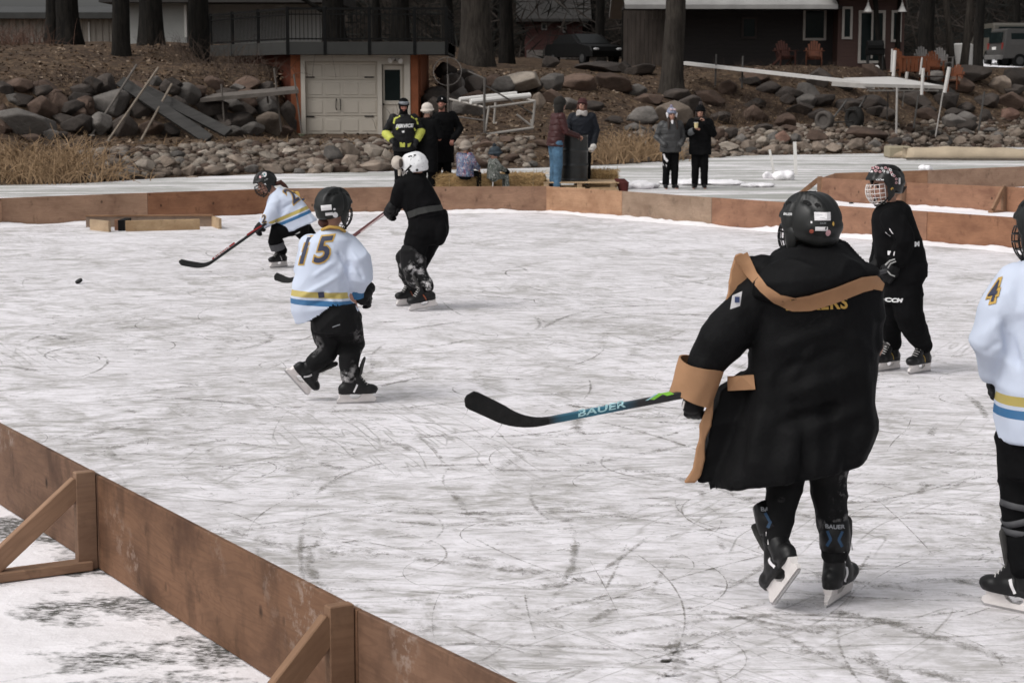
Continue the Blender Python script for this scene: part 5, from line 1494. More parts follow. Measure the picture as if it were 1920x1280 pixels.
# ---- hands, gloves
def hand_shapes(g, wrist, fwd, back, s=1.0, side=1, curl=.7, fat=1.0):
    """palm, four fingers and a thumb; fwd: wrist to knuckles, back: out of the back of the hand"""
    M = fmat(wrist, fwd, back)
    q = lambda x, y, z: M @ V((x * s, y * s, z * s))
    R3 = M.to_3x3()
    g.ell(q(0, .05, 0), (.042 * s * fat, .055 * s, .022 * s * fat), R3, 12, 8)
    g.tube([q(0, -.04, 0), q(0, .03, 0)], [.028 * s * fat, .034 * s * fat], 10, True)
    for i in range(4):
        x = (-.031 + .0207 * i) * (fat * .5 + .5); ln = (.92, 1.05, 1.0, .8)[i if side > 0 else 3 - i]
        a = curl * (1 + .07 * i)
        p0 = (x, .092, .006); l1, l2, l3 = .042 * ln, .03 * ln, .022 * ln
        d1 = (math.cos(a * .9), -math.sin(a * .9)); d2 = (math.cos(a * 1.9), -math.sin(a * 1.9)); d3 = (math.cos(a * 2.6), -math.sin(a * 2.6))
        p1 = (x * 1.05, p0[1] + l1 * d1[0], p0[2] + l1 * d1[1]); p2 = (x * 1.08, p1[1] + l2 * d2[0], p1[2] + l2 * d2[1]); p3 = (x * 1.08, p2[1] + l3 * d3[0], p2[2] + l3 * d3[1])
        g.tube([q(*p0), q(*p1), q(*p2), q(*p3)], [.0105 * s * fat, .0098 * s * fat, .009 * s * fat, .0078 * s * fat], 8, True)
    g.tube([q(-.036 * side, .03, -.006), q(-.055 * side, .062, -.018 - .014 * curl), q(-.048 * side, .092, -.028 - .03 * curl)], [.013 * s * fat, .011 * s * fat, .009 * s * fat], 8, True)

def hockey_glove(par, wrist, fwd, back, s=1.0, side=1, curl=.9, m=None):
    g = G(); M = fmat(wrist, fwd, back); q = lambda x, y, z: M @ V((x * s, y * s, z * s)); R3 = M.to_3x3()
    hand_shapes(g, wrist, fwd, back, s * 1.12, side, curl, 1.5)
    g.loft([(q(0, -.125, 0), R3 @ V((.062 * s, 0, 0)), R3 @ V((0, 0, .052 * s))), (q(0, -.07, 0), R3 @ V((.060 * s, 0, 0)), R3 @ V((0, 0, .050 * s))), (q(0, .0, 0), R3 @ V((.05 * s, 0, 0)), R3 @ V((0, 0, .04 * s)))], 14)
    for y, w in ((.03, .05), (.07, .052)): g.ell(q(0, y, .03), (w * s, .026 * s, .018 * s), R3, 10, 6)
    me = fuse(g, .006, 2, .4)
    o = obj('glove', me, m or GLV, par)
    return o

# ---- heads
HEADS = {}
def head_shapes(g, M, s=1.0):
    q = lambda x, y, z: M @ V((x * s, y * s, z * s)); R3 = M.to_3x3().normalized()
    e = lambda c, r: g.ell(q(*c), tuple(k * s for k in r), R3, 16, 10)
    e((0, -.012, .035), (.076, .096, .086)); e((0, .022, -.05), (.056, .064, .062)); e((0, .03, -.09), (.034, .04, .026))
    e((0, .045, -.012), (.06, .045, .055))
    e((0, .074, .018), (.05, .02, .012))                                            # brow
    g.tube([q(0, .088, .012), q(0, .107, -.018)], [.008 * s, .0145 * s], 8, True); e((0, .098, -.022), (.019, .012, .009))
    e((.038, .06, -.03), (.02, .022, .018)); e((-.038, .06, -.03), (.02, .022, .018))
    e((0, .085, -.062), (.025, .012, .008)); e((0, .08, -.073), (.021, .012, .008))
    for sg in (-1, 1): e((sg * .077, -.01, .0), (.012, .02, .032))
def face_parts(par, M, s=1.0, lip=True):
    q = lambda x, y, z: M @ V((x * s, y * s, z * s)); R3 = M.to_3x3().normalized()
    for sg in (-1, 1): obj('eye', G().ell(q(sg * .031, .078, .0), (.015 * s, .010 * s, .0085 * s), R3, 10, 6), EYE_M, par, smooth=True)
    for sg in (-1, 1): obj('eyebrow', G().tube([q(sg * .014, .092, .021), q(sg * .046, .083, .022)], .0045 * s, 6), HAIRD, par)
    if lip: obj('mouth', G().ell(q(0, .092, -.067), (.024 * s, .008 * s, .0065 * s), R3, 10, 6), LIP, par, smooth=True)

# ---- body: one continuous skin from head to toe, worn under the clothes
def body(par, j, H, M, skin=None, hands=True, voxel=.011, extra=None):
    s = H / 1.75; g = G()
    head_shapes(g, M, .94 * (1.0 if H > 1.5 else .95))
    hc = M.translation
    g.tube([j['neck'] - (hc - j['neck']).normalized() * .03, hc - V((M[0][2], M[1][2], M[2][2])) * .04 * s - V((M[0][1], M[1][1], M[2][1])) * .015], [.06 * s, .054 * s], 12, True)
    ax = (j['sR'] - j['sL']).normalized(); dn = (j['neck'] - j['pelvis']).normalized(); fw = ax.cross(dn).normalized()
    tp = lambda a: j['pelvis'].lerp(j['neck'], a)
    g.loft([(tp(-.12), ax * .10 * s, fw * .08 * s), (tp(.05), ax * .155 * s, fw * .105 * s), (tp(.35), ax * .135 * s, fw * .095 * s), (tp(.7), ax * .155 * s, fw * .105 * s), (tp(.92), ax * .13 * s, fw * .075 * s), (tp(1.02), ax * .06 * s, fw * .055 * s)], 18)
    for k in 'LR':
        g.tube([j['s' + k], j['e' + k], j['w' + k]], [.052 * s, .041 * s, .028 * s], 10, True)
        g.tube([tp(.93), j['s' + k]], [.05 * s, .055 * s], 10, True)
        g.tube([j['h' + k], j['k' + k], j['a' + k]], [.082 * s, .055 * s, (.026 if j.get('skates') else .037) * s], 10, True)
        g.tube([j['pelvis'], j['h' + k]], [.09 * s, .085 * s], 10, True)
        ft = j.get('t' + k)
        if ft is not None: g.tube([j['a' + k], j['a' + k].lerp(ft, .5) - V((0, 0, (0 if j.get('skates') else .02) * s)), ft], [.026 * s, .024 * s, .022 * s] if j.get('skates') else [.038 * s, .036 * s, .028 * s], 10, True)
        hd = j.get('hand' + k)
        if hd: hand_shapes(g, j['w' + k], hd[0], hd[1], s, 1 if k == 'R' else -1, hd[2] if len(hd) > 2 else .6)
    if extra: extra(g)
    me = fuse(g, voxel * (1 if s > .8 else .9), 2, .4)
    return obj('body', me, skin or SKIN, par)

# ---- helmet with cage
def helmet(par, M, m=None, cage=WIRE, s=1.0, stickers=(), name='helmet', visor=True, band=None):
    """M: head frame (x right, y face, z up)"""
    m = m or HELM
    q = lambda x, y, z: M @ V((x * s, y * s, z * s))
    def elmin(a):      # a: angle from the face
        a = abs(a); return math.radians(lin([(0, 14), (.9, 12), (1.2, -22), (1.9, -36), (2.4, -43), (PI, -45)], a))
    rings_, inner = [], []
    nu, nv = 56, 22
    for i in range(nv + 1):
        ro, ri = [], []
        for k in range(nu):
            a = -PI + 2 * PI * k / nu; e1 = elmin(a)
            e = PI / 2 - .03 - (PI / 2 - .03 - e1) * i / nv
            d = V((math.sin(a) * math.cos(e), math.cos(a) * math.cos(e), math.sin(e)))
            r = 1 / math.sqrt((d.x / .103) ** 2 + ((d.y) / .128) ** 2 + (d.z / .122) ** 2)
            x = d.x * r
            r += .008 * math.exp(-((abs(x) - .040) / .013) ** 2) * (1 if e > .1 else .3)          # two ridges over the crown
            if e > .25 and abs(abs(x) - .058) < .013 and abs(d.y) > .12: r -= .007           # vent troughs
            if abs(a) > 1.35 and abs(a) < 1.55: r -= .008
            if abs(a) <= 1.35: r += .004                                     # seam between front and rear shell
            if i >= nv - 2: r += .004
            if abs(a) > 2.2 and .1 > e > -.35: r += .006 * math.sin((e + .35) / .45 * PI)
            ro.append(q(*(d * r + V((0, -.006, .018))))); ri.append(q(*(d * (r - .014) + V((0, -.006, .018)))))
        rings_.append(ro); inner.append(ri)
    g = G(); g.rings(rings_ + inner[::-1], True)
    h = obj(name, g, m, par, smooth=True)
    # ear guards, vents
    R3 = M.to_3x3()
    for sg in (-1, 1):
        obj('ear_guard', G().tube([q(sg * .094, .012, -.02), q(sg * .092, .014, -.062), q(sg * .082, .03, -.095)], [.032 * s, .026 * s, .01 * s], 12, True, side=tuple(R3 @ V((0, 1, 0))), flat=.38), HELM if m is HELM else DARKV, h, smooth=True)
    hb_ = bvh_of(h)
    for sg in (-1, 1):
        for yy, xx, ww, ll in ((.06, .058, .018, .042), (-.045, .062, .020, .046), (-.095, .058, .014, .03), (.02, .02, .008, .03)):
            c = q(sg * xx, yy, .10)
            decal('vent', hb_, c, (q(0, yy * .55, .03) - c), R3 @ V((0, 1, .3)), ww * s, ll * s, DARKV, h, .0015, True)
    if cage is not None:
        g = G()
        def cp(a, e): 
            d = V((math.sin(a) * math.cos(e) * .092, math.cos(a) * math.cos(e) * .135, math.sin(e) * .115)); return q(*(d + V((0, .012, -.030))))
        rr_ = .0024 * s
        for e in (.42, .16, -.1, -.36, -.62, -.85): g.tube([cp(-1.25 + 2.5 * k / 14, e) for k in range(15)], rr_ * 1.1, 5)
        for a in (-1.25, -.95, -.65, -.35, -.12, .12, .35, .65, .95, 1.25): g.tube([cp(a, .42 - 1.27 * k / 9) for k in range(10)], rr_, 5)
        g.tube([cp(-.5 + k * .1, -.95 - .1 * math.cos((k - 5) * .3)) for k in range(11)], rr_ * 2.0, 6)
        obj('cage', g, cage, h, smooth=True)
        g = G(); g.tube([q(.088, .03, -.07), q(.055, .07, -.118), q(0, .09, -.128), q(-.055, .07, -.118), q(-.088, .03, -.07)], .006 * s, 6)
        obj('chin_strap', g, DARKV, h)
    return h

# ---- skates and boots
SKN = 0
def skate(par, heel, toe, up=(0, 0, 1), s=1.0, accent=None, lace=True):
    """heel, toe: ends of the blade's edge"""
    heel, toe = V(heel), V(toe)
    M = fmat((heel + toe) / 2, toe - heel, up)
    q = lambda x, y, z: M @ V((x * s, y * s, z * s)); R3 = M.to_3x3()
    t = None
    g = G()
    e = lambda c, r: g.ell(q(*c), tuple(k * s for k in r), R3, 14, 9)
    e((0, .095, .098), (.046, .062, .036)); e((0, .03, .105), (.043, .085, .045)); e((0, -.075, .105), (.040, .055, .045))
    g.tube([q(0, -.06, .10), q(0, -.052, .17), q(0, -.05, .235)], [.046 * s, .044 * s, .050 * s], 14)
    g.tube([q(0, .045, .125), q(0, .0, .185), q(0, .0, .24)], [.036 * s, .035 * s, .030 * s], 12, True)
    g.loft([(q(0, .04, .068), R3 @ V((.040 * s, 0, 0)), R3 @ V((0, .105 * s, 0))), (q(0, .04, .082), R3 @ V((.042 * s, 0, 0)), R3 @ V((0, .108 * s, 0)))], 16)
    g.loft([(q(0, -.07, .068), R3 @ V((.036 * s, 0, 0)), R3 @ V((0, .055 * s, 0))), (q(0, -.07, .082), R3 @ V((.036 * s, 0, 0)), R3 @ V((0, .058 * s, 0)))], 16)
    me = fuse(g, .007, 2, .4)
    b = obj('skate', me, BOOTB, par)
    g = G(); g.tube([q(0, .028, .20), q(0, .042, .265), q(0, .055, .30)], [.034 * s, .036 * s, .03 * s], 12, True, side=tuple(R3 @ V((1, 0, 0))), flat=.35)
    obj('tongue', g, mk('skate_felt', (.06, .058, .056), .9, .4, 12), b, smooth=True)
    prof = [(-.135, .012), (.128, .012), (.142, .022), (.136, .040), (.115, .052), (.118, .070), (.035, .070), (.03, .05), (.008, .034), (-.03, .034), (-.052, .05), (-.045, .070), (-.122, .070), (-.118, .045), (-.138, .026)]
    fr = M @ Matrix(((0, 1, 0, 0), (1, 0, 0, 0), (0, 0, 1, 0), (0, 0, 0, 1)))
    g = G(); n = len(prof); secs = []
    for x, k in ((-.014, .0), (-.009, 1), (.009, 1), (.014, .0)):
        secs.append([q(x * (.55 + .9 * max(0, (z - .03) / .04)), y, z) for y, z in prof])
    g.rings(secs, True); obj('blade_holder', g, HOLD, b)
    bl = [(-.142, .004), (-.13, 0), (.125, 0), (.144, .010), (.147, .022), (.128, .014), (-.135, .014)]
    g = G(); g.rings([[q(x, y, z) for y, z in bl] for x in (-.0028, .0028)], True); obj('blade', g, STEEL, b)
    if lace:
        g = G()
        for i in range(6):
            f = i / 5; y = .085 - .07 * f; z = .137 + .075 * f
            g.tube([q(-.026, y - .012, z - .004), q(0, y, z + .006), q(.026, y - .012, z - .004)], .0026 * s, 5)
        g.tube([q(0, .03, .215), q(.03, .05, .222), q(.042, .03, .20)], .0026 * s, 5).tube([q(0, .03, .215), q(-.03, .055, .218), q(-.04, .035, .20)], .0026 * s, 5)
        obj('lace', g, LACE, b, smooth=True)
    bv = bvh_of(b)
    for sg in (-1, 1):
        d = R3 @ V((-sg, 0, 0))
        decal('side_stripe', bv, q(0, -.01, .11), d, R3 @ V((0, .5, 1)), .012 * s, .06 * s, accent or STICKER, b, .002)
        decal('side_stripe', bv, q(0, -.062, .19), d, R3 @ V((0, -.4, 1)), .008 * s, .05 * s, accent or STICKER, b, .002)
    return b, M
def foot_in(j, k, heel, toe, up=(0, 0, 1), s=1.0):
    """puts the ankle and toes of leg k inside the skate that stands on heel and toe"""
    heel, toe = V(heel), V(toe); M = fmat((heel + toe) / 2, toe - heel, up)
    j['a' + k] = M @ V((0, -.05 * s, .15 * s)); j['t' + k] = M @ V((0, .075 * s, .105 * s)); j['skates'] = True
    return M @ V((0, -.052 * s, .195 * s)), M @ V((0, -.05 * s, .31 * s))
def boot(par, ankle, toe, s=1.0, m=None):
    a, t = V(ankle), V(toe); g = G(); d = (t - a); d.z = 0; d.normalize()
    z0 = min(a.z, t.z) if False else t.z
    g.tube([a + V((0, 0, .12 * s)), a, V((a.x, a.y, z0 + .02 * s))], [.062 * s, .058 * s, .05 * s], 12)
    g.tube([V((a.x, a.y, z0 + .035 * s)) - d * .045 * s, V((a.x, a.y, z0 + .05 * s)) + d * .06 * s, t + V((0, 0, .035 * s))], [.046 * s, .05 * s, .04 * s], 12, True)
    me = fuse(g, .014, 2); return obj('boot', me, m or BLKS, par)

# ---- hockey stick: one long tapered loft, split into shaft and blade
def hockey_stick(label, butt, heel, toe, nrm_hint, shaft_m, blade_m, s=1.0, group='hockey sticks', bw=.072):
    butt, heel, toe = V(butt), V(heel), V(toe)
    t = thing('hockey_stick', label, 'hockey stick', heel, group)
    ds = (heel - butt).normalized(); db = (toe - heel).normalized()
    n = ds.cross(db)
    if n.length < .05: n = V(nrm_hint)
    n.normalize()
    if n.dot(V(nrm_hint)) < 0: n = -n
    # centre line: shaft, rounded corner at the heel, blade
    r = .10 * s
    A, B = heel - ds * r, heel + db * r
    path = [(butt.lerp(A, i / 8), .0145, .0105) for i in range(9)]
    bl = []
    for i in range(1, 9):
        u = i / 8; p = A * (1 - u) ** 2 + heel * 2 * u * (1 - u) + B * u ** 2
        bl.append((p, .0145 + (bw / 2 - .0145) * (u ** 1.2), .0095 - .004 * u))
    for i in range(1, 10):
        u = i / 9; p = B.lerp(toe, u)
        w = bw / 2 * (1 + .08 * u) * (1 if u < .8 else math.sqrt(max(.06, 1 - ((u - .8) / .2) ** 2)))
        bl.append((p + n * (.022 * u * u * s), w, .0055 if u < .95 else .004))
    def loftp(g, L, pre=None, post=None):
        rr_ = []
        allp = [x[0] for x in L]
        for i, (p, w, th) in enumerate(L):
            tg = ((allp[i + 1] if i + 1 < len(L) else (post or p)) - (allp[i - 1] if i else (pre or p)))
            if tg.length < 1e-6: tg = ds
            tg.normalize(); u = n.cross(tg).normalized(); nn = tg.cross(u).normalized()
            c = .7
            rr_.append([p + u * (w * s * a) + nn * (th * s * b) for a, b in ((1, c), (c if w < .02 else .93, 1), (-(c if w < .02 else .93), 1), (-1, c), (-1, -c), (-(c if w < .02 else .93), -1), (c if w < .02 else .93, -1), (1, -c))])
        g.rings(rr_, True); return g
    sh = obj('shaft', loftp(G(), path), shaft_m, t)
    b = obj('blade', loftp(G(), [path[-1]] + bl, pre=path[-2][0]), blade_m, t)
    return t, sh, b, ds, n
STICKB = mk('stick_black', (.012, .012, .013), .4, .2, 10, spec=.4)
TAPE = mk('stick_tape', (.016, .016, .016), .85, .3, 30, .4)

# ---- garments
def band_attr(me, origin, axis, arms=()):
    a = me.attributes.new('band', 'FLOAT', 'POINT')
    vals = []
    for v in me.vertices:
        p = v.co; d = (p - origin).dot(axis)
        for pts, r in arms:
            for u, w in zip(pts, pts[1:]):
                k = max(0, min(1, (p - u).dot(w - u) / (w - u).length_squared))
                if (p - u.lerp(w, k)).length < r: d = .6
        vals.append(min(.95, max(0.0, d)))
    a.data.foreach_set('value', vals)

def sec(l, r, d, y, dy=0.0):
    """torso section between two photo pixels at depth y, half depth d"""
    a, b = at(*l, y + dy), at(*r, y + dy)
    return ((a + b) / 2, (b - a) / 2, V((0, d, 0)))
SKG = 'hockey players on the rink'
# ================================================================ player in the long coat
def px3(y0):
    return lambda px, py, dy=0.0: at(px, py, y0 + dy)
Y = 7.40
p = px3(Y)
per = thing('person', 'player seen from behind in a long black hooded coat with tan trim', 'person', gnd(1520, 1120), SKG)
fdir = V((-.60, .79, -.05)); HM = fmat(p(1519, 428), fdir)
rh, rt = gnd(1546, 1141), gnd(1597, 1108)
lt = gnd(1449, 1139); lh = at(1503, 1066, lt.y - .21)
j = dict(neck=p(1522, 490), pelvis=p(1515, 770, .02), sL=p(1440, 540, .02), sR=p(1612, 535, .02), eL=p(1350, 640, -.02), wL=p(1300, 738, .0), eR=p(1640, 650, .0), wR=p(1600, 740, .25),
         hL=p(1480, 790, .02), hR=p(1555, 790, .02), kL=p(1472, 900, .04), kR=p(1553, 900, .06), aL=p(1476, 1035, -.06), aR=p(1556, 1045, .02), tL=p(1450, 1085, .05), tR=p(1585, 1075, .2))
cL = foot_in(j, 'L', lh, lt, (.1, -.25, 1), 1.02); cR = foot_in(j, 'R', rh, rt, (0, 0, 1), 1.02)
j['wL'] = p(1304, 728)
body(per, j, 1.62, HM, voxel=.012)
# trousers
g = G()
g.tube([j['hL'], j['kL'], cL[0]], [.11, .078, .052], 14, True); g.tube([j['hR'], j['kR'], cR[0]], [.11, .078, .052], 14, True); g.tube([j['hL'], j['hR']], [.13, .13], 14, True)
me = fuse(g, .011, 3); crumple(me, .006, (6, 6, 11), 2, .002, 30); obj('trousers', me, SNOWP, per)
b1, M1 = skate(per, lh, lt, (.1, -.25, 1), 1.02)
b2, M2 = skate(per, rh, rt, (0, 0, 1), 1.02)
BRANDS = mk('print_grey', (.30, .31, .33), .5, .1)
BLUEA = mk('skate_blue', (.03, .075, .15), .4, .2)
for b_, M_ in ((b1, M1), (b2, M2)):
    R3 = M_.to_3x3()
    g = G(); q = lambda x, y, z: M_ @ V((x * 1.02, y * 1.02, z * 1.02))
    g.tube([q(0, -.052, .22), q(0, -.058, .275), q(0, -.062, .335)], [.060, .062, .056], 16, side=tuple(R3 @ V((1, 0, 0))))
    c_ = obj('tendon_guard', g, BOOTB, b_, smooth=True); bv = bvh_of(c_)
    d = (V((0, 1, 0)) * .9 + R3 @ V((0, .3, 0))).normalized()
    ct = q(0, -.062, .318); rg = V((1, 0, 0))
    lettering('lettering', 'BAUER', bv, ct, d, rg, .016, BRANDS, b_, .002, 0, .0006, 1.0, 1.1)
    for sg in (-1, 1):
        decal('side_stripe', bv, q(sg * .024, -.062, .285), d, V((sg * .45, 0, 1)), .011, .035, BLUEA, b_, .002); decal('side_stripe', bv, q(sg * .024, -.062, .255), d, V((-sg * .5, 0, 1)), .011, .035, BLUEA, b_, .002)
# coat
g = G()
rows = [((1490, 462), (1580, 462), .085, .0), ((1450, 485), (1612, 485), .12, .0), ((1420, 515), (1632, 510), .14, 0), ((1412, 560), (1638, 555), .155, 0), ((1410, 620), (1644, 615), .165, 0), ((1402, 690), (1642, 690), .175, .01), ((1388, 760), (1638, 750), .20, .02),
        ((1362, 830), (1643, 800), .235, .03), ((1345, 875), (1632, 832), .245, .03), ((1334, 908), (1618, 856), .24, .03)]
g.loft([sec(l, r, d, Y, dy) for l, r, d, dy in rows], 30, 2.4)
g.tube([p(1440, 548), p(1354, 636, -.02), p(1322, 682, -.01)], [.105, .094, .074], 16, True)
g.tube([p(1612, 545), p(1614, 640, 0), p(1604, 715, .16), p(1600, 740, .24)], [.10, .088, .075, .07], 16, True)
fl = [(1352, 735), (1400, 700), (1430, 890), (1385, 905), (1362, 906), (1330, 918), (1334, 896), (1318, 906), (1308, 903), (1325, 840), (1334, 790)]
fr0 = [at(x, y, Y - .02) for x, y in fl]
g.add(fr0 + [q + V((.0, .12, 0)) for q in fr0], [tuple(range(len(fl))), tuple(range(2 * len(fl) - 1, len(fl) - 1, -1))] + [(k, (k + 1) % len(fl), len(fl) + (k + 1) % len(fl), len(fl) + k) for k in range(len(fl))])
me = fuse(g, .0095, 3)
rr = random.Random(2)
# long diagonal folds in the heavy shell
def folds(me, fs):
    nv = [v.normal.copy() for v in me.vertices]
    for v, n in zip(me.vertices, nv):
        s_ = 0
        for a, b_, w, h in fs:
            ab = b_ - a; k = max(0, min(1, (v.co - a).dot(ab) / ab.length_squared)); q = a.lerp(b_, k)
            dd = (v.co - q); dd.y *= .35; dd = dd.length
            e = min(k, 1 - k) * 4; s_ += 1.5 * h * math.exp(-(dd / w) ** 2) * min(1, e + .15)
        v.co += n * s_
    me.update()
crumple(me, .008, (4.2, 3, 6.5), 4, .005, 15)
zt, zb = at(1500, 640, Y).z, at(1500, 890, Y).z
for v, n in zip(me.vertices, [v.normal.copy() for v in me.vertices]):      # the skirt of the coat hangs in flutes and is hollow below
    t = max(0.0, min(1.0, (zt - v.co.z) / (zt - zb)))
    kx_ = min(1, max(0, (v.co.x - at(1405, 700, Y).x) / .08))
    if kx_ > 0 and t > 0:
        w = 1.6 * noise.noise(V((v.co.x * 2, v.co.z * 1.5, 5)))
        v.co += V((n.x, n.y, 0)) * kx_ * (.017 * t * math.sin(v.co.x * 30 + v.co.z * 5 + w * 2) + .008 * t * math.sin(v.co.x * 63 - v.co.z * 3 + w * 3))
me.update()
yb_ = Y - .2
folds(me, [(at(a, b, yb_), at(c, d, yb_), w, h) for a, b, c, d, w, h in [(1440, 665, 1590, 605, .03, .016), (1455, 700, 1600, 650, .025, -.012), (1470, 745, 1640, 690, .035, .018), (1450, 800, 1600, 760, .03, -.014), (1430, 760, 1410, 900, .03, .02), (1500, 790, 1480, 890, .04, .016),
      (1560, 740, 1560, 870, .05, -.012), (1610, 620, 1640, 800, .035, .016), (1470, 600, 1560, 585, .03, .012), (1540, 640, 1480, 720, .02, .01), (1380, 780, 1350, 900, .02, .018), (1410, 740, 1390, 900, .02, -.014), (1530, 800, 1630, 770, .03, .014),
      (1350, 610, 1330, 690, .02, .012), (1380, 600, 1370, 700, .02, -.012), (1640, 560, 1655, 680, .025, .012)]])
coat = obj('coat', me, mk('coat_shell', (.0042, .0042, .0047), .72, .25, 3, .3, spec=.13, bscale=60), per)
# hood lying on the back
g = G()
g.loft([(p(1535, 452, .03), V((.105, 0, 0)), V((0, .10, 0))), (p(1530, 472, 0), V((.15, 0, .0)), V((0, .15, 0))), (p(1520, 495, -.05), V((.205, 0, .01)), V((0, .15, 0))), (p(1516, 520, -.10), V((.225, 0, .012)), V((0, .125, 0))), (p(1512, 540, -.12), V((.20, 0, .03)), V((0, .10, 0))), (p(1500, 555, -.13), V((.12, 0, .03)), V((0, .075, 0)))], 26, 2.1)
g.ell(p(1430, 500, -.02), (.07, .10, .045)); g.ell(p(1615, 512, -.04), (.075, .10, .045)); g.ell(p(1410, 488, 0), (.04, .08, .02))
me = fuse(g, .0085, 4); crumple(me, .011, (5, 5, 6), 9, .003, 14)
hood = obj('hood', me, mk('coat_shell', (.01, .01, .01)), per)
bvc = bvh_of(coat, hood)
def ribbon(name, path, widths, m, off=.008, th=.006, bv=bvc, dirn=V((0, 1, 0)), sub=5):
    """cloth band laid over the coat along photo pixels"""
    P2 = []
    for i in range(len(path) - 1):
        for k in range(sub):
            u = k / sub; P2.append((path[i][0] + (path[i + 1][0] - path[i][0]) * u, path[i][1] + (path[i + 1][1] - path[i][1]) * u, widths[i] + (widths[i + 1] - widths[i]) * u))
    P2.append((*path[-1], widths[-1]))
    top, bot = [], []
    for i, (x, y, w) in enumerate(P2):
        a, b_ = P2[max(0, i - 1)], P2[min(len(P2) - 1, i + 1)]
        tx, ty = b_[0] - a[0], b_[1] - a[1]; L = math.hypot(tx, ty) or 1
        nx, ny = ty / L, -tx / L
        top.append(at(x + nx * w / 2, y + ny * w / 2, Y)); bot.append(at(x - nx * w / 2, y - ny * w / 2, Y))
    nrow = 4
    rows_ = []
    for k in range(nrow):
        u = k / (nrow - 1); rows_.append(stick_on(bv, [a.lerp(b_, u) for a, b_ in zip(top, bot)], dirn, off + .0012 * math.sin(u * PI)))
    sm = []
    for r_ in rows_:       # ease out steps where the band bridges a hollow
        ys = [q.y for q in r_]
        for _ in range(3): ys = [min(ys[i], (ys[max(0, i - 1)] + ys[i] + ys[min(len(ys) - 1, i + 1)]) / 3) for i in range(len(ys))]
        sm.append([V((q.x, y_, q.z)) for q, y_ in zip(r_, ys)])
    nn = len(top); g = G(); vs = [q for r_ in sm for q in r_] + [q + dirn * th for r_ in sm for q in r_]
    fs = []
    o_ = nn * nrow
    for k in range(nrow - 1):
        for i in range(nn - 1):
            a = k * nn + i; fs.append((a, a + 1, a + nn + 1, a + nn)); fs.append((o_ + a, o_ + a + nn, o_ + a + nn + 1, o_ + a + 1))
    g.add(vs, fs)
    for r0 in (0, (nrow - 1) * nn):          # edges of their own, so that the fold stays crisp
        e = [vs[r0 + i] for i in range(nn)] + [vs[o_ + r0 + i] for i in range(nn)]
        g.add(e, [(i, i + 1, nn + i + 1, nn + i) for i in range(nn - 1)])
    return obj(name, g, m, per, smooth=True, fix=False)
trim = [(1386, 476), (1394, 490), (1404, 510), (1420, 532), (1445, 551), (1475, 561), (1505, 558), (1540, 548), (1575, 536), (1605, 527), (1630, 524), (1650, 535)]
ribbon('hood_trim', trim, [26, 23, 18, 16, 20, 27, 30, 31, 31, 30, 27, 14], TAN, .012)
def flap(name, poly, m, dy, th, bend=0.0):
    q = [at(x, y, Y + dy + bend * (i % 2)) for i, (x, y) in enumerate(poly)]; n = len(q)
    g = G().add(q + [v + V((0, th, 0)) for v in q], [tuple(range(n)), tuple(range(2 * n - 1, n - 1, -1))] + [(k, (k + 1) % n, n + (k + 1) % n, n + k) for k in range(n)])
    gg = G(); gg.add(q + [v + V((0, th, 0)) for v in q], [tuple(range(n)), tuple(range(2 * n - 1, n - 1, -1))] + [(k, (k + 1) % n, n + (k + 1) % n, n + k) for k in range(n)])
    me = fuse(gg, .006, 2); crumple(me, .003, (9, 9, 9), 5)
    return obj(name, me, m, per)
flap('collar_facing', [(1379, 478), (1392, 474), (1402, 484), (1404, 540), (1390, 572), (1372, 590), (1356, 590), (1366, 545), (1370, 508)], TAN, -.02, .03)
flap('front_facing', [(1330, 752), (1338, 742), (1338, 775), (1333, 800), (1324, 822), (1321, 842), (1322, 860), (1314, 892), (1304, 906), (1283, 905), (1300, 878), (1304, 850), (1311, 822), (1312, 798), (1320, 775)], TAN, -.035, .02)
g = G(); ca, cb = p(1317, 682, -.015), p(1297, 746, .0); ax_ = (cb - ca).normalized(); u_ = V((0, 1, 0)).cross(ax_).normalized(); w_ = ax_.cross(u_)
outer, inn = [], []
for i in range(9):
    f = i / 8; c = ca.lerp(cb, f); ro, ri = [], []
    for k in range(40):
        t_ = 2 * PI * k / 40
        r_ = (.092 - .004 * f) * (1 + .035 * math.sin(3 * t_ + 1) + .03 * noise.noise(V((math.cos(t_) * 2, math.sin(t_) * 2, f * 2))) - .10 * f * math.exp(-((t_ - 4.3) / .12) ** 2))
        q_ = c + ax_ * (.012 * math.sin(2 * t_) * (f - .5))
        ro.append(q_ + u_ * r_ * math.cos(t_) + w_ * r_ * .9 * math.sin(t_)); ri.append(q_ + (u_ * math.cos(t_) + w_ * .9 * math.sin(t_)) * (r_ - .007))
    outer.append(ro); inn.append(ri)
g.rings(outer, False); g.rings(inn[::-1], False); g.rings([outer[-1], inn[-1]], False); g.rings([inn[0], outer[0]], False)
obj('cuff', g, TAN, per, smooth=True, fix=False)
pf = [at(x, y, Y) for x, y in ((1363, 704), (1385, 699), (1408, 697), (1410, 722), (1388, 725), (1363, 730))]
pf = stick_on(bvc, pf, V((0, 1, 0)), .014)
g = G(); g.add(pf + [q + V((0, .02, 0)) for q in pf], [(0, 1, 2, 3, 4, 5), (11, 10, 9, 8, 7, 6)] + [(k, (k + 1) % 6, 6 + (k + 1) % 6, 6 + k) for k in range(6)]); obj('pocket_flap', g, TAN, per)
pa = [at(x, y, Y - .1) for x, y in ((1372, 553), (1390, 545), (1386, 572), (1368, 578))]
pa = stick_on(bvh_of(coat, per.children[-5] if False else coat), pa, V((0, 1, 0)), .016)
ym = min(q.y for q in pa); pa = [V((q.x, ym - .03, q.z)) for q in pa]
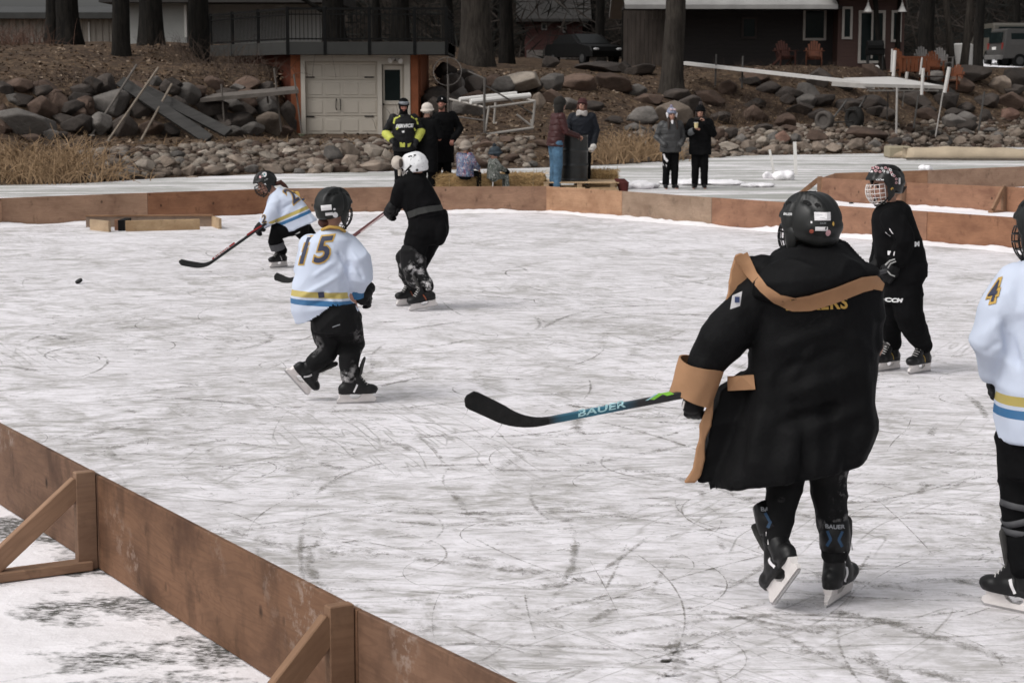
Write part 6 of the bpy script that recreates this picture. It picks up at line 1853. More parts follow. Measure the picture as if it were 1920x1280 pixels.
g = G(); g.add(pa + [q + V((0, .008, 0)) for q in pa], [(0, 1, 2, 3), (7, 6, 5, 4)] + [(k, (k + 1) % 4, 4 + (k + 1) % 4, 4 + k) for k in range(4)])
sp = obj('sleeve_patch', g, STICKER, per)
c_ = sum(pa, V()) / 4 - V((0, .004, 0))
g = G(); g.box(c_ + V((.003, 0, .004)), (.018, .003, .022)); obj('patch_mark', g, mk('patch_navy', (.05, .07, .16)), sp)
lettering('back_lettering', 'BUKERS', bvc, p(1527, 567, -.1), V((0, 1, 0)), V((1, 0, .03)), .044, GOLD, per, .004, 0, .002, 1.12, 1.0, 2)
# gloved hand and helmet
hockey_glove(per, p(1298, 742, .01), V((.10, .05, -1)), V((-.45, -.85, 0)), .70, -1, .95)
g = G(); g.tube([p(1283, 752, -.06), p(1280, 766, -.07)], .004, 6); obj('glove_piping', g, LACE, per)
hel = helmet(per, HM, s=1.0)
bv = bvh_of(hel)
bd = V((0, 1, 0))
for (x, y, w, h, m, rd) in ((1541, 405, 30, 15, STICKER, False), (1538, 428, 23, 7.5, STICKER, False), (1551, 436, 10, 12, PINK, True), (1520, 433, 8, 8, mk('sticker_red', (.35, .09, .06)), True), (1561, 419, 4, 8, GOLD, True), (1520, 416, 3, 4, STICKER, False)):
    decal('sticker', bv, p(x, y, -.1), bd, V((0, 0, 1)), w * Y / FOC, h * Y / FOC, m, hel, .003, rd)
decal('sticker_mark', bv, p(1546, 427, -.1), bd, V((.2, 0, 1)), .006, .012, DARKV, hel, .0045, True)
for yy in (403, 407): decal('sticker_mark', bv, p(1536 + (yy - 403), yy, -.1), bd, V((0, 0, 1)), .018, .0012, BRANDS, hel, .0045)
lettering('lettering', 'BAUER', bv, p(1475, 402, -.05), V((.35, 1, 0)), V((1, -.1, 0)), .009, WHITEC, hel, .003, .2, .0004)
lettering('lettering', 'BAUER', bv, p(1541, 417.5, -.1), bd, V((1, 0, 0)), .005, BRANDS, hel, .003, .2, 0)

# its stick
def fade_material():
    m, nt, b = nt_new('stick_graphic')
    x = nd(nt, 'ShaderNodeSeparateXYZ', {0: coord(nt)}).outputs[0]
    t = ramp(nt, rng(nt, x, -.62, .32), [(0, (.01, .01, .011)), (.06, (.02, .10, .15)), (.30, (.02, .16, .24)), (.42, (.012, .05, .075)), (.47, (.011, .011, .012))])
    nt.links.new(t, b.inputs['Base Color']); b.inputs['Roughness'].default_value = .35
    return m
SY_ = 7.34
stk, shf, bld, ds, nn = hockey_stick('black and teal stick with a large white name held out by the coat wearer', at(1325, 731, SY_ + .02), at(982, 797, SY_ - .06), at(872, 742, SY_ - .10), (0, -1, 0), STICKB, TAPE, .98)
shf.data.materials.clear(); 
def shaft_graphic(org, axis):
    m, nt, b = nt_new('stick_graphic')
    geo = nt.nodes.new('ShaderNodeNewGeometry').outputs['Position']
    x = nd(nt, 'ShaderNodeSeparateXYZ', {0: geo}).outputs[0]
    x0, x1 = at(1030, 780, SY_).x, at(1270, 740, SY_).x
    t = ramp(nt, rng(nt, x, x0, x1), [(0, (.011, .011, .012)), (.10, (.015, .09, .14)), (.42, (.02, .14, .21)), (.62, (.012, .045, .07)), (.70, (.011, .011, .012))])
    nt.links.new(t, b.inputs['Base Color']); b.inputs['Roughness'].default_value = .35
    return m
shf.data.materials.append(shaft_graphic(None, None))
bv = bvh_of(shf)
CYAN = mk('print_cyan', (.42, .66, .70), .4, .15)
lettering('lettering', 'BAUER', bv, at(1127, 768, SY_ - .05), V((0, 1, 0)), at(1180, 757, SY_) - at(1075, 777, SY_), .024, CYAN, shf, .002, .15, .0008, 1.05, 1.75, 1)
LIME = mk('print_lime', (.26, .62, .07), .4, .1)
def px_patch(name, poly, bv, m, par, y, off=.002, dirn=V((0, 1, 0))):
    q = stick_on(bv, [at(a, b_, y) for a, b_ in poly], dirn, off); g = G(); g.add(q, [tuple(range(len(q)))]); return obj(name, g, m, par, fix=False)
px_patch('lime_mark', [(1218, 751), (1237, 739), (1245, 741), (1228, 752)], bv, LIME, shf, SY_ - .05)
px_patch('lime_mark', [(1240, 740), (1258, 737), (1266, 742), (1252, 745)], bv, LIME, shf, SY_ - .05)
px_patch('cyan_mark', [(1211, 753), (1230, 741), (1234, 741), (1216, 753)], bv, CYAN, shf, SY_ - .05)

# ================================================================ number 15 in white
Y = gnd(665, 754).y; p = px3(Y); S = Y / FOC
per = thing('person', 'crouching skater seen from behind in a white jersey numbered 15, black helmet', 'person', gnd(650, 752), SKG)
HM = fmat(p(625, 392), V((.66, .74, -.1)), V((.02, 0, 1)))
j = dict(neck=p(618, 436), pelvis=p(635, 590, .02), sL=p(585, 462, .03), sR=p(652, 462, .0), eL=p(578, 505, .25), wL=p(620, 535, .42), eR=p(674, 508, -.02), wR=p(666, 534, .02),
         hL=p(612, 610, .04), hR=p(650, 605, .0), kL=p(618, 655, .08), kR=p(660, 650, .1), aL=p(572, 695, -.06), aR=p(655, 712, .03), tL=p(580, 725, .0), tR=p(690, 735, .02))
lt = gnd(578, 747); K_L = (p(529, 691, -.02), at(577, 744, lt.y - .02), (.74, -.1, .67), .92); K_R = (gnd(631, 757), gnd(705, 754), (0, 0, 1), .92)
cL = foot_in(j, 'L', *K_L); cR = foot_in(j, 'R', *K_R)
body(per, j, 1.5, HM)
g = G()
g.loft([sec((602, 428), (645, 430), .07, Y), sec((580, 446), (664, 448), .115, Y), sec((562, 475), (664, 480), .135, Y), sec((552, 520), (660, 520), .15, Y), sec((545, 555), (660, 556), .16, Y), sec((547, 580), (668, 572), .17, Y, .01), sec((555, 606), (676, 590), .17, Y, .02)], 26, 2.3)
g.tube([p(648, 460), p(672, 488, -.03), p(674, 520, -.04), p(665, 540, .02)], [.078, .088, .085, .062], 16, True)
g.tube([p(585, 462, .03), p(575, 505, .22), p(610, 532, .36)], [.085, .085, .065], 14, True)
me = fuse(g, .010, 4); crumple(me, .010, (4.2, 4.2, 5.5), 3, .003, 16)
folds(me, [(at(a, b, Y - .14), at(c, d, Y - .14), w, h) for a, b, c, d, w, h in [(560, 560, 640, 515, .016, .014), (575, 575, 650, 545, .014, -.010), (632, 470, 648, 500, .012, -.018), (655, 490, 640, 530, .014, -.016), (640, 495, 655, 545, .014, .012), (655, 470, 680, 500, .014, .012), (585, 520, 630, 490, .014, .008), (668, 500, 682, 525, .012, -.012), (612, 540, 640, 600, .016, .010)]])
bm = bmesh.new(); bm.from_mesh(me)          # the hem rides up over the hips
arch = [(at(x, y, Y).x, at(x, y, Y - .15).z) for x, y in ((560, 612), (577, 605), (600, 592), (628, 571), (645, 573), (672, 588), (690, 594))]
dl = [f for f in bm.faces if f.calc_center_median().y < Y + .05 and f.calc_center_median().z < lin(arch, f.calc_center_median().x) and arch[0][0] < f.calc_center_median().x < arch[-1][0]]
bmesh.ops.delete(bm, geom=dl, context='FACES'); bm.to_mesh(me); bm.free()
hem = at(615, 599, Y); ax = V((.05, 0, 1)).normalized()
band_attr(me, hem, ax, [([p(660, 475), p(674, 520, -.04), p(665, 545, .02)], .092)])
jer = obj('jersey', me, JERSEY, per)
bv = bvh_of(jer)
d_ = V((.12, 1, 0)).normalized()
rt_ = V((1, .0, .10))
lettering('number_outline', '15', bv, p(582, 472, -.1), d_, rt_, .155, GOLD, per, .004, .35, .014, 1.22, .98)
lettering('number', '15', bv, p(582, 472, -.1), d_, rt_, .155, NAVY, per, .0065, .35, .0045, 1.22, .98)
px_patch('hem_badge', [(598, 546), (609, 545), (610, 556), (599, 557)], bv, NAVY, per, Y - .1, .005)
g = G(); g.tube([p(603, 431, -.05), p(618, 425, -.085), p(636, 427, -.08), p(647, 434, -.04)], .010, 8); obj('collar', g, GOLD, per, smooth=True)
g = G(); g.tube([p(667, 532, .0), p(666, 554, .03)], [.056, .060], 14); obj('blue_cuff', g, BLUE, per)
hockey_glove(per, p(666, 552, .04), V((.45, .25, -.15)), V((.2, -.8, .5)), .92, 1, .8)
hockey_glove(per, p(628, 540, .46), V((.8, .5, -.1)), V((0, 0, 1)), .9, -1, .9)
g = G(); g.ell(p(690, 540, .1), (.05, .05, .045)); g.ell(p(684, 548, .06), (.055, .05, .045)); me = fuse(g, .008, 2); obj('glove_roll', me, GLV, per)
# trousers
g = G()
g.ell(p(638, 598, .03), (.145, .14, .10)); g.loft([sec((588, 570), (668, 566), .152, Y, .0), sec((582, 600), (674, 594), .165, Y, .0), sec((590, 622), (680, 618), .16, Y, .01)], 20, 2.2); g.loft([sec((598, 578), (668, 572), .13, Y, .03), sec((592, 600), (676, 595), .15, Y, .03), sec((600, 628), (682, 622), .13, Y, .04)], 20, 2.2)
g.tube([p(612, 612, .04), p(618, 645, .06), cL[1], cL[0]], [.105, .092, .07, .058], 14, True)
g.tube([p(652, 608, .0), p(661, 645, .06), cR[1], cR[0]], [.10, .082, .066, .056], 14, True)
g.tube([p(600, 585, -.04), p(598, 612, -.03)], [.03, .045], 10, True)
me = fuse(g, .010, 3); crumple(me, .006, (6, 6, 7), 8, .002, 25); tr = obj('trousers', me, SNOWP, per)
px_patch('trouser_mark', [(625, 610), (639, 605), (639, 607), (625, 612)], bvh_of(tr), BRANDS, per, Y - .1, .004)
skate(per, *K_R); skate(per, *K_L)
hel = helmet(per, HM, s=1.0)
bv = bvh_of(hel)
for (x, y, w, h, m, rd) in ((613, 389, 20, 10, STICKER, False), (618, 401, 14, 5.5, STICKER, False), (629, 403, 9, 11, STICKER, True), (628, 392, 4, 4, STICKER, True)):
    decal('sticker', bv, p(x, y, -.1), V((.1, 1, 0)), V((-.1, 0, 1)), w * S, h * S, m, hel, .003, rd)
g = G(); g.ell(p(612, 417, .0), (.055, .06, .04)); obj('hair', g, HAIRR, per, smooth=True)

# ================================================================ number 2 chasing the puck
Y = gnd(522, 502).y; p = px3(Y); S = Y / FOC
per = thing('person', 'skater bent low in a white jersey numbered 22, chasing the puck with a stick', 'person', gnd(525, 500), SKG)
HM = fmat(p(498, 344), V((-.80, -.42, -.38)), V((-.30, 0, .95)))
j = dict(neck=p(516, 364), pelvis=p(562, 418), sL=p(520, 378, -.10), sR=p(535, 370, .14), eL=p(508, 402, -.16), wL=p(492, 420, -.12), eR=p(515, 405, .15), wR=p(497, 420, .05),
         hL=p(550, 424, -.06), hR=p(562, 424, .08), kL=p(518, 438, -.05), kR=p(575, 450, .12), aL=p(522, 480, .0), aR=p(600, 480, .15), tL=p(511, 490, -.03), tR=p(588, 492, .15))
K_L = (gnd(538, 499.5), gnd(507, 502.5), (0, 0, 1), .95); K_R = (gnd(612, 499), gnd(580, 499), (0, 0, 1), .95)
cL = foot_in(j, 'L', *K_L); cR = foot_in(j, 'R', *K_R)
body(per, j, 1.45, HM)
g = G()
def sec2(l, r, d, y, dy=0): return sec(l, r, d, y, dy)
g.loft([sec((504, 368), (524, 350), .09, Y), sec((500, 384), (545, 358), .15, Y), sec((506, 402), (562, 370), .165, Y), sec((518, 420), (576, 388), .165, Y), sec((524, 430), (586, 402), .165, Y), sec((530, 440), (596, 412), .165, Y)], 24, 2.3)
g.tube([p(520, 376, -.08), p(511, 396, -.15), p(503, 410, -.15), p(494, 419, -.12)], [.085, .085, .08, .062], 14, True)
g.tube([p(532, 372, .1), p(518, 402, .15), p(500, 418, .06)], [.08, .075, .055], 12, True)
me = fuse(g, .011, 4); crumple(me, .010, (5, 5, 6), 13, .003, 16)
folds(me, [(at(a, b, Y - .15), at(c, d, Y - .15), w, h) for a, b, c, d, w, h in [(528, 392, 560, 372, .018, -.012), (525, 400, 522, 385, .016, -.014), (520, 412, 545, 395, .018, .012)]])
hl, hr = at(530, 440, Y), at(596, 412, Y); wv = (hr - hl).normalized(); ax = V((-wv.z, 0, wv.x)).normalized(); ax = ax if ax.z > 0 else -ax
band_attr(me, (hl + hr) / 2, ax, [([p(516, 386, -.12), p(494, 419, -.12)], .10)])
jer = obj('jersey', me, JERSEY, per); bv = bvh_of(jer)
dd = V((-.40, .62, -.68)).normalized(); rt_ = V((.50, .76, .40))
for m, b_, o_ in ((GOLD, .012, .004), (NAVY, .003, .008)):
    lettering('number' if m is NAVY else 'number_outline', '22', bv, p(551, 368, .0), dd, rt_, .20, m, per, o_, .15, b_, 1.15, .95)
    lettering('sleeve_number' if m is NAVY else 'sleeve_outline', '2', bv, p(495, 411, -.2), V((.2, 1, 0)), V((1, 0, .1)), .085, m, per, o_, .1, b_ * .6, 1, 1)
hockey_glove(per, p(491, 421, -.13), V((-.62, 0, -.75)), V((-.5, -.75, .4)), .88, -1, 1.0); hockey_glove(per, p(500, 416, .03), V((-.7, 0, -.6)), V((0, .6, .6)), .86, 1, 1.0)
g = G(); g.loft([sec((545, 405), (582, 405), .14, Y), sec((534, 425), (579, 428), .15, Y), sec((556, 440), (579, 446), .10, Y, .06)], 18, 2.2)
g.tube([p(548, 424, -.04), p(520, 434, -.06), p(516, 452, -.03), cL[0]], [.11, .10, .085, .062], 14, True)
g.tube([p(562, 424, .08), p(574, 438, .12), p(590, 460, .14), cR[0]], [.115, .10, .08, .06], 14, True)
me = fuse(g, .012, 3); crumple(me, .006, (6, 6, 7), 18); tr = obj('trousers', me, BLK, per)
px_patch('trouser_mark', [(552, 440), (562, 434), (563, 436), (553, 443)], bvh_of(tr), WHITEC, per, Y - .1, .005)
g = G(); g.tube([p(518, 455, -.03), p(521, 467, -.01)], [.09, .082], 14); obj('sock_band', g, mk('grey_tape', (.07, .07, .075), .6), per)
skate(per, *K_L); skate(per, *K_R)
hel = helmet(per, HM, s=1.0, cage=WIRE); bv = bvh_of(hel)
cam_d = V((0, 1, 0))
for x, y, w, m in ((495, 327.5, 9, STICKER), (487.5, 332, 4.5, PINK)): decal('sticker', bv, p(x, y, -.1), cam_d, V((0, 0, 1)), w * S, w * S, m, hel, .003, True)
decal('sticker_mark', bv, p(495, 327.5, -.1), cam_d, V((0, 0, 1)), 4 * S, 4 * S, mk('sticker_teal', (.1, .25, .25)), hel, .005, True)
decal('sticker', bv, p(498, 348, -.1), cam_d, V((-.5, 0, 1)), 4 * S, 8 * S, STICKER, hel, .003)
lettering('lettering', 'CCM', bv, p(499, 337, -.1), cam_d, V((1, 0, .5)), .012, WHITEC, hel, .003, .2)
obj('hair', G().tube([p(517, 345, .0), p(526, 342, .02), p(534, 348, .03), p(540, 352, .03)], [.022, .03, .022, .006], 10, True), HAIRR, per, smooth=True)
face_parts(per, HM)
stk2, sh2, bl2, ds2, n2 = hockey_stick('black stick with a red and white shaft reaching for the puck', at(545, 386, Y + .05), at(386, 499, Y - .75), at(335, 492.5, Y - .82), (0, -1, 0), STICKB, TAPE, 1.0)
bv = bvh_of(sh2)
for a, b_, m in (((440, 455), (398, 486), mk('print_red', (.30, .03, .03))), ((487, 425), (462, 441), mk('print_red', (.3, .03, .03)))):
    q0, q1 = at(*a, Y - .4), at(*b_, Y - .4)
    g = G(); n_ = 10; r_ = V((q1 - q0)).normalized(); u_ = V((0, 1, 0)).cross(r_).normalized()
    P_ = stick_on(bv, [q0.lerp(q1, i / n_) + u_ * e for i in range(n_ + 1) for e in (-.009, .009)], V((0, 1, 0)), .003)
    g.add(P_, [(2 * i, 2 * i + 1, 2 * i + 3, 2 * i + 2) for i in range(n_)]); obj('red_stripe', g, m, sh2, fix=False)
lettering('lettering', 'RIBCOR', bv, at(421, 470, Y - .4), V((0, 1, 0)), at(442, 454, Y - .4) - at(400, 485, Y - .4), .019, WHITEC, sh2, .005, .1, .0008, 1.3, 1.6, 1)

# ================================================================ skater in black with the white helmet
Y = gnd(790, 580).y; p = px3(Y); S = Y / FOC
per = thing('person', 'skater all in black with a white helmet, bending over a stick', 'person', gnd(785, 578), SKG)
HM = fmat(p(778, 314), V((-.70, .45, -.40)), V((-.25, 0, .95)))
j = dict(neck=p(775, 336), pelvis=p(800, 430), sL=p(752, 346, -.05), sR=p(790, 345, .05), eL=p(742, 372, -.05), wL=p(737, 386, .02), eR=p(770, 370, .3), wR=p(745, 385, .2),
         hL=p(785, 440, -.02), hR=p(808, 438, .03), kL=p(776, 492, -.05), kR=p(785, 492, .06), aL=p(788, 545, -.02), aR=p(768, 545, .12), tL=p(773, 565, -.1), tR=p(755, 562, .05))
K_L = (at(821, 573, Y - .05), gnd(768, 584), (.15, 0, 1), 1.0); K_R = (gnd(783, 571), gnd(750, 574), (0, 0, 1), 1.0)
cL = foot_in(j, 'L', *K_L); cR = foot_in(j, 'R', *K_R)
body(per, j, 1.5, HM)
g = G()
g.loft([sec((758, 326), (795, 324), .08, Y), sec((750, 338), (803, 336), .13, Y), sec((748, 355), (812, 352), .155, Y), sec((750, 378), (822, 370), .165, Y), sec((760, 400), (830, 390), .17, Y), sec((764, 412), (836, 402), .17, Y)], 24, 2.3)
g.tube([p(756, 348, -.05), p(747, 366, -.06), p(740, 382, -.02)], [.085, .075, .055], 14, True); g.tube([p(785, 348, .05), p(765, 370, .28), p(745, 384, .2)], [.08, .07, .05], 12, True)
me = fuse(g, .011, 4); crumple(me, .007, (5, 5, 6), 23, .002, 18); jac = obj('jersey', me, BLK, per); bv = bvh_of(jac)
g = G()
top_ = [(764, 396), (785, 388), (805, 384), (828, 383)]; bot_ = [(768, 408), (786, 400), (808, 395), (831, 393)]
rib = []
for k in range(5):
    for i in range(25):
        u = i / 24 * 3; j0 = min(2, int(u)); f = u - j0; w_ = k / 4
        xy = [((1 - w_) * (top_[j0][c] * (1 - f) + top_[j0 + 1][c] * f) + w_ * (bot_[j0][c] * (1 - f) + bot_[j0 + 1][c] * f)) for c in (0, 1)]
        rib.append(at(*xy, Y))
rib = stick_on(bv, rib, V((0, 1, 0)), .009)
g.add(rib, [(k * 25 + i, k * 25 + i + 1, k * 25 + i + 26, k * 25 + i + 25) for k in range(4) for i in range(24)])
obj('back_band', g, mk('grey_band', (.045, .046, .044), .7), per, fix=False)
hockey_glove(per, p(738, 384, -.02), V((-.45, 0, -.8)), V((-.6, -.7, .2)), 1.0, -1, 1.0); hockey_glove(per, p(746, 380, .2), V((-.5, 0, -.7)), V((0, .7, .3)), .95, 1, 1.0)
g = G(); g.loft([sec((765, 402), (832, 396), .16, Y), sec((766, 425), (838, 420), .185, Y), sec((766, 440), (837, 438), .18, Y), sec((772, 462), (826, 455), .14, Y)], 22, 2.4)
g.ell(p(824, 435, -.08), (.075, .10, .13)); g.ell(p(832, 420, .0), (.05, .09, .14))
g.tube([p(785, 442, -.03), p(774, 488, -.05), p(780, 515, -.04), cL[0]], [.125, .105, .095, .062], 14, True); g.tube([p(808, 440, .04), p(785, 488, .06), cR[0]], [.12, .10, .062], 14, True)
me = fuse(g, .011, 3); crumple(me, .008, (6, 6, 6), 25, .002, 25); obj('hockey_trousers', me, BLK, per)
g = G(); g.tube([p(773, 478, -.06), p(776, 500, -.06), p(783, 520, -.05), cL[0] + V((0, 0, .01))], [.118, .122, .105, .07], 16, True); g.tube([p(760, 482, .02), p(764, 510, .06), cR[0]], [.085, .085, .064], 14, True)
me = fuse(g, .011, 3); crumple(me, .012, (5, 5, 9), 27, .003, 25); obj('shin_guard', me, SNOWP2, per)
ORG = mk('skate_orange', (.34, .10, .05), .5, .2)
skate(per, *K_L, ORG); skate(per, *K_R, ORG)
hel = helmet(per, HM, m=HELMW, s=1.0, cage=WIREW); bv = bvh_of(hel)
px_patch('black_stripe', [(770, 298), (777, 293), (772, 312), (762, 322), (758, 322), (768, 311)], bv, HELM, hel, Y - .1, .004)
decal('sticker', bv, p(782, 319, -.1), cam_d, V((0, 0, 1)), 5 * S, 5 * S, HELM, hel, .003, True)
for a, b_ in (((768, 292), (790, 290)), ((784, 300), (794, 306)), ((776, 306), (793, 313)), ((790, 296), (792, 302))): px_patch('helmet_line', [a, b_, (b_[0], b_[1] + 1), (a[0], a[1] + 1)], bv, BRANDS, hel, Y - .1, .003)
# pale face guard tipped forward
g = G(); g.ell(p(745, 305, -.02), (.055, .06, .062)); me = fuse(g, .009, 2); crumple(me, .004, (9, 9, 9), 2)
fg = obj('face_guard', me, mk('guard_beige', (.50, .44, .38), .6, .1), per); obj('guard_opening', G().ell(p(751, 306, -.045), (.022, .04, .042)), mk('guard_inside', (.07, .055, .048), .8), fg, smooth=True)
obj('guard_strap', G().tube([p(750, 318, -.03), p(749, 330, -.04)], [.02, .012], 8), mk('guard_beige', (.5, .44, .38)), fg)
stk3, sh3, bl3, d3, n3 = hockey_stick('stick with a reddish shaft held low by the white helmeted skater', at(748, 380, Y + .05), at(545, 529, Y + .55), at(517, 517.5, Y + .65), (0, -1, 0), mk('shaft_red', (.10, .035, .035), .4, .3, 3), TAPE, 1.0, bw=.07)
bv = bvh_of(sh3); px_patch('pale_edge', [(718, 402), (672, 438), (674, 440), (719, 404)], bv, mk('print_pale', (.50, .40, .40)), sh3, Y, .002)

# ================================================================ caged skater in black
Y = gnd(1715, 701).y; p = px3(Y); S = Y / FOC
per = thing('person', 'skater in black standing in profile with a white wire cage and flowered helmet', 'person', gnd(1700, 700), SKG)
HM = fmat(p(1660, 347), V((-.93, -.33, -.12)), V((-.05, 0, 1)))
j = dict(neck=p(1668, 385), pelvis=p(1700, 520), sL=p(1668, 408, -.14), sR=p(1678, 405, .14), eL=p(1690, 462, -.16), wL=p(1672, 498, -.10), eR=p(1655, 465, .15), wR=p(1640, 505, .05),
         hL=p(1700, 535, -.06), hR=p(1680, 540, .08), kL=p(1703, 595, -.06), kR=p(1668, 600, .10), aL=p(1718, 645, .0), aR=p(1668, 652, .14), tL=p(1702, 680, -.02), tR=p(1655, 675, .12))
K_L = (gnd(1750, 694), gnd(1698, 703), (0, 0, 1), .95); K_R = (gnd(1685, 691), gnd(1645, 697), (0, 0, 1), .95)
cL = foot_in(j, 'L', *K_L); cR = foot_in(j, 'R', *K_R)
body(per, j, 1.52, HM); face_parts(per, HM)
g = G()
g.loft([sec((1648, 378), (1692, 376), .085, Y), sec((1640, 394), (1704, 386), .135, Y), sec((1634, 415), (1714, 408), .16, Y), sec((1636, 445), (1724, 440), .165, Y), sec((1640, 475), (1734, 468), .165, Y), sec((1648, 500), (1738, 495), .17, Y), sec((1654, 515), (1737, 518), .16, Y)], 24, 2.3)
g.tube([p(1672, 410, -.12), p(1694, 455, -.17), p(1686, 482, -.15), p(1675, 496, -.11)], [.085, .08, .07, .055], 14, True); g.tube([p(1672, 410, .1), p(1655, 460, .15), p(1642, 500, .06)], [.08, .075, .055], 12, True)
me = fuse(g, .010, 4); crumple(me, .007, (5, 5, 6), 33, .002, 18)
folds(me, [(at(a, b, Y - .18), at(c, d, Y - .18), w, h) for a, b, c, d, w, h in [(1660, 440, 1700, 480, .016, -.014), (1690, 400, 1712, 450, .02, .012), (1650, 480, 1700, 500, .016, .012)]])
jac = obj('jersey', me, BLK, per); bv = bvh_of(jac)
px_patch('shoulder_diamond', [(1657, 435), (1663, 426), (1669, 436), (1666, 442)], bv, STICKER, per, Y - .1, .004)
px_patch('sleeve_patch', [(1662, 469), (1672, 469), (1671, 477), (1662, 477)], bv, STICKER, per, Y - .1, .004)
lettering('lettering', 'M', bv, p(1717, 457, -.1), cam_d, V((1, 0, 0)), .030, WHITEC, per, .005, 0, .003, 1, 1.2)
hockey_glove(per, p(1680, 496, -.13), V((-.5, -.1, -.6)), V((-.1, -1, .2)), .95, -1, 1.0); hockey_glove(per, p(1644, 497, .05), V((-.4, 0, -.7)), V((0, .8, .2)), .95, 1, 1.0)
g = G(); g.tube([p(1660, 497, -.2), p(1668, 489, -.22), p(1678, 486, -.22)], .006, 6).tube([p(1665, 502, -.2), p(1670, 494, -.22), p(1680, 490, -.22)], .005, 6).tube([p(1664, 508, -.19), p(1670, 515, -.2), p(1678, 518, -.2)], .005, 6); obj('glove_piping', g, mk('piping_grey', (.35, .35, .34)), per)
g = G(); g.loft([sec((1655, 490), (1738, 490), .17, Y), sec((1655, 520), (1737, 515), .18, Y), sec((1655, 545), (1724, 540), .16, Y), sec((1655, 568), (1722, 562), .15, Y)], 22, 2.4)
g.ell(p(1722, 505, 0), (.062, .14, .10))
g.tube([p(1700, 545, -.06), p(1704, 590, -.06), p(1714, 615, -.03), cL[0]], [.12, .105, .095, .06], 14, True); g.tube([p(1678, 550, .08), p(1666, 595, .10), cR[0]], [.115, .085, .06], 14, True)
me = fuse(g, .010, 3); crumple(me, .006, (6, 6, 7), 35, .002, 25); tr = obj('trousers', me, BLK, per); bv = bvh_of(tr)
lettering('lettering', 'CCM', bv, p(1674, 562, -.1), cam_d, V((1, 0, .02)), .027, WHITEC, per, .005, .2, .002, 1, 1.25)
YEL = mk('skate_yellow', (.45, .30, .05), .5, .2)
skate(per, *K_L, YEL); skate(per, *K_R, YEL)
hel = helmet(per, HM, s=1.04, cage=WIREW); bv = bvh_of(hel)
for k, (x, y) in enumerate([(1637, 322), (1644, 321), (1651, 322), (1658, 321), (1641, 316), (1648, 315), (1655, 316), (1662, 315), (1668, 318), (1665, 323), (1672, 324), (1677, 330), (1674, 328), (1681, 336), (1681, 343), (1671, 319)]):
    decal('flower_sticker', bv, p(x, y, -.1), cam_d, V((0, 0, 1)), 5.2 * S, 4.6 * S, PINK if k % 3 else STICKER, hel, .003, True); decal('sticker_mark', bv, p(x, y, -.1), cam_d, V((0, 0, 1)), 2.4 * S, 2.2 * S, HELM, hel, .0045, True)
decal('sticker', bv, p(1688, 340, -.1), cam_d, V((0, 0, 1)), 4 * S, 12 * S, STICKER, hel, .003)
decal('ear_screw', bv, p(1672, 354, -.1), cam_d, V((0, 0, 1)), 6 * S, 6 * S, GOLD, hel, .012, True)
lettering('lettering', 'CCM', bv, p(1649, 337.5, -.1), cam_d, V((1, 0, 0)), .011, WHITEC, hel, .003, .2, .0006, 1, 1.5)
obj('hair', G().tube([p(1686, 352, .02), p(1693, 356, .02), p(1699, 351, .02)], [.03, .025, .006], 10, True), HAIRD, per, smooth=True)
hockey_stick('plain grey shafted stick held by the caged skater behind the coat', at(1682, 502, Y - .17), at(1475, 560, Y - .1), at(1440, 553, Y - .1), (0, -1, 0), mk('shaft_grey', (.055, .055, .058), .35, .2), TAPE, 1.0)

# ================================================================ skater cropped by the picture edge
Y = gnd(1880, 1140).y; p = px3(Y); S = Y / FOC
per = thing('person', 'skater in a white jersey numbered 4 on the sleeve, cut off by the picture edge', 'person', gnd(1930, 1130), SKG)
HM = fmat(p(1962, 432), V((-.55, .8, -.05)))
j = dict(neck=p(1968, 492), pelvis=p(1968, 790, .02), sL=p(1905, 530, .0), sR=p(2045, 530, .0), eL=p(1862, 632, -.02), wL=p(1868, 700, .08), eR=p(2085, 640, .0), wR=p(2060, 720, .15),
         hL=p(1925, 800, 0), hR=p(2005, 800, 0), kL=p(1915, 930, .03), kR=p(2015, 930, .03), aL=p(1918, 1085, .02), aR=p(2020, 1085, .05), tL=p(1865, 1105, -.02), tR=p(1985, 1105, .1))
K_L = (gnd(1960, 1158), gnd(1842, 1133), (0, 0, 1), .98); K_R = (gnd(2060, 1150), gnd(1960, 1118), (0, 0, 1), .98)
cL = foot_in(j, 'L', *K_L); cR = foot_in(j, 'R', *K_R)
body(per, j, 1.62, HM, voxel=.012)
g = G()
g.loft([sec((1935, 480), (2000, 480), .08, Y), sec((1898, 505), (2040, 505), .13, Y), sec((1878, 560), (2058, 560), .16, Y), sec((1872, 640), (2062, 640), .17, Y), sec((1868, 720), (2066, 720), .185, Y), sec((1868, 790), (2068, 790), .19, Y), sec((1872, 826), (2068, 826), .19, Y)], 28, 2.4)
g.tube([p(1908, 535), p(1878, 590, -.02), p(1860, 640, -.02), p(1862, 690, .03)], [.095, .092, .085, .058], 16, True); g.tube([p(2040, 535), p(2080, 640, 0), p(2062, 715, .12)], [.095, .085, .06], 14, True)
me = fuse(g, .010, 4); crumple(me, .011, (3.4, 3.4, 4.2), 43, .003, 14)
folds(me, [(at(a, b, Y - .14), at(c, d, Y - .14), w, h) for a, b, c, d, w, h in [(1885, 590, 1910, 700, .02, -.02), (1840, 640, 1885, 600, .018, .012), (1845, 670, 1880, 640, .016, -.012), (1890, 540, 1920, 600, .025, .012)]])
a_ = me.attributes
band_attr(me, at(1968, 824, Y), V((0, 0, 1)), [([p(1878, 590, -.02), p(1860, 640, -.02), p(1862, 690, .03)], .088)])
jer = obj('jersey', me, JERSEY, per); bv = bvh_of(jer)
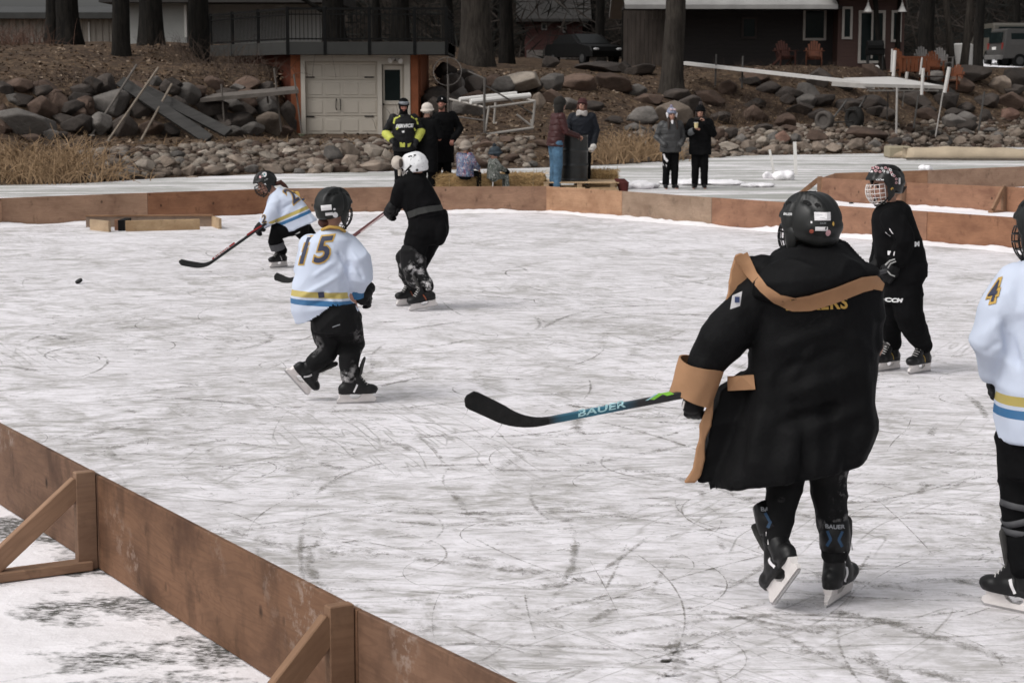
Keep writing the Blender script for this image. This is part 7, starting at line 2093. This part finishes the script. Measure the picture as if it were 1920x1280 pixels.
for m, b_, o_ in ((GOLD, .012, .004), (NAVY, .0015, .007)):
    lettering('sleeve_number' if m is NAVY else 'sleeve_outline', '4', bv, p(1858, 549, -.05), V((.75, .65, 0)), V((.6, -.6, .25)), .075, m, per, o_, .2, b_, 1, .9)
g = G(); g.tube([p(1863, 686, .03), p(1866, 706, .05)], [.054, .05], 14); obj('dark_cuff', g, NAVY, per)
hockey_glove(per, p(1870, 708, .06), V((.25, .2, -.9)), V((-.8, -.5, 0)), .85, -1, .8)
g = G(); g.loft([sec((1885, 780), (2050, 780), .13, Y), sec((1878, 830), (2056, 830), .145, Y), sec((1872, 890), (2060, 890), .14, Y)], 24, 2.4)
g.tube([p(1922, 820), p(1916, 930, .03), p(1918, 1000, .02), cL[0]], [.115, .088, .078, .064], 16, True); g.tube([p(2008, 820), p(2016, 930, .03), cR[0]], [.115, .088, .064], 16, True)
me = fuse(g, .011, 3); crumple(me, .007, (6, 6, 9), 45, .002, 25); tr = obj('trousers', me, BLK, per)
for yy, tl in ((945, .12), (968, -.35), (994, .05)):
    g = G(); c = p(1917, yy, .02); g.tube([c + V((0, 0, .012)), c - V((0, 0, .012))], [.088 - (yy - 945) * .00008, .087 - (yy - 945) * .00008], 20, side=(1, 0, 0))
    M_ = Matrix.Translation(c) @ Matrix.Rotation(tl, 4, 'Y') @ Matrix.Translation(-c); g.v = [tuple(M_ @ V(v)) for v in g.v]; obj('sock_tape', g, mk('grey_tape', (.07, .07, .075)), per, smooth=True)
skate(per, *K_L); skate(per, *K_R)
helmet(per, HM, s=1.02)

# ================================================================ spectators
def stand(label, px, Y, H, yaw, top, legs, arms=None, top_m=None, leg_m=None, hem=.46, puff=1.0, face=True, look=None, skin=None, hands=(True, True), seat=None, group='onlookers behind the far boards', z0=0.0, hat=None, hair=None, boots=True, lean=0.0, seed=1):
    """yaw: turn of the body, 0 = facing the photographer; local x to the viewer's right"""
    base = at(px, 400, Y); base.z = z0
    per = thing('person', label, 'person', base, group)
    s = H / 1.75
    Rz = Matrix.Rotation(yaw, 4, 'Z')
    L = lambda x, y, z: base + (Rz @ V((x * s, -y * s, 0)) + V((0, 0, z * s)))        # y: forward (towards the photographer when yaw = 0)
    fwd = (L(0, 1, 0) - L(0, 0, 0)).normalized()
    A = arms or {}
    pz = .93 if seat is None else seat
    up_ = lambda z: z - .93 + pz
    if seat is None:
        j = dict(hL=L(.085, 0, .90), hR=L(-.085, 0, .90), kL=L(.095, .02, .50), kR=L(-.095, .02, .50), aL=L(.10, -.01, .09), aR=L(-.10, -.01, .09), tL=L(.125, .15, .0), tR=L(-.125, .15, .0))
    else:
        j = dict(hL=L(.085, 0, pz - .03), hR=L(-.085, 0, pz - .03), kL=L(.11, .40, pz), kR=L(-.11, .40, pz), aL=L(.11, .42, pz - .40), aR=L(-.11, .42, pz - .40), tL=L(.12, .56, pz - .48), tR=L(-.12, .56, pz - .48))
    f_ = lean
    j.update(pelvis=L(0, 0, pz), neck=L(0, .02 + f_, up_(1.46)), sL=L(.185, f_, up_(1.40)), sR=L(-.185, f_, up_(1.40)))
    j['eL'] = L(*A.get('eL', (.26, -.02, up_(1.11)))); j['wL'] = L(*A.get('wL', (.26, .06, up_(.86)))); j['eR'] = L(*A.get('eR', (-.26, -.02, up_(1.11)))); j['wR'] = L(*A.get('wR', (-.26, .06, up_(.86))))
    for k, on in zip('LR', hands):
        d = (j['w' + k] - j['e' + k]).normalized()
        hd_ = A.get('h' + k)
        if on: j['hand' + k] = ((Rz @ V((hd_[0], -hd_[1], hd_[2]))) if hd_ else d, (V((0, 0, 1)) if abs(d.z) < .7 else (L(1 if k == 'L' else -1, 0, 0) - L(0, 0, 0)).normalized()), .8)
    hc = L(0, .05 + f_ * 1.15, up_(1.625)); lk = look if look is not None else fwd
    HM = fmat(hc, V(lk))
    hs = 1.0 if H > 1.5 else .92
    bo = body(per, j, H, HM, skin, voxel=.0125)
    if face: face_parts(per, smat(HM, .94 * (1 if H > 1.5 else .95)))
    ax = (j['sL'] - j['sR']).normalized(); dn = (j['neck'] - j['pelvis']).normalized(); fw = ax.cross(dn).normalized()
    tp = lambda a: j['pelvis'].lerp(j['neck'], a)
    g = G(); k_ = puff * s
    hz_ = (hem - .93) / .53
    secs = [(tp(1.03), ax * .075 * s, fw * .075 * s), (tp(.94), ax * .165 * k_, fw * .10 * k_), (tp(.78), ax * .20 * k_, fw * .135 * k_), (tp(.45), ax * .19 * k_, fw * .145 * k_), (tp(.1), ax * .195 * k_, fw * .15 * k_)]
    if seat is None: secs.append((tp(hz_), ax * .20 * k_, fw * .155 * k_))
    else: secs.append((tp(-.12), ax * .20 * k_, fw * .16 * k_))
    g.loft(secs, 22, 2.3)
    for k in 'LR':
        d = (j['w' + k] - j['e' + k]).normalized()
        g.tube([j['s' + k], j['e' + k], j['w' + k] + d * .01 * s], [.082 * k_, .07 * k_, .052 * k_], 14, True)
    me = fuse(g, .0125, 3); crumple(me, .008 * s, (5, 5, 8), seed, .003, 20)
    ja = obj(top, me, top_m or BLK, per)
    g = G()
    for k in 'LR':
        g.tube([j['h' + k] + V((0, 0, .04 * s)), j['k' + k], j['a' + k] + V((0, 0, .02 * s))], [.115 * s, .088 * s, .075 * s], 14, True)
    g.tube([j['hL'], j['hR']], [.125 * s, .125 * s], 14, True)
    me = fuse(g, .0125, 3); crumple(me, .007 * s, (6, 6, 9), seed + 5, .002, 22)
    obj(legs, me, leg_m or BLK, per)
    if boots:
        boot(per, j['aL'], j['tL'], s); boot(per, j['aR'], j['tR'], s)
    return per, j, HM, ja, L, fw, ax, s
def beanie(per, HM, m, pom=None, brim=True, s=1.0, low=.0, pom_m=None):
    q = lambda x, y, z: HM @ V((x * s, y * s, z * s)); R3 = HM.to_3x3()
    g = G(); g.ell(q(0, -.012, .062 + low), (.092 * s, .112 * s, .086 * s), R3, 18, 10); g.ell(q(0, -.03, .03 + low), (.09 * s, .095 * s, .07 * s), R3, 18, 10)
    if brim: g.tube([q(.094 * math.sin(a), -.012 + .113 * math.cos(a), .045 + low - .018 * (1 - math.cos(a)) / 2 * 2) for a in [2 * PI * i / 20 for i in range(21)]], .016 * s, 8)
    h = obj('hat', fuse(g, .009, 2), m, per)
    if pom: 
        gg = G(); r = random.Random(3); c = q(0, -.03, .165 + low)
        for k in range(40):
            d = V((r.gauss(0, 1), r.gauss(0, 1), r.gauss(0, 1))).normalized(); gg.ell(c + d * pom * s * r.uniform(.4, .9), pom * s * .34, None, 7, 5)
        obj('pompom', gg, pom_m or m, h, smooth=True)
    return h
def hair_back(per, HM, m, s=1.0, long=.12):
    q = lambda x, y, z: HM @ V((x * s, y * s, z * s)); R3 = HM.to_3x3(); g = G()
    g.ell(q(0, -.035, .02), (.086 * s, .088 * s, .09 * s), R3, 16, 9)
    for sg in (-1, 1): g.tube([q(sg * .075, .0, .01), q(sg * .078, .01, -.06), q(sg * .07, .02, -.06 - long)], [.03 * s, .026 * s, .016 * s], 10, True)
    return obj('hair', fuse(g, .010, 2), m, per)

# --- man in the black and yellow snowmobile jacket
LIMEJ = mk('jacket_lime', (.50, .52, .10), .6, .12)
Yg = 35.7
per, j, HM, ja, L, fw, ax, s = stand('man with snow goggles in a black and lime yellow snowmobile jacket', 758, Yg, 1.76, .12, 'jacket', 'trousers', dict(eL=(.33, -.05, 1.18), wL=(.22, .08, .98), eR=(-.33, -.04, 1.13), wR=(-.22, .14, 1.0)), top_m=BLKS, hem=.80, puff=1.08, look=V((.15, -1, -.35)), hands=(False, False), skin=SKINR, seed=2)
bv = bvh_of(ja); cd = V((0, 1, 0))
lettering('lettering', 'SERVICE', bv, L(.0, .15, 1.26), cd, V((1, 0, .04)), .058, WHITEC, per, .008, .25, .005, 1.0, 1.05)
def jp(name, poly, m): px_patch(name, poly, bv, m, per, Yg - .2, .008)
jp('shoulder_stripe', [(736, 231), (738, 222), (749, 216), (750, 219), (741, 224), (739, 233)], LIMEJ); jp('shoulder_stripe', [(770, 217), (782, 223), (784, 234), (781, 234), (779, 225), (770, 220)], LIMEJ)
jp('chest_mark', [(742, 243), (745, 237), (748, 240), (744, 244)], LIMEJ); jp('chest_mark', [(777, 240), (779, 245), (777, 247), (775, 241)], LIMEJ)
jp('hem_mark', [(749, 267), (759, 268), (759, 276), (750, 276)], LIMEJ); jp('hem_mark', [(764, 270), (771, 268), (768, 275), (764, 277)], LIMEJ)
jp('chest_logo', [(753, 246), (758, 245), (758, 249), (754, 249)], WHITEC)
g = G(); g.tube([j['eR'].lerp(j['wR'], .1), j['eR'].lerp(j['wR'], .75)], [.088, .075], 14, True); obj('lime_sleeve', fuse(g, .012, 2), LIMEJ, per)
g = G(); g.tube([j['eL'].lerp(j['wL'], .1), j['eL'].lerp(j['wL'], .75)], [.088, .075], 14, True); obj('lime_sleeve', fuse(g, .012, 2), LIMEJ, per)
for k, sd2 in (('L', -1), ('R', 1)):
    g = G(); hand_shapes(g, j['w' + k], (j['w' + k] - j['e' + k]), V((0, -.3, 1)), 1.1, sd2, .9, 1.35); obj('glove', fuse(g, .010, 2), GLV, per)
hb = beanie(per, HM, BLK); q = lambda x, y, z: HM @ V((x, y, z))
obj('goggles', G().tube([q(-.085, .03, .075), q(-.05, .085, .085), q(0, .105, .088), q(.05, .085, .085), q(.085, .03, .075)], [.02, .03, .032, .03, .02], 10, True, side=tuple(HM.to_3x3() @ V((0, 0, 1))), flat=.7), mk('goggle_glass', (.20, .21, .23), .2, .3, 30), per, smooth=True)
obj('hair', G().ell(q(0, -.02, -.02), (.09, .085, .10), HM.to_3x3()), BLK, per, smooth=True)
obj('neck_gaiter', G().tube([q(0, .01, -.18), q(0, .02, -.085)], [.085, .075], 14, True), BLK, per, smooth=True)

# --- woman with the white hat, turned away
per, j, HM, ja, L, fw, ax, s = stand('person in a long black coat and white hat with the back turned', 801, 35.9, 1.68, PI - .35, 'coat', 'trousers', dict(eL=(.27, .06, 1.12), wL=(.16, .25, 1.1), eR=(-.27, .05, 1.12), wR=(-.16, .25, 1.1)), hem=.42, puff=1.12, face=False, hands=(True, True), seed=3)
hb = beanie(per, HM, mk('white_knit', (.62, .56, .50), .9, .1, 40, .4), low=-.03, s=1.15); q = lambda x, y, z: HM @ V((x, y, z))
obj('hat_knot', G().ell(at(808.5, 213.5, 35.78), (.034, .03, .042)), mk('knot_brown', (.06, .045, .038), .9), hb, smooth=True)
hair_back(per, HM, HAIRD, 1.0, .06)

# --- bearded man
per, j, HM, ja, L, fw, ax, s = stand('ruddy bearded man in a black beanie and black coat behind the white hat', 829, 36.5, 1.80, .1, 'coat', 'trousers', dict(eL=(.34, -.02, 1.16), wL=(.20, .22, .98), eR=(-.30, 0, 1.15), wR=(-.12, .26, 1.05)), hem=.55, puff=1.15, look=V((-.2, -1, .05)), skin=SKINR, seed=4)
beanie(per, HM, BLK); q = lambda x, y, z: HM @ V((x, y, z))
obj('hat_badge', G().ell(q(-.03, .105, .085), (.013, .006, .013), HM.to_3x3()), STICKER, per, smooth=True)
g = G(); g.ell(q(0, .05, -.082), (.055, .05, .045), HM.to_3x3()); g.ell(q(.045, .03, -.05), (.022, .04, .04), HM.to_3x3()); g.ell(q(-.045, .03, -.05), (.022, .04, .04), HM.to_3x3()); obj('beard', fuse(g, .009, 1), BEARD, per)

# --- children on the hay bales
def print_material(name, cols, scale, seed=0.0):
    m, nt, b = nt_new(name); c = coord(nt)
    w = nd(nt, 'ShaderNodeVectorMath', {0: c, 1: nd(nt, 'ShaderNodeTexNoise', {'Vector': c, 'Scale': scale * .5, 'Detail': 2}).outputs['Color']}, operation='ADD').outputs[0]
    f = nz(nt, mapping(nt, w, loc=(seed, 0, 0)), scale, 2, .5, .6)
    n = len(cols)
    t = ramp(nt, f, [(.37 + .27 * i / n if i else 0, cc) for i, cc in enumerate(cols)], 'CONSTANT')
    nt.links.new(t, b.inputs['Base Color']); b.inputs['Roughness'].default_value = .75
    bump(nt, b, nz(nt, c, 9, 4), .3, .02)
    return m
PRINT = print_material('printed_jacket', [(.012, .03, .09), (.42, .48, .55), (.015, .05, .15), (.012, .03, .09), (.02, .06, .17), (.48, .50, .52), (.30, .04, .035), (.012, .04, .11), (.02, .05, .15)], 9)
CAMO = print_material('camo_jacket', [(.05, .06, .05), (.20, .21, .19), (.025, .03, .028), (.11, .12, .10), (.40, .40, .38), (.035, .04, .035)], 11, 4.0)
per, j, HM, ja, L, fw, ax, s = stand('child in a blue and white patterned jacket and beige beanie on a hay bale', 872, 35.62, 1.24, PI - .75, 'jacket', 'trousers', dict(eL=(.27, .06, .84), wL=(.20, .26, .70), eR=(-.27, .06, .84), wR=(-.2, .28, .70)), top_m=PRINT, seat=.54, puff=1.25, face=False, seed=6, hands=(True, True))
beanie(per, HM, mk('beige_knit', (.30, .255, .215), .9, .15, 40, .4), s=1.05, low=-.02); hair_back(per, HM, mk('hair_brown', (.09, .055, .035), .7), .95, .03)
per, j, HM, ja, L, fw, ax, s = stand('small child in a camouflage jacket and dark knit hat by the hay bales', 925, 35.75, 1.06, PI * .62, 'jacket', 'trousers', dict(eL=(.25, .12, .84), wL=(.10, .36, .74), eR=(-.25, .12, .84), wR=(-.1, .36, .74)), top_m=CAMO, leg_m=CAMO, seat=.54, puff=1.25, face=True, look=V((-1, -.15, -.25)), seed=7, hands=(False, False))
for k, sd2 in (('L', -1), ('R', 1)):
    g = G(); hand_shapes(g, j['w' + k], (j['w' + k] - j['e' + k]), V((0, 0, 1)), .8, sd2, .8, 1.6); obj('mitten', fuse(g, .009, 2), BLK, per)
beanie(per, HM, mk('slate_knit', (.035, .045, .055), .9, .4, 12, .4), .035, s=1.08, low=-.015)

# --- jeans and maroon puffer
def puffer(name, base, rows):
    m, nt, b = nt_new(name); c = coord(nt); z = nd(nt, 'ShaderNodeSeparateXYZ', {0: c}).outputs[2]
    f = mth(nt, 'ABSOLUTE', mth(nt, 'SINE', mth(nt, 'MULTIPLY', mth(nt, 'ADD', z, mth(nt, 'MULTIPLY', nz(nt, c, 3, 2), .05)), rows * PI)))
    nt.links.new(mixc(nt, nz(nt, c, 5, 4), [x * .7 for x in base], base), b.inputs['Base Color']); b.inputs['Roughness'].default_value = .5; b.inputs['Specular IOR Level'].default_value = .35
    bump(nt, b, mth(nt, 'POWER', f, .5), .5, .02)
    return m
DENIM = mk('denim', (.075, .15, .235), .85, .45, 5, .3)
per, j, HM, ja, L, fw, ax, s = stand('person in a maroon quilted jacket and blue jeans leaning to the barrel', 1041, 36.2, 1.72, PI * .5 + .35, 'jacket', 'jeans', dict(eL=(.24, .14, 1.12), wL=(.14, .42, 1.06), eR=(-.24, .12, 1.12), wR=(-.14, .40, 1.04)), top_m=puffer('maroon_quilt', (.052, .013, .013), 9), leg_m=DENIM, hem=.83, puff=1.0, face=False, look=V((.85, .5, .05)), lean=.05, seed=8, z0=.05)
q = lambda x, y, z: HM @ V((x, y, z)); g = G(); g.ell(q(0, -.02, .05), (.105, .13, .115), HM.to_3x3()); g.tube([q(0, -.04, -.02), q(0, -.05, -.13)], [.10, .085], 14, True); obj('hat', fuse(g, .011, 2), mk('dark_fleece', (.022, .020, .018), .95, .3, 30, .4), per)
# --- woman in navy
per, j, HM, ja, L, fw, ax, s = stand('woman in a navy coat and pale scarf behind the black barrel', 1091, 37.35, 1.70, -.12, 'coat', 'trousers', dict(eL=(.28, -.02, 1.12), wL=(.235, .10, .84), eR=(-.29, .06, 1.17), wR=(-.25, .38, 1.17), hR=(-.3, 1, -.3)), top_m=mk('navy_coat', (.008, .010, .015), .75, .25, 5, .3), hem=.70, puff=1.12, look=V((-.35, -1, .12)), hands=(False, True), seed=9, z0=.05)
hair_back(per, HM, HAIRR, 1.0, .10); beanie(per, HM, mk('wine_knit', (.055, .02, .02), .9, .3, 30, .4), s=.98)
q = lambda x, y, z: HM @ V((x, y, z))
g = G()
for k in range(3): g.tube([q(.085 * math.sin(a), .0 + .085 * math.cos(a), -.135 - .025 * k + .012 * math.sin(3 * a + k)) for a in [2 * PI * i / 18 for i in range(19)]], .030, 8)
obj('scarf', fuse(g, .010, 2), mk('pale_scarf', (.42, .39, .37), .9, .3, 14, .4), per)
g = G(); hand_shapes(g, j['wL'], (j['wL'] - j['eL']), V((1, 0, 0)), 1.1, -1, .8, 1.7); obj('mitten', fuse(g, .011, 2), mk('white_fleece', (.66, .62, .58), .95), per)
# --- couple on the ice
Yn = gnd(1258, 353).y
per, j, HM, ja, L, fw, ax, s = stand('woman in a grey puffer jacket and patterned pompom hat with dark braids', 1256, Yn, 1.55, .18, 'jacket', 'snow_trousers', dict(eL=(.30, -.04, 1.13), wL=(.19, .16, .98), eR=(-.30, -.04, 1.13), wR=(-.19, .16, .98)), top_m=puffer('grey_quilt', (.055, .055, .056), 8), hem=.80, puff=1.22, hands=(False, False), group='onlookers on the lake ice', seed=10)
q = lambda x, y, z: HM @ V((x, y, z))
hb = beanie(per, HM, print_material('patterned_knit', [(.10, .13, .22), (.16, .19, .28), (.45, .42, .45), (.10, .13, .22)], 30), .03, pom_m=mk('pom_lilac', (.30, .27, .36), .9))
for sg in (-1, 1):
    obj('hat_patch', G().ell(q(sg * .035, .098, .098), (.03, .014, .02), HM.to_3x3()), mk('patch_pink', (.66, .50, .52), .7), hb, smooth=True)
    obj('ear_flap', G().tube([q(sg * .088, .02, .02), q(sg * .085, .03, -.07)], [.03, .012], 8, True), STICKER, hb, smooth=True)
    g = G(); pts = [q(sg * .072, .03, -.06), q(sg * .075, .07, -.14), q(sg * .085, .12, -.22), q(sg * .085, .12, -.28)]; g.tube(pts, [.024, .026, .022, .01], 8, True); obj('braid', g, HAIRD, per, smooth=True)
bv = bvh_of(ja)
g = G(); g.tube([q(0, .055, -.13), q(.0, .075, -.17)], [.03, .02], 8, True); obj('scarf', g, STICKER, per)
lg = next(c for c in per.children if c.name.startswith('snow_trousers')); bvl = bvh_of(lg)
px_patch('white_print', [(1243, 290), (1246, 289), (1254, 302), (1251, 305), (1246, 299)], bvl, STICKER, per, Yn - .2, .01); px_patch('white_print', [(1244, 307), (1250, 309), (1251, 313), (1245, 311)], bvl, STICKER, per, Yn - .2, .01)
per, j, HM, ja, L, fw, ax, s = stand('woman in a long black coat and black pompom hat holding a cup to her mouth', 1311, Yn + .1, 1.60, -.12, 'coat', 'trousers', dict(eL=(.29, .08, 1.16), wL=(.10, .24, 1.40), hL=(-.45, .1, .9), eR=(-.30, .04, 1.14), wR=(-.13, .26, 1.24), hR=(.7, .3, .5)), hem=.72, puff=1.22, look=V((-.25, -1, -.05)), group='onlookers on the lake ice', seed=11)
hair_back(per, HM, HAIRD, 1.0, .12); beanie(per, HM, BLK, .045, pom_m=mk('pom_fur', (.06, .05, .05), .95))
q = lambda x, y, z: HM @ V((x, y, z))
g = G(); g.tube([q(.10 * math.sin(a), -.01 + .10 * math.cos(a), -.13 + .06 * abs(math.sin(a / 2)) ** 2 * 0) for a in [2 * PI * i / 18 for i in range(19)]], .035, 8); obj('fur_collar', fuse(g, .011, 2), mk('fur_black', (.015, .014, .014), .95), per)
obj('sleeve_lining', G().tube([j['eR'].lerp(j['wR'], .55), j['eR'].lerp(j['wR'], .96)], [.066, .062], 12, True), mk('grey_lining', (.11, .115, .12), .8), per, smooth=True)
cp_ = j['wR'] + (Matrix.Rotation(-.12, 4, 'Z') @ V((.045, -.06, 0))) + V((0, 0, .10))
t = thing('paper_cup', 'pale yellow paper cup in the hand of the woman in the long black coat', 'cup', cp_)
obj('cup', G().tube([cp_ + V((0, 0, -.05)), cp_ + V((0, 0, .055))], [.034, .044], 16), mk('paper_yellow', (.60, .50, .27), .6, .05), t)
obj('rim', G().tube([cp_ + V((.044 * math.cos(a), .044 * math.sin(a), .055)) for a in [2 * PI * i / 16 for i in range(17)]], .003, 5), WHITEC, t)
